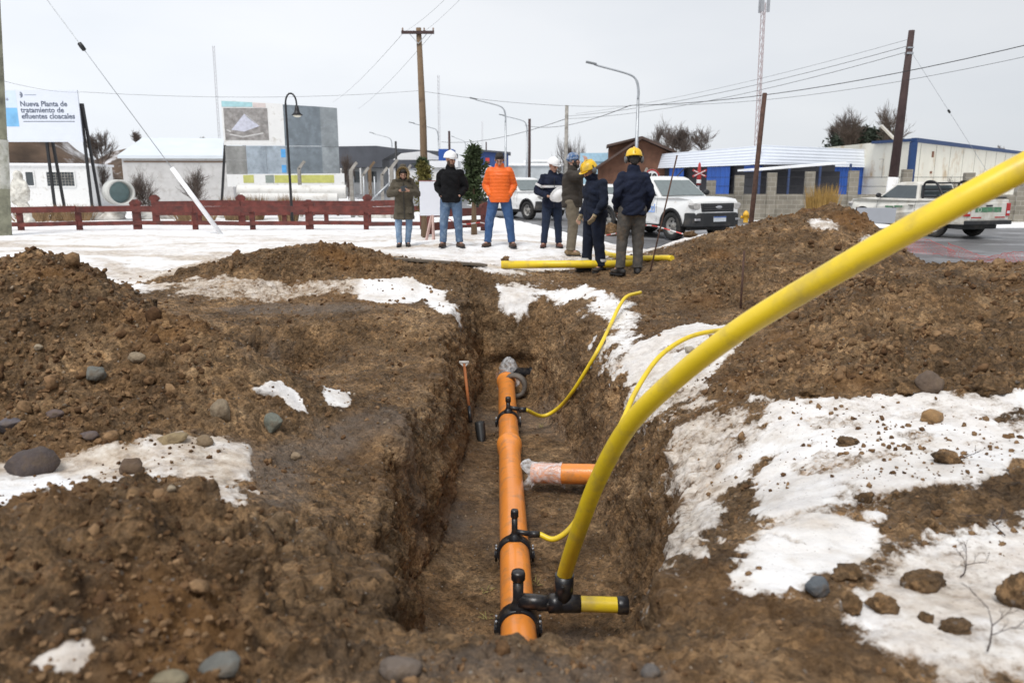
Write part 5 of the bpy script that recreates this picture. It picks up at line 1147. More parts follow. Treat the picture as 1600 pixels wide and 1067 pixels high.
# ---- white roofed blue shed: two wings meeting at a corner
def ribbed(a, b, z0a, z1a, z0b, z1b, tilt, n, mt, name, root, rib=.05):
    "sheet between ground points a and b with vertical or horizontal ribs"
    m = MB(); vs = []; a = Vector(a); b = Vector(b); d = (b-a); nrm = Vector((d.y, -d.x, 0)).normalized()
    if nrm.y > 0: nrm = -nrm
    for k in range(n*4+1):
        t = k/(n*4); off = nrm*(rib if k % 4 in (1, 2) else 0)
        vs.append(a + d*t + off + Vector((0,0,z0a+(z0b-z0a)*t))); vs.append(a + d*t + off - nrm*tilt + Vector((0,0,z1a+(z1b-z1a)*t)))
    m.add(vs, [(2*k, 2*k+2, 2*k+3, 2*k+1) for k in range(n*4)]); return m.build(name, mt, root, clean=False)
def hribbed(a, b, z0a, z1a, z0b, z1b, tilt, n, mt, name, root, rib=.02):
    m = MB(); a = Vector(a); b = Vector(b); d = b-a; nrm = Vector((d.y, -d.x, 0)).normalized()
    if nrm.y > 0: nrm = -nrm
    vs = []
    for k in range(n*4+1):
        t = k/(n*4); off = nrm*(rib if k % 4 in (0, 3) else 0)
        vs += [a + off - nrm*tilt*t + Vector((0,0,z0a+(z1a-z0a)*t)), b + off - nrm*tilt*t + Vector((0,0,z0b+(z1b-z0b)*t))]
    m.add(vs, [(2*k, 2*k+1, 2*k+3, 2*k+2) for k in range(n*4)]); return m.build(name, mt, root, clean=False)
YC, YL, YR = 46, 60, 50
M_WROOF = mat('white_ribbed_sheet', (.74,.78,.85), .5, .1, .03, 2); M_DARKIN = mat('shed_interior_shade', (.03,.03,.035), .9)  # near-black colour stands in for shade inside the sheds
root = empty('blue_shed', (xx(1183,YC), YC, 0), 0, 'long blue sheet metal shed with deep white ribbed roof behind the block wall', 'building'); o_ = root.location
cL, cC, cR = Vector((xx(1002,YL), YL, 0))-o_, Vector((0,0,0)), Vector((xx(1365,YR), YR, 0))-o_
hribbed(cL, cC, zz(264,YL), zz(243,YL), zz(257,YC), zz(227,YC), .25, 6, M_WROOF, 'roof', root)
hribbed(cC+Vector((.01,0,0)), cR, zz(257,YC), zz(226,YC), zz(262,YR), zz(234,YR), .25, 6, M_WROOF, 'roof', root)
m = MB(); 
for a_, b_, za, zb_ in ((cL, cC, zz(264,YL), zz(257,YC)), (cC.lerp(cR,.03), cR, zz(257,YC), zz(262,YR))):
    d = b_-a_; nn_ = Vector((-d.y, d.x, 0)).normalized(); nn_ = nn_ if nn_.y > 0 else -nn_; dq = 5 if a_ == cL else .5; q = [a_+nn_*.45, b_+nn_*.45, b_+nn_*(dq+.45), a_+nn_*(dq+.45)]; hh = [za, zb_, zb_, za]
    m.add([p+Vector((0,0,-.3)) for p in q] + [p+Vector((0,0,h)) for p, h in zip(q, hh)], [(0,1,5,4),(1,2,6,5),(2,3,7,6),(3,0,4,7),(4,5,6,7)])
m.build('shaded_inner_wall', M_DARKIN, root)  # dark block painted as the shade behind the open bays
for (t0, t1) in ((.0,.06),(.28,.42),(.62,.80),(.90,.995)):
    a_, b_ = cL.lerp(cC, t0), cL.lerp(cC, t1); z0_ = zz(264,YL)+(zz(257,YC)-zz(264,YL))*t0 - .05; ribbed(a_+Vector((.1,.15,0)), b_+Vector((.1,.15,0)), -.2, z0_, -.2, z0_, 0, max(2, int((t1-t0)*30)), M_BLUE, 'blue_panel', root)
for (t0, t1) in ((.01,.12),(.16,.30),(.62,.98)):
    a_, b_ = cC.lerp(cR, t0), cC.lerp(cR, t1); z0_ = zz(258,YC)-.06; ribbed(a_+Vector((0,.15,0)), b_+Vector((0,.15,0)), -.2, z0_, -.2, z0_, 0, max(2, int((t1-t0)*40)), M_BLUE, 'blue_panel', root)
m = MB(); m.prism([(0,0),(0,0),(0,0)], 0, 0) if False else None
e0, e1 = cL, cL+Vector((-.6,5,0)); m.add([e0+Vector((0,0,zz(264,YL))), e0+Vector((-.2,1.6,zz(243,YL))), e1+Vector((0,0,zz(264,YL)))], [(0,1,2)]); m.build('gable', M_WROOF, root, clean=False)
# lean-to with snow in the yard
YY = 42; a_, b_ = P(1186, 267, YY), P(1322, 256, YY+1)
root = empty('lean_to', (a_.x, YY, 0), 0, 'dark lean-to with a thin snow covered roof between wall and blue shed', 'shed'); d = b_-Vector((a_.x, YY, 0)); az = a_.z
m = MB(); m.add([(0,0,az),(d.x,d.y,d.z),(d.x,4,d.z),(0,4,az),(0,0,az+.11),(d.x,d.y,d.z+.11),(d.x,4,d.z+.11),(0,4,az+.11)], [(0,1,5,4),(1,2,6,5),(2,3,7,6),(3,0,4,7),(4,5,6,7)]); m.build('roof', M_SNOWP, root)
m = MB(); m.add([(0.02,.02,az-.004),(d.x-.02,d.y+.02,d.z-.004),(d.x-.02,4,d.z-.004),(0.02,4,az-.004)], [(0,3,2,1)]); m.build('shaded_underside', M_DARKIN, root, clean=False)  # near-black sheet puts the shade under the roof into colour
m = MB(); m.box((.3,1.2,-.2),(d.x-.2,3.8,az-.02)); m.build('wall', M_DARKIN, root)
for t in (0.02,.33,.66,.98): m = MB(); m.bar((d.x*t,.15,-.2),(d.x*t,.15,az+(d.z-az)*t-.01),.10); m.build('post', mat('navy_post', (.03,.05,.12)), root)
# ---- block wall with pillars
def block_mat():
    m = bpy.data.materials.new('concrete_blocks'); m.use_nodes = True; t = m.node_tree; bs = t.nodes['Principled BSDF']; tc_ = t.nodes.new('ShaderNodeTexCoord'); mp_ = t.nodes.new('ShaderNodeMapping'); mp_.inputs['Rotation'].default_value = (R(90),0,0)
    b_ = t.nodes.new('ShaderNodeTexBrick'); b_.inputs['Scale'].default_value = 1; b_.inputs['Brick Width'].default_value = .4; b_.inputs['Row Height'].default_value = .2; b_.inputs['Mortar Size'].default_value = .012; b_.inputs['Color1'].default_value = (.27,.245,.20,1); b_.inputs['Color2'].default_value = (.20,.18,.145,1); b_.inputs['Mortar'].default_value = (.33,.31,.27,1)
    t.links.new(tc_.outputs['Object'], mp_.inputs[0]); t.links.new(mp_.outputs[0], b_.inputs['Vector']); nz_ = t.nodes.new('ShaderNodeTexNoise'); nz_.inputs['Scale'].default_value = 1.5; nz_.inputs['Detail'].default_value = 7; t.links.new(tc_.outputs['Object'], nz_.inputs['Vector'])
    mr = t.nodes.new('ShaderNodeMapRange'); mr.inputs[3].default_value = .5; mr.inputs[4].default_value = 1.5; t.links.new(nz_.outputs['Fac'], mr.inputs[0]); vm_ = t.nodes.new('ShaderNodeVectorMath'); vm_.operation = 'SCALE'; t.links.new(b_.outputs['Color'], vm_.inputs[0]); t.links.new(mr.outputs[0], vm_.inputs['Scale']); t.links.new(vm_.outputs[0], bs.inputs['Base Color']); bs.inputs['Roughness'].default_value = .95; return m
M_BLOCK = block_mat(); W0, W1 = Vector((xx(1105,36),36,0)), Vector((xx(1660,34),34,0)); dW = W1-W0; root = empty('block_wall', W0, math.atan2(dW.y, dW.x), 'weathered concrete block wall with tall pillars along the far kerb', 'wall'); Lw = dW.length
hW = zz(304,35)
m = MB(); m.box((0,-.07,-.3),(Lw,.07,hW)); m.build('wall_panel', M_BLOCK, root)
for px_, yt in ((1112,282),(1158,274),(1211,270),(1272,268),(1341,267),(1424,265),(1520,270),(1600,272)):
    t = (px_-1105)/(1660-1105); x_ = Lw*t; m = MB(); m.box((x_-.2,-.17,-.3),(x_+.2,.17,zz(yt,35))); m.build('pillar', M_BLOCK, root, bevel=.02)
m = MB()
for z_ in (hW+.35, hW+.75): m.tube([(0,0,z_),(Lw,0,z_)], .012, 6)
m.build('wire', M_BLACKM, root)
Yh_ = 33.2; x_ = xx(1169,Yh_); root = empty('fire_hydrant', (x_, Yh_, gz(x_,Yh_)), 0, 'small yellow hydrant standing before the block wall', 'hydrant'); M_HY = mat('hydrant_yellow', (.75,.42,.03), .5)
m = MB(); m.lathe([(.16,-.1),(.16,.03),(.10,.05),(.10,.42),(.13,.45),(.13,.50),(.11,.56),(.06,.63),(.02,.66)], None, 18); m.build('barrel', M_HY, root)
for s in (-1,1): m = MB(); m.lathe([(.05,.08),(.05,.17),(.065,.17),(.065,.21),(.02,.22)], Matrix.Translation((0,0,.38)) @ rot_to((s,0,0)).to_4x4(), 12); m.build('outlet', M_HY, root)
# ---- cream building with blue trim
YK, YA, YE = 44, 48.5, 70
M_CREAM = mat('cream_panel', (.80,.77,.66), .6, 0, .05, .8, .08, 8, dirt=(.50,.36,.20), dirtamt=.22, dscale=.7); M_TRIM = mat('navy_trim', (.02,.05,.14), .6, spec=.3)
kx = xx(1421,YK); root = empty('cream_building', (kx, YK, 0), 0, 'cream panelled building with dark blue corner and roof trim at right', 'building'); o_ = root.location
pA, pE = Vector((xx(1362,YA),YA,0))-o_, Vector((xx(1610,YE),YE,0))-o_; zK, zA, zE = zz(219,YK), zz(223,YA), zz(242,YE)
m = MB(); q = [pA, Vector((0,0,0)), pE, pE+Vector((-8,6,0)), pA+Vector((0,12,0))]; hh = [zA, zK, zE, zE, zA]
m.add([p+Vector((0,0,-.3)) for p in q] + [p+Vector((0,0,h)) for p, h in zip(q, hh)], [(0,1,6,5),(1,2,7,6),(2,3,8,7),(3,4,9,8),(4,0,5,9),(5,6,7,8,9)]); m.build('wall', M_CREAM, root)
m = MB(); m.bar(pA+Vector((-.1,-.05,zA)), Vector((.0,-.08,zK)), .3, .16); m.bar(Vector((0,-.08,zK)), pE+Vector((.1,-.05,zE)), .3, .22); m.build('roof_trim', M_TRIM, root)
m = MB(); m.bar((0,-.06,-.3),(0,-.06,zK-.11),.34,.24); m.build('corner_trim', M_TRIM, root)
dE = pE.normalized()
for t, z0_, z1_ in ((3.9, 3.0, 3.35),(3.9,2.05,2.2)):
    c = dE*t + Vector((.02,-.03,0)); m = MB(); m.bar(c+Vector((0,0,z0_)), c+Vector((0,0,z1_)), .14, .05); m.build('bracket', mat('rust_bracket', (.20,.09,.05)), root)
for k in range(8):
    c = dE*(1.5+k*3.2) + Vector((.004,-.008,0)); m = MB(); m.bar(c+Vector((0,0,-.2)), c+Vector((0,0,zK+(zE-zK)*(1.5+k*3.2)/pE.length-.14)), .025, .02); m.build('panel_joint', mat('joint_grey', (.42,.40,.35)), root)
for f_, a_, b_ in ((.35, 1.1, 2.1), (.72, 1.8, 2.9)):
    c = pA*f_ + Vector((0,-.03,0)); m = MB(); m.bar(c+Vector((0,0,a_)), c+Vector((0,0,b_)), .05, .04); m.bar(c+Vector((-.25,0,b_)), c+Vector((.28,0,b_+.02)), .05, .04); m.build('wall_pipe', mat('grey_pipe', (.35,.34,.32)), root)
sl = P(1388, 205, 50); m = MB(); m.bar(sl+Vector((-.5,0,.35)), sl+Vector((.45,0,-.5)), .3, .1); o = m.build('floodlight', mat('pale_tin', (.6,.58,.55))); 
m = MB(); m.bar(sl+Vector((.2,0,-.2)), Vector((sl.x+1.3,50,3.5)), .06); m.build('bracket', M_STEEL, o); tag(o, 'pale slanting floodlight left of the dark pole above the cream wall', 'floodlight')
# ---- road signs
def pole_at(px, Y_, h, r, nm, label, cat):
    x_ = xx(px, Y_); root = empty(nm, (x_, Y_, gz(x_, Y_)), 0, label, cat); m = MB(); m.tube([(0,0,-.2),(0,0,h)], r, 10); m.build('post', M_STEEL, root); return root
Ys = 27; root = pole_at(1018, Ys, zz(268,Ys)-.05, .035, 'speed_sign', 'round white speed sign reading 40 beside the rear worker', 'road sign'); g0 = root.location.z; zc = zz(277,Ys)-g0
M_SW, M_SR, M_SB = mat('sign_white', (.8,.8,.8), .4, 0, .02), mat('sign_red_film', (.42,.03,.03), .4, 0, .02), mat('sign_black', (.02,.02,.02), .4)
rt_ = rot_to((0,-1,0)).to_4x4()
m = MB(); m.lathe([(.01,.0),(.27,.0),(.27,.02),(.01,.02)], Matrix.Translation((0,-.04,zc)) @ rt_, 28, False); m.build('disc', M_SW, root)
m = MB(); m.lathe([(.215,.0),(.268,.0),(.268,.006),(.215,.006)], Matrix.Translation((0,-.0605,zc)) @ rt_, 28, False, False); m.build('red_ring', M_SR, root)
text_obj('40', .34, Matrix.Translation((-.005,-.068,zc-.115)) @ RX, M_SB, root, 'lettering', .003, 'CENTER', .014)
Ys = 31; root = pole_at(1092, Ys, zz(262,Ys), .04, 'crossing_sign', 'red and white crossed warning sign above the cab of the middle pickup', 'road sign'); g0 = root.location.z; zc = zz(271,Ys)-g0
for s in (-1,1):
    m = MB(); m.bar((-.27,-.06-.012*s,zc-.13*s),(.27,-.06-.012*s,zc+.13*s),.02,.085,(0,0,1)); m.build('cross_arm', M_SR, root)
    m = MB(); m.bar((-.22,-.082-.012*s,zc-.106*s),(.22,-.082-.012*s,zc+.106*s),.006,.03,(0,0,1)); m.build('white_stripe', M_SW, root)
m = MB(); m.lathe([(.09,-.45),(.09,-.1),(.05,.35),(.01,.42)], Matrix.Translation((0,0,zc)), 14); m.build('cone', M_SR, root)
m = MB(); m.lathe([(.092,-.38),(.092,-.24)], Matrix.Translation((0,0,zc)), 14, True, False); m.build('white_band', M_SW, root)
# ---- blank boards
Ys = 15.6; x0_, x1_ = xx(655,Ys), xx(691.5,Ys); cx_ = (x0_+x1_)/2; g0 = gz(cx_, Ys); root = empty('blank_board', (cx_, Ys, g0), R(2), 'blank white board on a pinkish timber easel between the two left men', 'board')
m = MB(); hw = (x1_-x0_)/2; m.box((-hw,-.02,zz(337,Ys)-g0),(hw,.0,zz(283.5,Ys)-g0)); m.build('panel', mat('board_white', (.72,.74,.80), .6, 0, .02), root, bevel=.004)
m = MB(); m.box((-hw-.01,-.025,zz(283.4,Ys)-g0),(hw+.01,.01,zz(282.2,Ys)-g0)); m.build('top_edge', mat('edge_rose', (.30,.12,.12)), root)
M_PINK = mat('pinkish_timber', (.52,.36,.32), .8, 0, .2)
for dx, dy in ((-.13,-.1),(.02,-.12),(.03,.22)): m = MB(); m.bar((0.02,.02,zz(330,Ys)-g0),(dx,dy,-.06),.035,.045); m.build('leg', M_PINK, root)
Ys = 15.2; x0_, x1_ = xx(1344,Ys), xx(1404,Ys); cx_ = (x0_+x1_)/2; g0 = 0.0; root = empty('blank_board', (cx_, Ys, g0), R(-3), 'blank grey board half hidden behind the tall heap, before the right pickup', 'board'); hw = (x1_-x0_)/2
m = MB(); m.box((-hw,-.02,zz(349,Ys)),(hw,.0,zz(325,Ys))); m.build('panel', mat('board_grey', (.40,.42,.46), .5, 0, .04), root, bevel=.004)
for s in (-1,1): m = MB(); m.bar((s*hw*.93,.03,-.1),(s*hw*.93,.03,zz(324,Ys)),.05); m.build('leg', M_DWOOD, root)
# ---- overhead wires
def wire(pa, pb_, sag, r, label, n=16):
    pa, pb_ = Vector(pa), Vector(pb_); pts = []
    for k in range(n+1):
        t = k/n; p = pa.lerp(pb_, t); p.z -= sag*4*t*(1-t); pts.append(p)
    m = MB(); m.tube(pts, r, 5); o = m.build('overhead_wire', M_BLACKM); tag(o, label, 'wire', 'overhead wires'); return o
for k, (ya, yb_) in enumerate(((62,178),(72,182),(81,186))):
    a_ = P(1419, ya, 34); wire(a_, P(884 if k else 900, yb_, 58), .35+.1*k, .011 if k else .007, ('top wire from the dark right pole down to the left','middle wire from the dark right pole down to the left','lowest wire of the three leaving the dark right pole')[k])
wire(P(1720, 42, 26), P(985, 165, 44), .55, .016, 'thick black wire crossing behind the dark pole to the right edge')
wire(P(1720, 62, 26), P(1000, 164, 44.5), .60, .008, 'fine wire just under the thick black one at the right')
wire(P(985, 165, 44), P(820, 196, 84), .6, .02, 'thick wire continuing left from the nearest street lamp')
wire(P(985, 166, 44), P(655, 142, 38), .25, .008, 'thin wire between the nearest street lamp and the wooden pole')
wire(P(655, 142, 38), P(130, 144, 33), .25, .006, 'thin wire from the wooden pole left over the hoardings')
wire(P(130, 144, 33), P(2, 126, 19), .1, .004, 'thin wire end between lettered hoarding and left pole')
wire(P(884, 186, 58), P(690, 222, 95), .6, .022, 'sagging wire from the pale slim pole to the far lamps')
wire(P(632, 50, 38), P(720, -25, 20), .1, .004, 'faint wire rising from the left end of the crossarm')
wire(P(662, 50, 38), P(760, -45, 20), .1, .004, 'faint wire rising from the middle of the crossarm')
wire(P(632, 50, 38), P(520, 160, 90), .3, .008, 'faint wire dropping left behind the photo hoarding')
wire(P(678, 50, 38), P(560, 170, 90), .3, .008, 'faint wire dropping left beside the one behind the hoarding')
gt_ = topR + Vector((0,0,-.75)); gb_ = P(1560, 296, 36); root = empty('guy_wire', gb_, 0, 'thin guy wire slanting right from the dark pole with small insulator', 'wire')
m = MB(); d = gt_-gb_; m.tube([(0,0,0), d], .008, 5); m.build('wire', M_STEEL, root); m = MB(); m.lathe([(.01,-.1),(.045,-.08),(.05,0),(.045,.08),(.01,.1)], Matrix.Translation(d*.58) @ rot_to(d).to_4x4(), 10); m.build('insulator', M_BLACKM, root)
# ---- barricade tape and safety netting
M_TAPE = mat('tape_red', (.60,.07,.06), .5); 
def tape_mat():
    m = mat('striped_tape', (.6,.07,.06), .5); t = m.node_tree; bs = t.nodes['Principled BSDF']; tc_ = t.nodes.new('ShaderNodeTexCoord'); wv = t.nodes.new('ShaderNodeTexWave'); wv.inputs['Scale'].default_value = 1.6; wv.bands_direction = 'X'
    r_ = t.nodes.new('ShaderNodeValToRGB'); r_.color_ramp.interpolation = 'CONSTANT'; r_.color_ramp.elements[0].color = (.6,.06,.05,1); r_.color_ramp.elements[1].position = .5; r_.color_ramp.elements[1].color = (.75,.72,.72,1)
    t.links.new(tc_.outputs['Object'], wv.inputs['Vector']); t.links.new(wv.outputs['Fac'], r_.inputs[0]); t.links.new(r_.outputs[0], bs.inputs['Base Color']); return m
M_ST = tape_mat()
def tape(pts, label, w_=.05):
    pts = smooth_path(pts, 10); m = MB(); vs = []
    for k, p in enumerate(pts): tw = .5*math.sin(k*.35); vs += [p+Vector((0,w_*.5*math.sin(tw),-w_*.5*math.cos(tw))), p-Vector((0,w_*.5*math.sin(tw),-w_*.5*math.cos(tw)))]
    m.add(vs, [(2*k,2*k+2,2*k+3,2*k+1) for k in range(len(pts)-1)]); o = m.build('barricade_tape', M_ST, clean=False); md = o.modifiers.new('s','SOLIDIFY'); md.thickness = .001; bake(o); tag(o, label, 'tape'); return o
tape([P(940,369,14), P(975,362,14.5), P(1012,352,15), P(1055,362,14.6), P(1100,376,14.4), P(1160,386,14)], 'red and white tape sagging in front of the middle pickup', .022)
tape([P(690,338,17), P(722,350,17.4), P(752,348,18), P(768,356,18.2)], 'red and white tape behind the black jacket man', .025)
def netting(p0, p1, h, label, seed):
    rg = random.Random(seed); m = MB(); nx_, nz_ = 46, 9; p0, p1 = Vector(p0), Vector(p1); g = []
    for i in range(nx_+1):
        t = i/nx_; sag = .5 + .5*math.cos(t*6.28*1.5); col_ = []
        for j in range(nz_+1):
            u_ = j/nz_; p = p0.lerp(p1, t) + Vector((rg.gauss(0,.012), .18*math.sin(t*9+u_*2), h*u_*(.35+.65*sag) + rg.gauss(0,.01) - .04*math.sin(t*12))); col_.append(p)
        g.append(col_)
    for i in range(nx_):
        for j in range(nz_+1):
            m.bar(g[i][j], g[i+1][j], .008 if j in (0,nz_) else .003)
    for i in range(nx_+1):
        for j in range(nz_): m.bar(g[i][j], g[i][j+1], .003)
    o = m.build('safety_netting', M_TAPE, clean=False); tag(o, label, 'netting'); return o
netting((xx(1370,20.5),20.5,-.08), (xx(1500,18.5),18.5,-.12), .42, 'drooping red netting on the road before the right pickup wheel', 1)
netting((xx(1500,18.5),18.5,-.12), (xx(1690,15.2),15.2,-.1), .34, 'red plastic netting on the road behind the right earth bank', 2)
# snow lumps / dark clods lying on the snow behind
for k, (px_, py_, w_, h_) in enumerate(((1078,366,26,14),(1096,352,34,16),(1035,362,22,10),(1050,344,20,10),(790,405,14,12),(955,362,36,30))):
    stone(px_, py_, w_, h_, soilc, ('dark lump in the snow between rear worker and tall heap','longer dark lump in front of the middle pickup wheel','small dark lump right of the rear worker','smallest lump under the tape near the pickup','knobbly lump just behind the end of the straight yellow pipe','brown lump showing between the two helmeted workers')[k], 'clod', 'soil_clod', 301+k, .3, False, .4)
# rubble and snow heaps behind the fence
M_RUB = mat('snowy_rubble', (.62,.60,.56), .9, 0, .15, 4, .5, 8, dirt=(.20,.16,.12), dirtamt=.45, dscale=3)
for k, (px_, w_, h_) in enumerate(((110,1.6,.4),(165,1.2,.35),(250,1.6,.3),(60,1.3,.35),(330,1.6,.25),(600,1.2,.3))):
    v, f = rock_shape(400+k, 3, .5); Y_ = 26.5+k*.4; x_ = xx(px_, Y_); m = MB(); m.add([Vector((a*w_*.6, b*.5, c*h_)) for a, b, c in v], f.tolist(), True); o = m.build('rubble_heap', M_RUB, clean=False); o.location = (x_, Y_, gz(x_,Y_)+.05)
    tag(o, ('snowy rubble heap left of the culvert section','snowy rubble heap right beside the culvert section','snow dusted rubble under the left leafless shrub','snow dusted rubble below the white house','snow dusted rubble near the left prop of the photo hoarding','snow heap behind the fence left of the fur hood')[k], 'rubble')
# ================================================================== VEHICLES
M_CARW = mat('white_car_paint', (.76,.76,.75), .28, 0, .03, 2, coat=.5, dirt=(.50,.45,.37), dirtamt=.14, dscale=2.2)
M_CARD = mat('dusty_white_paint', (.70,.68,.62), .4, 0, .05, 2, coat=.2, dirt=(.42,.36,.27), dirtamt=.40, dscale=1.8)
M_TYRE = mat('tyre_rubber', (.018,.018,.018), .85, 0, .3, 20, .3, 60, dirt=(.09,.08,.07), dirtamt=.3)
M_RIM = mat('wheel_rim', (.38,.37,.35), .5, .4, .15, 8, dirt=(.2,.17,.13), dirtamt=.4, dscale=6)
M_TRIMB = mat('black_trim', (.022,.023,.025), .55, 0, .2, 8, dirt=(.09,.08,.07), dirtamt=.25)
M_WIND = glass_mat('windscreen', (.16,.19,.19), .06); M_SIDEG = glass_mat('side_glass', (.06,.075,.08), .06)
M_CHROME = mat('chrome', (.6,.6,.62), .15, .9, .03); M_LAMPG = mat('headlamp_glass', (.50,.48,.46), .12, .2, .25, 14); M_TAIL = mat('tail_lamp_red', (.45,.02,.02), .2)
M_PLATE = mat('plate_white', (.66,.70,.74), .5); M_PLATEB = mat('plate_blue', (.08,.16,.45), .5)
def car(loc, rz, paint, label, cat='pickup', cab=(1.05,.28,-.50,-.72), Lf=2.45, Lr=-2.75, belt=1.18, roof=1.76, bed=True, name='pickup_truck', ax=(1.62,-1.58), hood=1.17, rack=False, bumper=True, steel=True, clad=True):
    root = empty(name, loc, rz, label, cat); RW = .40 if bed else .32; dz = hood - 1.10 if bed else hood-1.10+.12
    def hwf(x, z):
        h = .925 if bed else .86
        if x > Lf-.55: h -= .16*((x-Lf+.55)/.55)**2
        if x < Lr+.3: h -= .04*((Lr+.3-x)/.3)
        if z > 1.0: h -= .20*(z-1.0)
        if z < .6: h -= .10*(.6-z)
        return h
    def arch(cx, r=.47): return [(cx + r*math.cos(a), max(.385 + r*math.sin(a), .44)) for a in np.linspace(-.05, math.pi+.05, 13)]
    top = [(Lf,.50),(Lf+.02,.78),(Lf-.03,hood-.10),(Lf-.15,hood-.02),(Lf-.6,hood+.02),(cab[0]+.05,belt+.01)]
    top += ([(cab[3],belt),(cab[3]-.03,belt+.05),(Lr+.02,belt+.05),(Lr,.60)] if bed else [(cab[3],belt),(Lr+.25,belt-.02),(Lr,belt-.2),(Lr-.03,.55)])
    prof = top + [(Lr+.05,.46)] + [(x, z) for x, z in arch(ax[1])][::-1] + [(ax[1]+.6,.42),(ax[0]-.6,.42)] + [(x, z) for x, z in arch(ax[0])][::-1]
    def outline(): return prof
    m = MB(); n = len(prof); cols = (-1, -.55, 0, .55, 1); vs = []
    for t in cols:
        for x, z in prof:
            hz = z + (.035*(1-t*t) if (z > .95 and x > cab[0]-.1) else 0); xx_ = x + (.05*(1-t*t) if x > Lf-.2 else (-.02*(1-t*t) if x < Lr+.1 else 0)); vs.append((xx_, t*hwf(x, z), hz))
    fs = [tuple(range(n)), tuple(range(n*5-1, n*4-1, -1))] + [(i+k*n, i+(k+1)*n, (i+1)%n+(k+1)*n, (i+1)%n+k*n) for k in range(4) for i in range(n)]
    m.add(vs, fs); body = m.build('body', paint, root, bevel=.022)
    # cab
    hb, hr = hwf(0, belt)-.012, hwf(0, belt)-.185
    def cabpt(t, z): return t*(hb + (hr-hb)*((z-belt)/(roof-belt)))
    cp = [(cab[0]+.02,belt-.02),(cab[1]+.05,roof-.045),(cab[1]-.10,roof),(cab[2]+.10,roof+.01),(cab[2]-.02,roof-.04),(cab[3],belt-.02)]
    m = MB(); vs = [(x, cabpt(t, z)*(1 if abs(t) == 1 else 1), z + .02*(1-t*t)*(z > roof-.1)) for t in (-1,-.5,0,.5,1) for x, z in cp]; n = len(cp)
    m.add(vs, [tuple(range(n)), tuple(range(n*5-1, n*4-1, -1))] + [(i+k*n, i+(k+1)*n, (i+1)%n+(k+1)*n, (i+1)%n+k*n) for k in range(4) for i in range(n)]); m.build('cab', paint, root, bevel=.03)
    # glass
    def fx_(z): t = (z-belt)/(roof-.045-belt); return cab[0]+.02 + (cab[1]+.05-cab[0]-.02)*t
    def rx_(z): t = (z-belt)/(roof-.04-belt); return cab[3] + (cab[2]-.02-cab[3])*t
    z0, z1 = belt+.05, roof-.10; m = MB(); vs = []
    for t in (-1,-.5,0,.5,1):
        for z in (z0, z1): vs.append((fx_(z)+.018, cabpt(t, z)-.075*t, z+.008))
    m.add(vs, [(2*k,2*k+2,2*k+3,2*k+1) for k in range(4)]); m.build('windscreen', M_WIND, root, clean=False)
    m = MB(); vs = []
    for t in (-1,-.5,0,.5,1):
        for z in (z0+.04, z1): vs.append((rx_(z)-.014, cabpt(t, z)-.09*t, z+.006))
    m.add(vs, [(2*k,2*k+1,2*k+3,2*k+2) for k in range(4)]); m.build('rear_window', M_SIDEG, root, clean=False)
    nwin = 1 if (cab[1]-cab[3]) < 1.4 else 2
    for s in (-1, 1):
        xa_, xb_ = cab[0]-.02, cab[3]+.10
        segs = [(xa_, xb_)] if nwin == 1 else [(xa_, (xa_+xb_)/2-.22), ((xa_+xb_)/2-.30, xb_)]
        for (u0, u1) in segs:
            q = [(u0 if u0 != xa_ else fx_(z0)-.13, z0), (min(u0, fx_(z1)-.12), z1), (max(u1, rx_(z1)+.08), z1), (max(u1, rx_(z0)+.08), z0)]
            m = MB(); m.add([(x, s*(abs(cabpt(1, z))+.006), z) for x, z in q], [(0,1,2,3)]); m.build('side_window', M_SIDEG, root, clean=False)
        # mirror, handle, door seams
        m = MB(); m.ell((cab[0]-.22, s*(hb+.13), belt+.13), (.06,.11,.085)); m.bar((cab[0]-.22, s*hb, belt+.06), (cab[0]-.22, s*(hb+.09), belt+.09), .04); m.build('mirror', M_TRIMB, root)
        d_ = hwf(0,.9); m = MB(); hx = (cab[3]+.22) if nwin == 1 else ((xa_+xb_)/2-.12); m.box((hx-.09, s*d_-.01 if s > 0 else -d_-.028, .985), (hx+.09, s*d_+.028 if s > 0 else -d_+.01, 1.015)); m.build('door_handle', M_TRIMB, root)
        for xs_ in ([cab[0]-.10, cab[3]+.06] if nwin == 1 else [cab[0]-.10, (xa_+xb_)/2-.26, cab[3]+.06]):
            m = MB(); m.add([(xs_-.006, s*(hwf(0,.5)+.004), .50),(xs_+.006, s*(hwf(0,.5)+.004), .50),(xs_+.006, s*(hwf(0,.75)+.004), .98),(xs_-.006, s*(hwf(0,.75)+.004), .98),(xs_+.006, s*(hwf(0,belt)+.004), belt-.03),(xs_-.006, s*(hwf(0,belt)+.004), belt-.03)], [(0,1,2,3),(3,2,4,5)]); m.build('door_seam', M_TRIMB, root, clean=False)
        for k, cx in enumerate(ax):
            w = empty('wheel', (cx, s*(.80 if bed else .74), RW), 0); w.parent = root; rot = rot_to((0, s, 0)).to_4x4()
            m = MB(); m.lathe([(RW*.60,-.11),(RW*.93,-.12),(RW,-.07),(RW,.07),(RW*.93,.12),(RW*.60,.11),(RW*.60,-.11)], rot, 36, True, False); m.build('tyre', M_TYRE, w)
            m = MB(); m.lathe([(.01,.055),(.07,.06),(.075,.04),(RW*.40,.02),(RW*.50,.06),(RW*.605,.10),(RW*.605,-.08),(.01,-.08)], rot, 30, True, False)
            m.build('rim', M_RIM if steel else M_CHROME, w)
            for j in range(6):
                a = j*math.pi/3; c = Vector((math.cos(a)*RW*.38, s*.035, math.sin(a)*RW*.38)); m = MB(); m.ell(c, (.035,.012,.035), u=10, v=6); m.build('rim_hole', M_TRIMB, w)
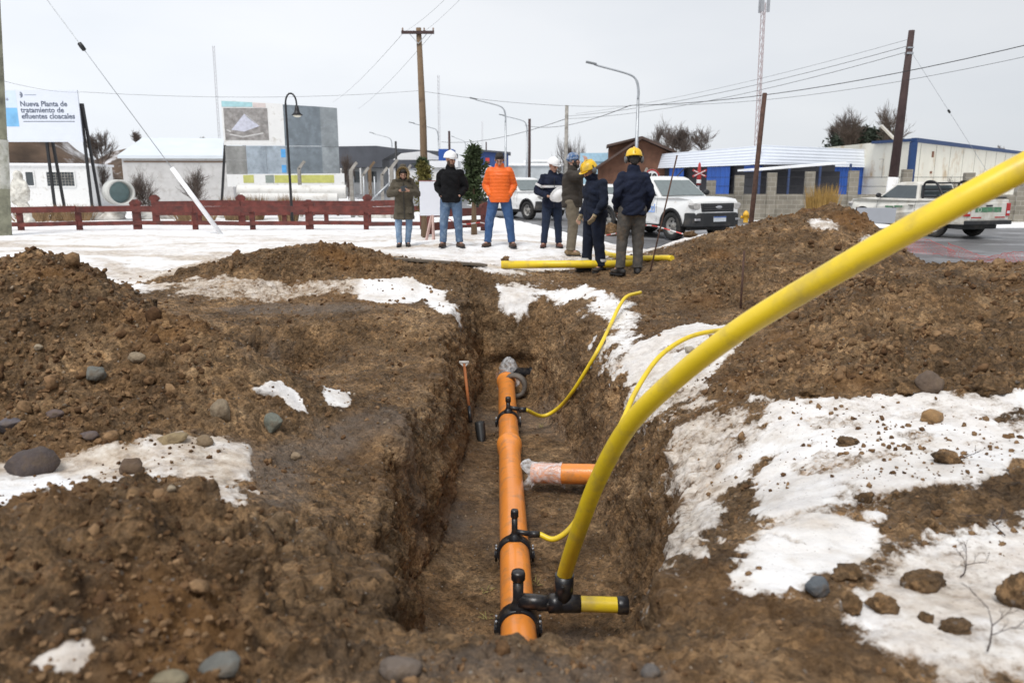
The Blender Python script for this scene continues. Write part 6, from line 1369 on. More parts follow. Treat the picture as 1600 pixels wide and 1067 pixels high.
            if clad:
                m = MB(); r1, r2 = .455, .525; vs = []
                for a in np.linspace(-.02, math.pi+.02, 15):
                    x0_, z0_ = cx+r1*math.cos(a), max(.385+r1*math.sin(a), .43); x2_, z2_ = cx+r2*math.cos(a), max(.385+r2*math.sin(a), .43)
                    for (x_, z_, e_) in ((x0_,z0_,.03),(x2_,z2_,.012),(x0_,z0_,-.10)): vs.append((x_, s*(hwf(cx, z_)+e_), z_))
                m.add(vs, [(3*i,3*i+3,3*i+4,3*i+1) for i in range(14)] + [(3*i+2,3*i+5,3*i+3,3*i) for i in range(14)], True); m.build('wheel_arch', M_TRIMB, root, clean=False)
    m = MB(); m.box((Lr+.25,-.72,.30),(Lf-.3,.72,.455)); m.build('chassis', M_TRIMB, root)
    m = MB(); m.box((ax[0]-.5,-.79,.44),(ax[0]+.5,.79,.86)) if False else m.box((ax[1]-.42,-.78,.42),(ax[1]+.42,.78,.9)); 
    # front
    if bumper:
        m = MB(); m.prism([(Lf-.42,-.90),(Lf-.02,-.82),(Lf+.10,-.55),(Lf+.13,0),(Lf+.10,.55),(Lf-.02,.82),(Lf-.42,.90),(Lf-.42,.6),(Lf-.42,-.6)], .40, .72+dz, axis='z'); m.build('front_bumper', M_TRIMB if steel else paint, root, bevel=.03)
        m = MB(); m.prism([(Lf-.05,-.60),(Lf+.060,-.56),(Lf+.075,0),(Lf+.060,.56),(Lf-.05,.60)],   .745+dz, .975+dz, axis='z'); g = m.build('grille', M_TRIMB, root, bevel=.015)
        for z_ in (.80+dz,.86+dz,.92+dz): m = MB(); m.bar((Lf+.07,-.52,z_),(Lf+.07,.52,z_),.02,.018,(0,0,1)); m.build('grille_bar', mat('grille_grey', (.07,.07,.075), .4), root)
        m = MB(); m.ell((Lf+.088,0,.865+dz),(.014,.115,.048)); m.build('badge', M_CHROME, root)
        for s in (-1, 1):
            m = MB(); m.prism([(s*.60,.78+dz),(s*.80,.82+dz),(s*.86,.93+dz),(s*.82,.985+dz),(s*.60,.97+dz)], Lf-.20, Lf+.015, axis='x'); o = m.build('headlight', M_LAMPG, root, bevel=.012)
            m = MB(); m.prism([(s*.50,.575),(s*.78,.585),(s*.78,.635),(s*.50,.645)], Lf-.1, Lf+.118 - .05, axis='x'); m.build('fog_strip', M_CHROME, root)
        m = MB(); m.box((Lf+.13,-.22,.55),(Lf+.142,.22,.69)); p_ = m.build('number_plate', M_PLATE, root); m = MB(); m.box((Lf+.1425,-.22,.66),(Lf+.146,.22,.69)); m.build('plate_band', M_PLATEB, p_)
    # rear
    if bed:
        m = MB(); m.box((Lr+.07,-.80,.62),(cab[3]-.06,.80,belt+.052)); 
        inn = MB(); inn.box((Lr+.10,-.76,belt+.0525),(cab[3]-.10,.76,belt+.056)); inn.build('bed_liner', M_TRIMB, root)
        m = MB(); m.box((Lr-.022,-.72,.62),(Lr-.0,.72,1.13)); tg_ = m.build('tailgate', paint, root, bevel=.01)
        m = MB(); m.box((Lr-.035,-.13,1.02),(Lr-.022,.13,1.07)); m.build('tailgate_handle', M_TRIMB, tg_)
        m = MB(); m.prism([(Lr-.18,-.84),(Lr+.05,-.90),(Lr+.05,.90),(Lr-.18,.84)], .46, .585, axis='z'); m.build('rear_bumper', M_TRIMB if rack else M_CHROME, root, bevel=.02)
    for s in (-1, 1):
        y0_, y1_ = sorted((s*.735, s*.892)); 
        if bed: m = MB(); m.box((Lr-.03,y0_,.72),(Lr+.12,y1_,1.12)); m.build('tail_light', M_TAIL, root, bevel=.012); m = MB(); m.box((Lr-.034,y0_+.02,.80),(Lr-.028,y1_-.02,.88)); m.build('reverse_light', M_PLATE, root)
        else: m = MB(); m.box((Lr-.03,y0_-.05,.72),(Lr+.06,y1_-.06,.90)); m.build('tail_light', M_TAIL, root, bevel=.012)
    if rack:
        for s in (-1, 1):
            m = MB(); m.tube(smooth_path([(cab[3]-.10,s*.78,belt+.05),(cab[3]-.10,s*.74,roof-.02),(cab[3]-.55,s*.74,roof-.02),(cab[3]-.95,s*.78,belt+.07)], 5), .035, 10); m.build('roll_bar', M_BLACKM, root)
            m = MB(); m.bar((cab[3]-.10,s*.80,belt+.11),(Lr+.1,s*.80,belt+.11),.05); m.build('bed_rail', M_BLACKM, root)
        for xk, zk in ((cab[3]-.12,roof-.02),(cab[3]-.52,roof-.02),(cab[3]-.12,belt+.35)): m = MB(); m.bar((xk,-.74,zk),(xk,.74,zk),.05); m.build('cross_bar', M_BLACKM, root)
        m = MB(); m.bar((Lr+.1,-.8,belt+.11),(Lr+.1,.8,belt+.11),.04); m.build('cross_bar', M_BLACKM, root)
    return root
M_LOGO = mat('logo_blue_print', (.06,.17,.55), .5, 0, .05); M_LOGO2 = mat('logo_pale_print', (.30,.45,.80), .5, 0, .1); M_LOGOO = mat('logo_orange', (.70,.25,.05), .5)
t1 = car((4.55, 23.7, .035), R(-63), M_CARW, 'white single cab pickup facing the camera behind the rear worker, blue lettering on the door', cab=(1.05,.28,-.78,-.98))
def side_text(root, s, x, z, size, mt, side=-1, bold=.004, y=.932):
    # reads correctly from outside on the given side of the car
    M_ = Matrix.Translation((x, side*y, z)) @ (Matrix.Rotation(R(90), 4, 'X') if side < 0 else Matrix.Rotation(R(180), 4, 'Z') @ Matrix.Rotation(R(90), 4, 'X'))
    return text_obj(s, size, M_, mt, root, 'lettering', .002, 'LEFT', bold)
side_text(t1, 'cam', -.30, .76, .36, M_LOGO, bold=.014); side_text(t1, 'uzzi', .34, .76, .36, M_LOGO2, bold=.008)
m = MB(); m.bar((.1,.45,1.77),(.28,.60,2.02),.03) ; m.build('aerial', M_TRIMB, t1)
b_ = MB(); b_.bar((-.55,-.3,1.79),(-.40,-.3,2.02),.05); b_.build('beacon_bracket', M_CONC, t1)
t2 = car((.35, 35.0, .035), R(-52), M_CARW, 'white pickup farther back between the orange jacket and the navy jacket', cab=(1.05,.28,-1.35,-1.55))
side_text(t2, 'c', -.30, .78, .42, M_LOGO, bold=.02); side_text(t2, 'cam', -.14, .66, .18, M_LOGOO)
t3 = car((15.05-.31*2.75, 24.6+.95*2.75, -.135), R(108), M_CARD, 'dusty white pickup seen from behind under the thick yellow pipe, green tailgate sticker', cab=(1.05,.28,-.62,-.80), rack=True, steel=False)
M_GREEN = mat('green_sticker', (.07,.22,.11), .5, 0, .25, 12, dirt=(.3,.3,.26), dirtamt=.4, dscale=9)
m = MB(); m.box((-2.775,-.52,.84),(-2.7725,.56,1.00)); m.build('green_sticker', M_GREEN, t3)
m = MB(); m.lathe([(.05,0),(.078,0),(.078,.003),(.05,.003)], Matrix.Translation((-2.776,.38,.92)) @ rot_to((-1,0,0)).to_4x4(), 20, False, False); m.build('sticker_emblem', mat('pale_green', (.45,.52,.42)), t3)
for k, (a_, b2_) in enumerate(((-.70,-.28),(.28,.70))): m = MB(); m.box((-2.776,a_,.66),(-2.7725,b2_,.70)); m.build('reflector_strip', M_TAIL, t3)
for (a_, b2_, z_) in ((.60,.22,.93),(.18,-.10,.95)): m = MB(); m.box((a_-.4,.932,z_-.03),(a_-.05,.936,z_+.03)); m.build('door_print', M_GREEN, t3)
x_ = xx(945, 30); t4 = car((x_+.2, 31.5, .035), R(-60), M_CARW, 'white small car half hidden between the two helmeted workers', 'car', cab=(.95,.25,-1.0,-1.75), Lf=2.0, Lr=-2.0, belt=.95, roof=1.48, bed=False, name='small_car', ax=(1.28,-1.24), hood=.90, steel=False, clad=False)
# ================================================================== PEOPLE
M_SKIN = mat('skin', (.46,.26,.185), .55, 0, .08, 20, .08, 60)
M_HAIRD = mat('dark_hair', (.022,.017,.014), .7, 0, .4, 60, .8, 90); M_HAIRB = mat('brown_beard', (.06,.035,.022), .8, 0, .4, 60, .8, 90)
M_EYE = mat('eye_dark', (.03,.02,.02), .3); M_LIP = mat('lip', (.32,.14,.12), .6)
def cloth(name, c, v=.18, s=9, b=.5, bs=26, rough=.9, **k): return mat(name, c, rough, 0, v, s, b, bs, **k)
def V3(*a): return Vector(a)
def capsule(m, pts, rr, n=14):
    m.tube(smooth_path(pts, 4) if len(pts) > 2 else pts, list(np.interp(np.linspace(0, 1, (len(pts)-1)*4+1 if len(pts) > 2 else 2), np.linspace(0, 1, len(pts)), rr)), n)
    m.ell(pts[0], (rr[0],)*3, u=n, v=8); m.ell(pts[-1], (rr[-1],)*3, u=n, v=8)
def rings(m, rs, n=28):
    vs = []
    for (cx, cy, z, rx, ry) in rs:
        for j in range(n):
            a = 2*math.pi*j/n; c, s = math.cos(a), math.sin(a); e_ = .82
            vs.append((cx + rx*abs(c)**e_*(1 if c > 0 else -1), cy + ry*abs(s)**e_*(1 if s > 0 else -1), z))
    k = len(rs); m.add(vs, [(i*n+j, i*n+(j+1)%n, (i+1)*n+(j+1)%n, (i+1)*n+j) for i in range(k-1) for j in range(n)] + [tuple(range(n))[::-1], tuple(range((k-1)*n, k*n))], True)
def hand(m, w, d, side, nrm, curl=.5, sc_=1.0):
    "palm, four fingers and thumb; w wrist, d pointing direction, nrm the palm side"
    d = d.normalized(); nrm = (nrm - d*nrm.dot(d)).normalized(); x = d.cross(nrm)*side
    Mx = Matrix((x, nrm, d)).transposed()
    m.ell(w + d*.045*sc_, (.040*sc_, .017*sc_, .055*sc_), Mx, 14, 8)
    for k, (off, ln) in enumerate(((.030,.072),(.010,.080),(-.011,.075),(-.031,.060))):
        p0 = w + d*.082*sc_ + x*off*sc_; a1 = curl*.6; a2 = curl*1.5; l = ln*sc_
        d1 = d*math.cos(a1) + nrm*math.sin(a1); d2 = d*math.cos(a2) + nrm*math.sin(a2)
        p1 = p0 + d1*l*.5 + x*off*.12; p2 = p1 + d2*l*.5; m.tube([p0-d*.012, p0, p1, p2], [.0095*sc_,.0095*sc_,.0088*sc_,.0070*sc_], 8)
        m.ell(p2, (.007*sc_,)*3, u=8, v=6)
    t0 = w + d*.02*sc_ + x*.026*sc_; t1_ = t0 + (x*.75 + d*.6 + nrm*.25).normalized()*.040*sc_; t2_ = t1_ + (x*.25 + d*.85 + nrm*(.3+curl*.5)).normalized()*.032*sc_
    m.tube([t0, t1_, t2_], [.0125*sc_,.011*sc_,.0085*sc_], 8); m.ell(t2_, (.0085*sc_,)*3, u=8, v=6)
def wrinkle(o, strength, size, seed=0):
    me = o.data; n = len(me.vertices); co = np.empty(n*3); me.vertices.foreach_get('co', co); co = co.reshape(-1, 3); no = np.empty(n*3); me.vertices.foreach_get('normal', no); no = no.reshape(-1, 3)
    a = np.abs(vnoise(co[:, 0]/size*.7+seed, co[:, 1]/size*.7, co[:, 2]/size*.9 + co[:, 0]/size*.5, seed)); b = vnoise(co[:, 0]/size*1.6+co[:, 2]/size, co[:, 1]/size*1.6, co[:, 2]/size*1.6, seed+1)
    co += no*((a-.35)*strength*.8 + b*strength*.22)[:, None]; me.vertices.foreach_set('co', co.ravel()); me.update()
def person(px, pyf, pyt, rz, P_, label, height):
    """P_ pose: joints in metres for a 1.75 m figure looking along -y; x is to the viewer's right when rz = 0"""
    p, _ = land(px, pyf); z_top = zz(pyt, p.y); s = (z_top - p.z)/height
    root = empty('person', (p.x, p.y, p.z), rz, label, 'person'); root.scale = (s, s, s)
    j = dict(pelvis=V3(0,0,.95), chest=V3(0,0,1.28), neck=V3(0,.01,1.50), head=V3(0,-.01,1.625))
    j.update({k: Vector(v) for k, v in P_['j'].items()})
    for sd, s_ in (('l', -1), ('r', 1)):
        j.setdefault('hip'+sd, V3(s_*.095,0,.93)); j.setdefault('knee'+sd, V3(s_*.12,-.02,.50)); j.setdefault('ank'+sd, V3(s_*.14,.02,.09))
        j.setdefault('sho'+sd, V3(s_*.162,.01,1.39)); j.setdefault('elb'+sd, V3(s_*.27,.04,1.14)); j.setdefault('wri'+sd, V3(s_*.25,-.06,.90))
        j.setdefault('toe'+sd, V3(s_*.03,-.16,-.055))
    yaw, pit = P_.get('head', (0, 0)); HR = Matrix.Rotation(yaw, 3, 'Z') @ Matrix.Rotation(pit, 3, 'X'); H = j['head']
    # --- body: one continuous skin surface
    m = MB()
    m.ell(H + HR @ V3(0,.012,.035), (.076,.094,.092), HR); m.ell(H + HR @ V3(0,-.022,-.045), (.058,.066,.070), HR); m.ell(H + HR @ V3(0,-.060,-.095), (.028,.026,.022), HR)
    m.tube([H + HR @ V3(0,-.088,.020), H + HR @ V3(0,-.100,-.012), H + HR @ V3(0,-.108,-.028)], [.010,.013,.015], 10); m.ell(H + HR @ V3(0,-.104,-.030), (.017,.014,.012), HR, 10, 6)
    m.ell(H + HR @ V3(0,-.080,.040), (.052,.022,.014), HR)      # brow
    m.ell(H + HR @ V3(0,-.086,-.062), (.026,.014,.012), HR)     # mouth
    for s_ in (-1, 1): m.ell(H + HR @ V3(s_*.078,.005,0), (.012,.020,.032), HR, 10, 8); m.ell(H + HR @ V3(s_*.040,-.066,-.012), (.026,.024,.024), HR, 10, 8)
    m.tube([H + HR @ V3(0,.01,-.05), j['neck'], j['neck'] - V3(0,0,.08)], [.056,.058,.075], 16)
    rings(m, [(j['neck'].x, j['neck'].y, j['neck'].z-.03, .07,.06), (j['chest'].x, j['chest'].y, j['chest'].z+.12, .15,.09), (j['chest'].x, j['chest'].y, j['chest'].z, .14,.09), (j['pelvis'].x, j['pelvis'].y, j['pelvis'].z+.08, .12,.085), (j['pelvis'].x, j['pelvis'].y, j['pelvis'].z-.05, .13,.09)])
    for sd, s_ in (('l', -1), ('r', 1)):
        capsule(m, [j['sho'+sd]*.97, j['elb'+sd], j['wri'+sd]], [.045,.037,.026], 10); capsule(m, [j['hip'+sd], j['knee'+sd], j['ank'+sd]], [.072,.048,.036], 10)
        m.tube([j['ank'+sd], j['ank'+sd] + j['toe'+sd]*.9], [.036,.026], 10)
        hd = P_.get('hand'+sd)
        d_, nr, cu = hd if hd else ((j['wri'+sd]-j['elb'+sd]).normalized(), V3(-s_*.8,-.2,0), .35)
        hand(m, j['wri'+sd] - Vector(d_).normalized()*.005, Vector(d_), s_*P_.get('thumb'+sd, 1), Vector(nr), cu)
    body = m.build('body', M_SKIN, root, remesh=.0062)
    for s_ in (-1, 1):
        m = MB(); m.ell(H + HR @ V3(s_*.031,-.083,.020), (.011,.008,.0065), HR, 10, 6); m.build('eye', M_EYE, body)
        m = MB(); m.bar(H + HR @ V3(s_*.016,-.098,.046), H + HR @ V3(s_*.050,-.090,.048), .009); m.build('eyebrow', M_HAIRD, body)
    m = MB(); m.ell(H + HR @ V3(0,-.098,-.063), (.022,.005,.006), HR, 10, 6); m.build('mouth', M_LIP, body)
    O = P_['outfit']
    # --- trousers
    fl = O.get('leg', 1.0); m = MB()
    for sd, s_ in (('l', -1), ('r', 1)):
        hp, kn, an = j['hip'+sd], j['knee'+sd], j['ank'+sd]; lo = an.lerp(kn, .02)
        m.tube(smooth_path([hp+V3(0,0,.03), hp.lerp(kn, .5), kn, kn.lerp(an, .5), lo], 5), list(np.interp(np.linspace(0,1,21), [0,.25,.5,.75,.93,1], [.105*fl,.092*fl,.075*fl,.068*fl,.064*fl*O.get('cuff',1),.068*fl*O.get('cuff',1)])), 18); m.ell(hp, (.105*fl,.11*fl,.11), u=16, v=10)
    pv = j['pelvis']; rings(m, [(pv.x, pv.y, pv.z-.08, .15*fl,.12*fl), (pv.x, pv.y, pv.z+.02, .165*fl,.125*fl), (pv.x, pv.y, pv.z+.12, .15,.11)])
    o = m.build('trousers', O['trousers'], body, remesh=.013); wrinkle(o, .013, .11, 3)
    for sd, s_ in (('l', -1), ('r', 1)):
        an = j['ank'+sd]; tv = j['toe'+sd]; td = V3(tv.x, tv.y, 0).normalized(); m = MB(); hl = an - td*.055; 
        m.tube([an + V3(0,0,.09), an, an - V3(0,0,.03)], [.055,.056,.058], 14); q = Matrix.Rotation(math.atan2(td.x, -td.y), 3, 'Z')
        m.ell(V3(an.x,an.y,.045) + td*.05, (.047,.135,.042), q, 16, 10); m.ell(V3(an.x,an.y,.042) + td*.115, (.048,.065,.038), q, 14, 8); m.ell(hl*1 - V3(0,0,an.z-.045), (.042,.045,.045), q, 12, 8)
        b = m.build('boot', O['boots'], body, remesh=.011)
        m = MB(); m.prism([(an.x + (q @ V3(a, b_, 0)).x, an.y + (q @ V3(a, b_, 0)).y) for a, b_ in ((-.04,.07),(.04,.07),(.05,-.08),(.045,-.15),(.02,-.185),(-.02,-.185),(-.045,-.15),(-.05,-.08))], -.005, .018, axis='z'); m.build('sole', M_BLACKM, b)
    # --- jacket
    J = O['jacket']; w_, dp, hem = J.get('w', 1), J.get('d', 1), J.get('hem', .84); m = MB(); ck, nk = j['chest'], j['neck']
    pr = [(pv.x, pv.y, hem, .185*w_*J.get('flare',1),.135*dp*J.get('flare',1)), (pv.x, pv.y, (hem+1.02)/2, .190*w_,.142*dp), (pv.x, pv.y, 1.04, .178*w_,.138*dp), (ck.x, ck.y, ck.z-.08, .180*w_,.142*dp), (ck.x, ck.y, ck.z+.05, .185*w_,.140*dp), (ck.x, ck.y, ck.z+.13, .155*w_,.115*dp), (nk.x, nk.y, nk.z-.035, .095,.085), (nk.x, nk.y, nk.z+J.get('collar',.02), .078,.078), (nk.x, nk.y-.005, nk.z+J.get('collar',.02)+.012, .068,.068)]
    rings(m, pr); sl = J.get('sleeve', 1)
    for sd, s_ in (('l', -1), ('r', 1)):
        a, b, c = j['sho'+sd], j['elb'+sd], j['wri'+sd]; c2 = b.lerp(c, .97)
        m.tube(smooth_path([a*1.0, a.lerp(b,.5), b, b.lerp(c2,.5), c2], 5), list(np.interp(np.linspace(0,1,21), [0,.25,.5,.75,1], [.083*sl,.078*sl,.066*sl,.058*sl,.048*sl])), 16); m.ell(a, (  .080*sl,)*3, u=16, v=10); m.ell(b, (.066*sl,)*3, u=14, v=8)
    o = m.build('jacket', J['mat'], body, remesh=.013)
    if J.get('quilt'):
        me = o.data; n = len(me.vertices); co = np.empty(n*3); me.vertices.foreach_get('co', co); co = co.reshape(-1,3); no = np.empty(n*3); me.vertices.foreach_get('normal', no); no = no.reshape(-1,3)
        co += no*(.006*np.abs(np.sin(co[:,2]*math.pi/J['quilt'])))[:, None]; me.vertices.foreach_set('co', co.ravel()); me.update(); wrinkle(o, .010, .08, 5)
    else: wrinkle(o, J.get('wr', .03), .10, int(px))
    jk = o
    def strap(zc, h, rx, ry, cx=0, cy=0, nm='reflective_band', mt=None, n=40):
        m = MB(); vs = []
        for k in range(n):
            a = 2*math.pi*k/n; c, s2 = math.cos(a), math.sin(a)
            for dz in (-h/2, h/2): vs.append((cx + rx*abs(c)**.82*(1 if c > 0 else -1), cy + ry*abs(s2)**.82*(1 if s2 > 0 else -1), zc+dz))
        m.add(vs, [(2*k, 2*((k+1)%n), 2*((k+1)%n)+1, 2*k+1) for k in range(n)]); return m.build(nm, mt or M_REFL, jk, clean=False)
    if J.get('bands'):
        strap(ck.z-.06, .045, .190*w_+.028, .142*dp+.028, ck.x, ck.y)
        for sd in 'lr':
            a, b = j['sho'+sd], j['elb'+sd]; c = a.lerp(b, .62); Mx = Matrix.Translation(c) @ rot_to(b-a).to_4x4(); m = MB(); m.lathe([(.090*sl,-.024),(.090*sl,.024)], Mx, 20, True, False); m.build('reflective_band', M_REFL, jk)
    if J.get('zip'):
        m = MB(); m.bar((0, -.150*dp-.012, hem+.02), (0,-.152*dp-.012, 1.40), .012, .012); m.build('zip', M_BLACKM, jk)
    # --- head wear
    hw_ = O.get('head')
    HM = Matrix.Translation(H) @ HR.to_4x4()
    def T_(v): return H + HR @ Vector(v)
    if hw_ in ('white', 'yellow', 'white_muff'):
        mt = M_HELW if 'white' in hw_ else M_HELY
        m = MB(); prof = [(.128,.055),(.134,.062),(.126,.080),(.120,.110),(.104,.145),(.072,.172),(.032,.184),(.002,.186)]
        Mh = HM @ Matrix.Translation((0,.004,-.010)) @ Matrix.Diagonal((.93,1.10,1.0,1)); m.lathe(prof, Mh, 36, True, False); vs = [Mh @ Vector(q) for q in [(math.cos(a)*r_, math.sin(a)*r_*1.0, .058 - (.012 if r_ > .13 else 0)) for r_ in (.118,) for a in np.linspace(0, 6.283, 24, endpoint=False)]]; m.add(vs, [tuple(range(24))])
        h = m.build('helmet', mt, body, clean=False); h.data.polygons.foreach_set('use_smooth', [True]*len(h.data.polygons))
        m = MB(); bp = [(-.10,-.085),(-.085,-.135),(-.045,-.168),(0,-.178),(.045,-.168),(.085,-.135),(.10,-.085),(0,-.06)]; m.prism(bp, .046, .053, HM @ Matrix.Rotation(R(6), 4, 'X') @ Matrix.Translation((0,0,.0)), axis='z'); m.build('brim', mt, h, bevel=.002)
        m = MB(); m.tube([T_((0,-.145,.07)), T_((0,-.10,.155)), T_((0,0,.186)), T_((0,.10,.155)), T_((0,.14,.08))], .012, 8); m.build('ridge', mt, h)
        if hw_ == 'yellow':
            for s_ in (-1, 1):
                m = MB(); m.ell(T_((s_*.112,.015,.010)), (.030,.042,.055), HR, 14, 10); m.build('ear_muff', M_MUFF, h); m = MB(); m.tube([T_((s_*.118,.015,.03)), T_((s_*.128,.01,.10))], .009, 8); m.build('muff_arm', M_BLACKM, h)
    if O.get('hair'):
        m = MB(); vs = []
        for dz, sc3 in ((.038, 1.0),): m.ell(T_((0,.020,.050)), (.084,.100,.090), HR, 20, 12)
        for s_ in (-1, 1): m.ell(T_((s_*.068,.02,.01)), (.018,.045,.05), HR, 10, 8)
        m.ell(T_((0,.075,-.01)), (.066,.04,.07), HR, 14, 8); m.ell(T_((0,-.045,.105)), (.062,.05,.03), HR, 12, 8)
        o = m.build('hair', O['hair'], body, remesh=.008); wrinkle(o, .010, .02, 9)
    if O.get('beard'):
        m = MB(); m.ell(T_((0,-.050,-.088)), (.058,.052,.042), HR, 14, 8); m.ell(T_((0,-.094,-.047)), (.032,.012,.008), HR, 10, 6)
        for s_ in (-1, 1): m.ell(T_((s_*.060,-.02,-.045)), (.020,.040,.045), HR, 10, 8)
        m.build('beard', O['beard'], body, remesh=.008)
    if O.get('gaiter'):
        m = MB(); m.tube([T_((0,-.02,-.03)), T_((0,-.01,-.10)), nk + V3(0,0,-.02)], [.098,.088,.095], 18); o = m.build('neck_gaiter', O['gaiter'], body, remesh=.010); wrinkle(o, .012, .04, 2)
    if O.get('gloves'):
        for sd, s_ in (('l', -1), ('r', 1)):
            m = MB(); w = j['wri'+sd]; hd = P_.get('hand'+sd); d_ = Vector(hd[0]).normalized() if hd else (w - j['elb'+sd]).normalized(); nr = Vector(hd[1]) if hd else V3(-s_*.8,-.2,0)
            hand(m, w, d_, s_, nr, (hd[2] if hd else .35), 1.02); m.tube([w - d_*.05, w + d_*.02], [.042,.036], 12); m.build('glove', O['gloves'], body, remesh=.007)
    return root, body, jk, j, T_, HR, HM
M_REFL = mat('reflective_silver', (.60,.60,.60), .4, .2, .06); M_HELW = mat('helmet_white', (.80,.80,.80), .3, 0, .02, coat=.3); M_HELY = mat('helmet_yellow', (.80,.50,.02), .35, 0, .05, dirt=(.35,.25,.08), dirtamt=.2); M_MUFF = mat('muff_grey', (.13,.13,.13), .5)
C_JEANL = cloth('light_jeans', (.16,.25,.38), dirt=(.32,.42,.54), dirtamt=.35, dscale=8); C_JEAN = cloth('washed_jeans', (.075,.125,.21), dirt=(.22,.30,.40), dirtamt=.35, dscale=6); C_JEANB = cloth('blue_jeans', (.035,.085,.20), dirt=(.09,.16,.30), dirtamt=.3, dscale=6)
C_OLIVE = cloth('olive_parka', (.075,.062,.042), .2); C_BLACK = cloth('black_shell', (.006,.006,.007), .3, rough=.9, spec=.2); C_ORANGE = cloth('orange_puffer', (.80,.135,.010), .06, rough=.55, b=.25); C_NAVY = cloth('navy_shell', (.007,.011,.028), .25, rough=.85, spec=.3)
C_NAVYT = cloth('navy_trousers', (.010,.019,.045), .25); C_BROWNC = cloth('dark_brown_coat', (.035,.028,.022), .25); C_KHAKI = cloth('khaki_trousers', (.15,.125,.09), .2); C_COVER = cloth('navy_coverall', (.008,.012,.026), .3, dirt=(.03,.03,.034), dirtamt=.2, spec=.3); C_MUDT = cloth('muddy_grey_trousers', (.075,.068,.060), .25, dirt=(.19,.13,.08), dirtamt=.36, dscale=4)
B_BROWN = mat('brown_boot', (.075,.042,.028), .7, 0, .3, 14, .3); B_BLACK = mat('black_boot', (.02,.018,.018), .7, 0, .3, 14, .3, dirt=(.10,.07,.045), dirtamt=.35); B_MUST = mat('mustard_boot', (.19,.13,.065), .8, 0, .3, 12, .3); B_RED = mat('reddish_boot', (.12,.045,.03), .7, 0, .3, 12, .3)
# 1 parka with fur hood, phone
r_, b_, jk, j, T_, HR, HM = person(633, 386, 255, R(8), dict(
    j=dict(pelvis=(0,.0,.93), chest=(0,-.03,1.25), neck=(0,-.07,1.46), head=(0,-.12,1.565), kneel=(-.13,-.03,.49), ankl=(-.12,.03,.09), kneer=(.10,-.02,.50), ankr=(.06,.10,.09), elbl=(-.30,-.05,1.14), wril=(-.075,-.30,1.22), elbr=(.30,-.05,1.14), wrir=(.10,-.30,1.22)),
    head=(0, R(28)), handl=(V3(.9,-.25,.3), V3(.1,.6,.6), .9), handr=(V3(-.9,-.25,.3), V3(-.1,.6,.6), .9),
    outfit=dict(trousers=C_JEANL, boots=B_BLACK, leg=1.0, jacket=dict(mat=C_OLIVE, hem=.60, w=1.14, d=1.22, flare=1.08, sleeve=1.14, zip=1, wr=.035), hair=M_HAIRD, beard=M_HAIRD)),
    'person in olive parka, fur trimmed hood up, looking down at a phone', 1.80)
M_FUR = cloth('tan_fur', (.33,.24,.12), .4, 40, 1, 60)
Hc = Vector(j['head']); m = MB(); m.ell(Hc+V3(0,.055,.035), (.135,.135,.15)); m.ell(Hc+V3(0,.06,-.10), (.17,.13,.09)); m.ell(Hc+V3(0,.06,.17), (.075,.07,.05)); ho = m.build('hood', C_OLIVE, jk, remesh=.013)
bm = bmesh.new(); bm.from_mesh(ho.data); cc = Hc + V3(0,-.12,-.01); dl = [v for v in bm.verts if ((v.co-cc).x/.098)**2 + ((v.co-cc).z/.115)**2 < 1 and v.co.y < Hc.y+.02]; bmesh.ops.delete(bm, geom=dl, context='VERTS'); bm.to_mesh(ho.data); bm.free(); wrinkle(ho, .02, .06, 7)
rg = random.Random(9); m = MB()
for k in range(900):
    a = rg.uniform(-.2*math.pi, 1.2*math.pi); c = Hc + V3(math.cos(a)*.112, -.060+rg.uniform(-.02,.02), math.sin(a)*.125-.005); d = V3(math.cos(a)*rg.uniform(-.2,1), rg.uniform(-1,.3), math.sin(a)*rg.uniform(-.2,1)+rg.uniform(-.3,.3)).normalized(); t_ = V3(-math.sin(a)*.006, .002, math.cos(a)*.006); m.add([c-t_, c+t_, c+d*rg.uniform(.03,.055)], [(0,1,2)])
m.tube([Hc + V3(math.cos(a)*.112, -.055, math.sin(a)*.125-.005) for a in np.linspace(-.2*math.pi, 1.2*math.pi, 22)], .022, 8); m.build('fur_trim', M_FUR, ho, clean=False)
def at_world(root, v): 
    bpy.context.view_layer.update(); return root.matrix_world @ Vector(v)
m = MB(); m.box((-.045,-.008,-.078),(.045,.008,.078)); ph_ = m.build('phone', mat('phone_grey', (.05,.055,.06), .25), bevel=.004); ph_.location = at_world(r_, (.012,-.355,1.265)); ph_.rotation_euler = (R(-50), R(80), R(8)); tag(ph_, 'dark phone held up by the person in the fur hood', 'phone')
for s_ in (-1,1): m = MB(); m.box((s_*.105-.065,-.190,.74),(s_*.105+.065,-.172,.88)); m.build('pocket', C_OLIVE, jk, bevel=.01)
# 2 black jacket, white helmet, beard, hands in pockets
person(706, 386, 236, R(-4), dict(
    j=dict(kneel=(-.14,-.02,.50), ankl=(-.17,.02,.09), kneer=(.13,-.02,.50), ankr=(.15,.0,.09), toer=(.10,-.13,-.055), elbl=(-.265,.09,1.13), wril=(-.165,-.085,.97), elbr=(.265,.09,1.13), wrir=(.165,-.085,.97)),
    head=(R(48), R(4)), handl=(V3(.55,.35,-.75), V3(.5,.5,0), .5), handr=(V3(-.55,.35,-.75), V3(-.5,.5,0), .5),
    outfit=dict(trousers=C_JEAN, boots=B_BROWN, leg=1.10, jacket=dict(mat=C_BLACK, hem=.84, w=1.03, d=1.22, sleeve=1.10, collar=.055, wr=.035), head='white', beard=M_HAIRB)),
    'bearded person in bulky black jacket and white helmet, hands in pockets', 1.80)
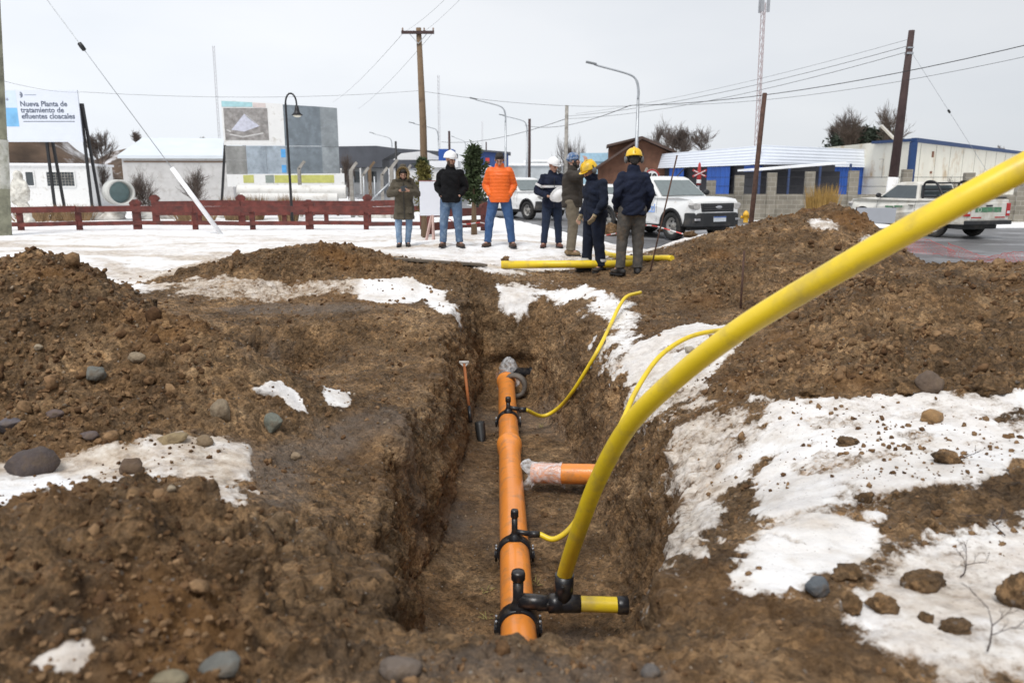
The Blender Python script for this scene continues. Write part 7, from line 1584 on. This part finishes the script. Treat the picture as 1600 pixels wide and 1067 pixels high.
# 3 orange puffer
person(781, 386, 238, R(0), dict(
    j=dict(head=(0,-.05,1.60), neck=(0,-.01,1.49), kneel=(-.19,-.02,.50), ankl=(-.23,.02,.09), kneer=(.18,-.02,.50), ankr=(.23,.0,.09), toel=(-.09,-.14,-.055), toer=(.06,-.15,-.055), elbl=(-.255,.09,1.14), wril=(-.17,-.085,.96), elbr=(.255,.09,1.14), wrir=(.17,-.085,.96)),
    head=(R(-4), R(30)), handl=(V3(.55,.35,-.75), V3(.5,.5,0), .5), handr=(V3(-.55,.35,-.75), V3(-.5,.5,0), .5),
    outfit=dict(trousers=C_JEANB, boots=B_BROWN, leg=1.12, jacket=dict(mat=C_ORANGE, hem=.84, w=1.06, d=1.25, sleeve=1.12, collar=.05, quilt=.062), hair=M_HAIRD)),
    'person in bright orange quilted jacket and blue jeans, dark hair, head bowed, hands in pockets', 1.745)
# 4 navy jacket with reflective band, holding a white helmet
r_, b_, jk, j, T_, HR, HM = person(862, 387, 245, R(8), dict(
    j=dict(head=(.01,-.02,1.615), kneel=(-.13,-.02,.50), ankl=(-.16,.02,.09), kneer=(.12,-.01,.50), ankr=(.15,.03,.09), toel=(-.07,-.15,-.055), elbl=(-.31,.02,1.13), wril=(-.13,-.25,1.03), elbr=(.30,.0,1.13), wrir=(.13,-.27,1.05)),
    head=(R(28), R(12)), handl=(V3(.8,-.45,-.1), V3(.2,.3,.8), .5), handr=(V3(-.6,-.6,-.1), V3(-.2,.3,.8), .5),
    outfit=dict(trousers=C_NAVYT, boots=B_RED, leg=1.08, jacket=dict(mat=C_NAVY, hem=.80, w=1.05, d=1.22, sleeve=1.08, collar=.04, bands=1, zip=1), head='white')),
    'person in white helmet and navy jacket with silver chest band, holding a spare white helmet', 1.80)
hp = at_world(r_, (.045,-.36,1.075)); M_ = rot_to((.35,-.65,-.55)).to_4x4(); m = MB(); m.lathe([(.150,.0),(.138,.008),(.124,.012),(.118,.05),(.100,.09),(.068,.118),(.03,.130),(.002,.132)], M_ @ Matrix.Diagonal((1,1.12,1,1)), 32, True, False); h_ = m.build('helmet', M_HELW, clean=False); h_.location = hp; md = h_.modifiers.new('s','SOLIDIFY'); md.thickness = .004; bake(h_); tag(h_, 'spare white helmet held at the waist by the person in the banded navy jacket', 'helmet')
m = MB(); m.tube([M_ @ V3(0,.145,.03), M_ @ V3(0,.08,.112), M_ @ V3(0,0,.134), M_ @ V3(0,-.08,.112), M_ @ V3(0,-.145,.03)], .010, 8); m.build('ridge', M_HELW, h_)
# 5 dark coat, knitted cap, hand raised
r_, b_, jk, j, T_, HR, HM = person(893, 399, 236, R(72), dict(
    j=dict(kneel=(-.10,-.05,.50), ankl=(-.11,-.02,.09), kneer=(.10,.02,.50), ankr=(.11,.06,.09), elbl=(-.30,-.20,1.38), wril=(-.16,-.26,1.60), elbr=(.27,-.08,1.14), wrir=(.20,-.22,1.0)),
    head=(R(10), R(-4)), handl=(V3(.35,.10,.9), V3(.6,.7,0), .7),
    outfit=dict(trousers=C_KHAKI, boots=B_MUST, leg=1.12, jacket=dict(mat=C_BROWNC, hem=.84, w=1.05, d=1.28, sleeve=1.1, collar=.05), beard=M_HAIRD)),
    'person in dark brown coat and blue patterned cap, one hand raised', 1.80)
M_KNIT = mat('patterned_knit', (.05,.12,.26), .9, 0, .3, 30, .6, 60, dirt=(.50,.50,.50), dirtamt=.5, dscale=22)
m = MB(); m.ell(T_((0,.012,.058)), (.094,.108,.100), HR, 20, 12); m.tube([T_((math.cos(a)*.090,.010+math.sin(a)*.104,.035)) for a in np.linspace(0, 6.283, 22)], .016, 8); o = m.build('knit_cap', M_KNIT, b_, remesh=.009)
# 6 coverall worker facing left
r_, b_, jk, j, T_, HR, HM = person(928, 424, 249, R(-62), dict(
    j=dict(chest=(0,-.02,1.27), neck=(0,-.06,1.47), head=(0,-.12,1.575), kneel=(-.11,-.05,.50), ankl=(-.12,-.07,.09), kneer=(.11,.0,.50), ankr=(.13,.05,.09), elbl=(-.26,.03,1.13), wril=(-.26,-.10,.88), elbr=(.27,-.02,1.12), wrir=(.25,-.18,.90)),
    head=(R(0), R(24)),
    outfit=dict(trousers=C_COVER, boots=B_BLACK, leg=1.25, cuff=1.05, jacket=dict(mat=C_COVER, hem=.80, w=1.0, d=1.25, sleeve=1.08, collar=.06, wr=.035), head='yellow', gaiter=C_NAVY, gloves=mat('tan_glove', (.30,.24,.15), .9, 0, .2, 20))),
    'worker in navy coverall with silver ankle bands and yellow helmet, facing left', 1.765)
for sd in 'lr':
    a_ = j['ank'+sd]; m = MB(); m.lathe([(.086,-.022),(.088,0),(.086,.022)], Matrix.Translation(a_+V3(0,0,.10)), 20, True, False); m.build('ankle_band', M_REFL, b_)
m = MB(); m.box((-.26,-.02,1.30),(-.243,.09,1.325)); m.build('chest_strip', M_REFL, jk)
# 7 worker seen from behind
person(985, 429, 231, R(186), dict(
    j=dict(kneel=(-.10,-.02,.50), ankl=(-.10,.02,.09), kneer=(.13,-.04,.50), ankr=(.15,-.02,.09), toer=(.10,-.13,-.055), elbl=(-.24,.05,1.14), wril=(-.21,-.10,.90), elbr=(.25,.06,1.14), wrir=(.22,-.08,.92)),
    head=(R(-8), R(10)),
    outfit=dict(trousers=C_MUDT, boots=B_BLACK, leg=1.12, jacket=dict(mat=C_NAVY, hem=.86, w=1.0, d=1.22, sleeve=1.02, collar=.05, wr=.035), head='yellow', hair=M_HAIRD, gloves=mat('dark_glove', (.05,.045,.04), .9))),
    'worker seen from behind in navy jacket and muddy grey trousers, yellow helmet with ear muffs', 1.80)
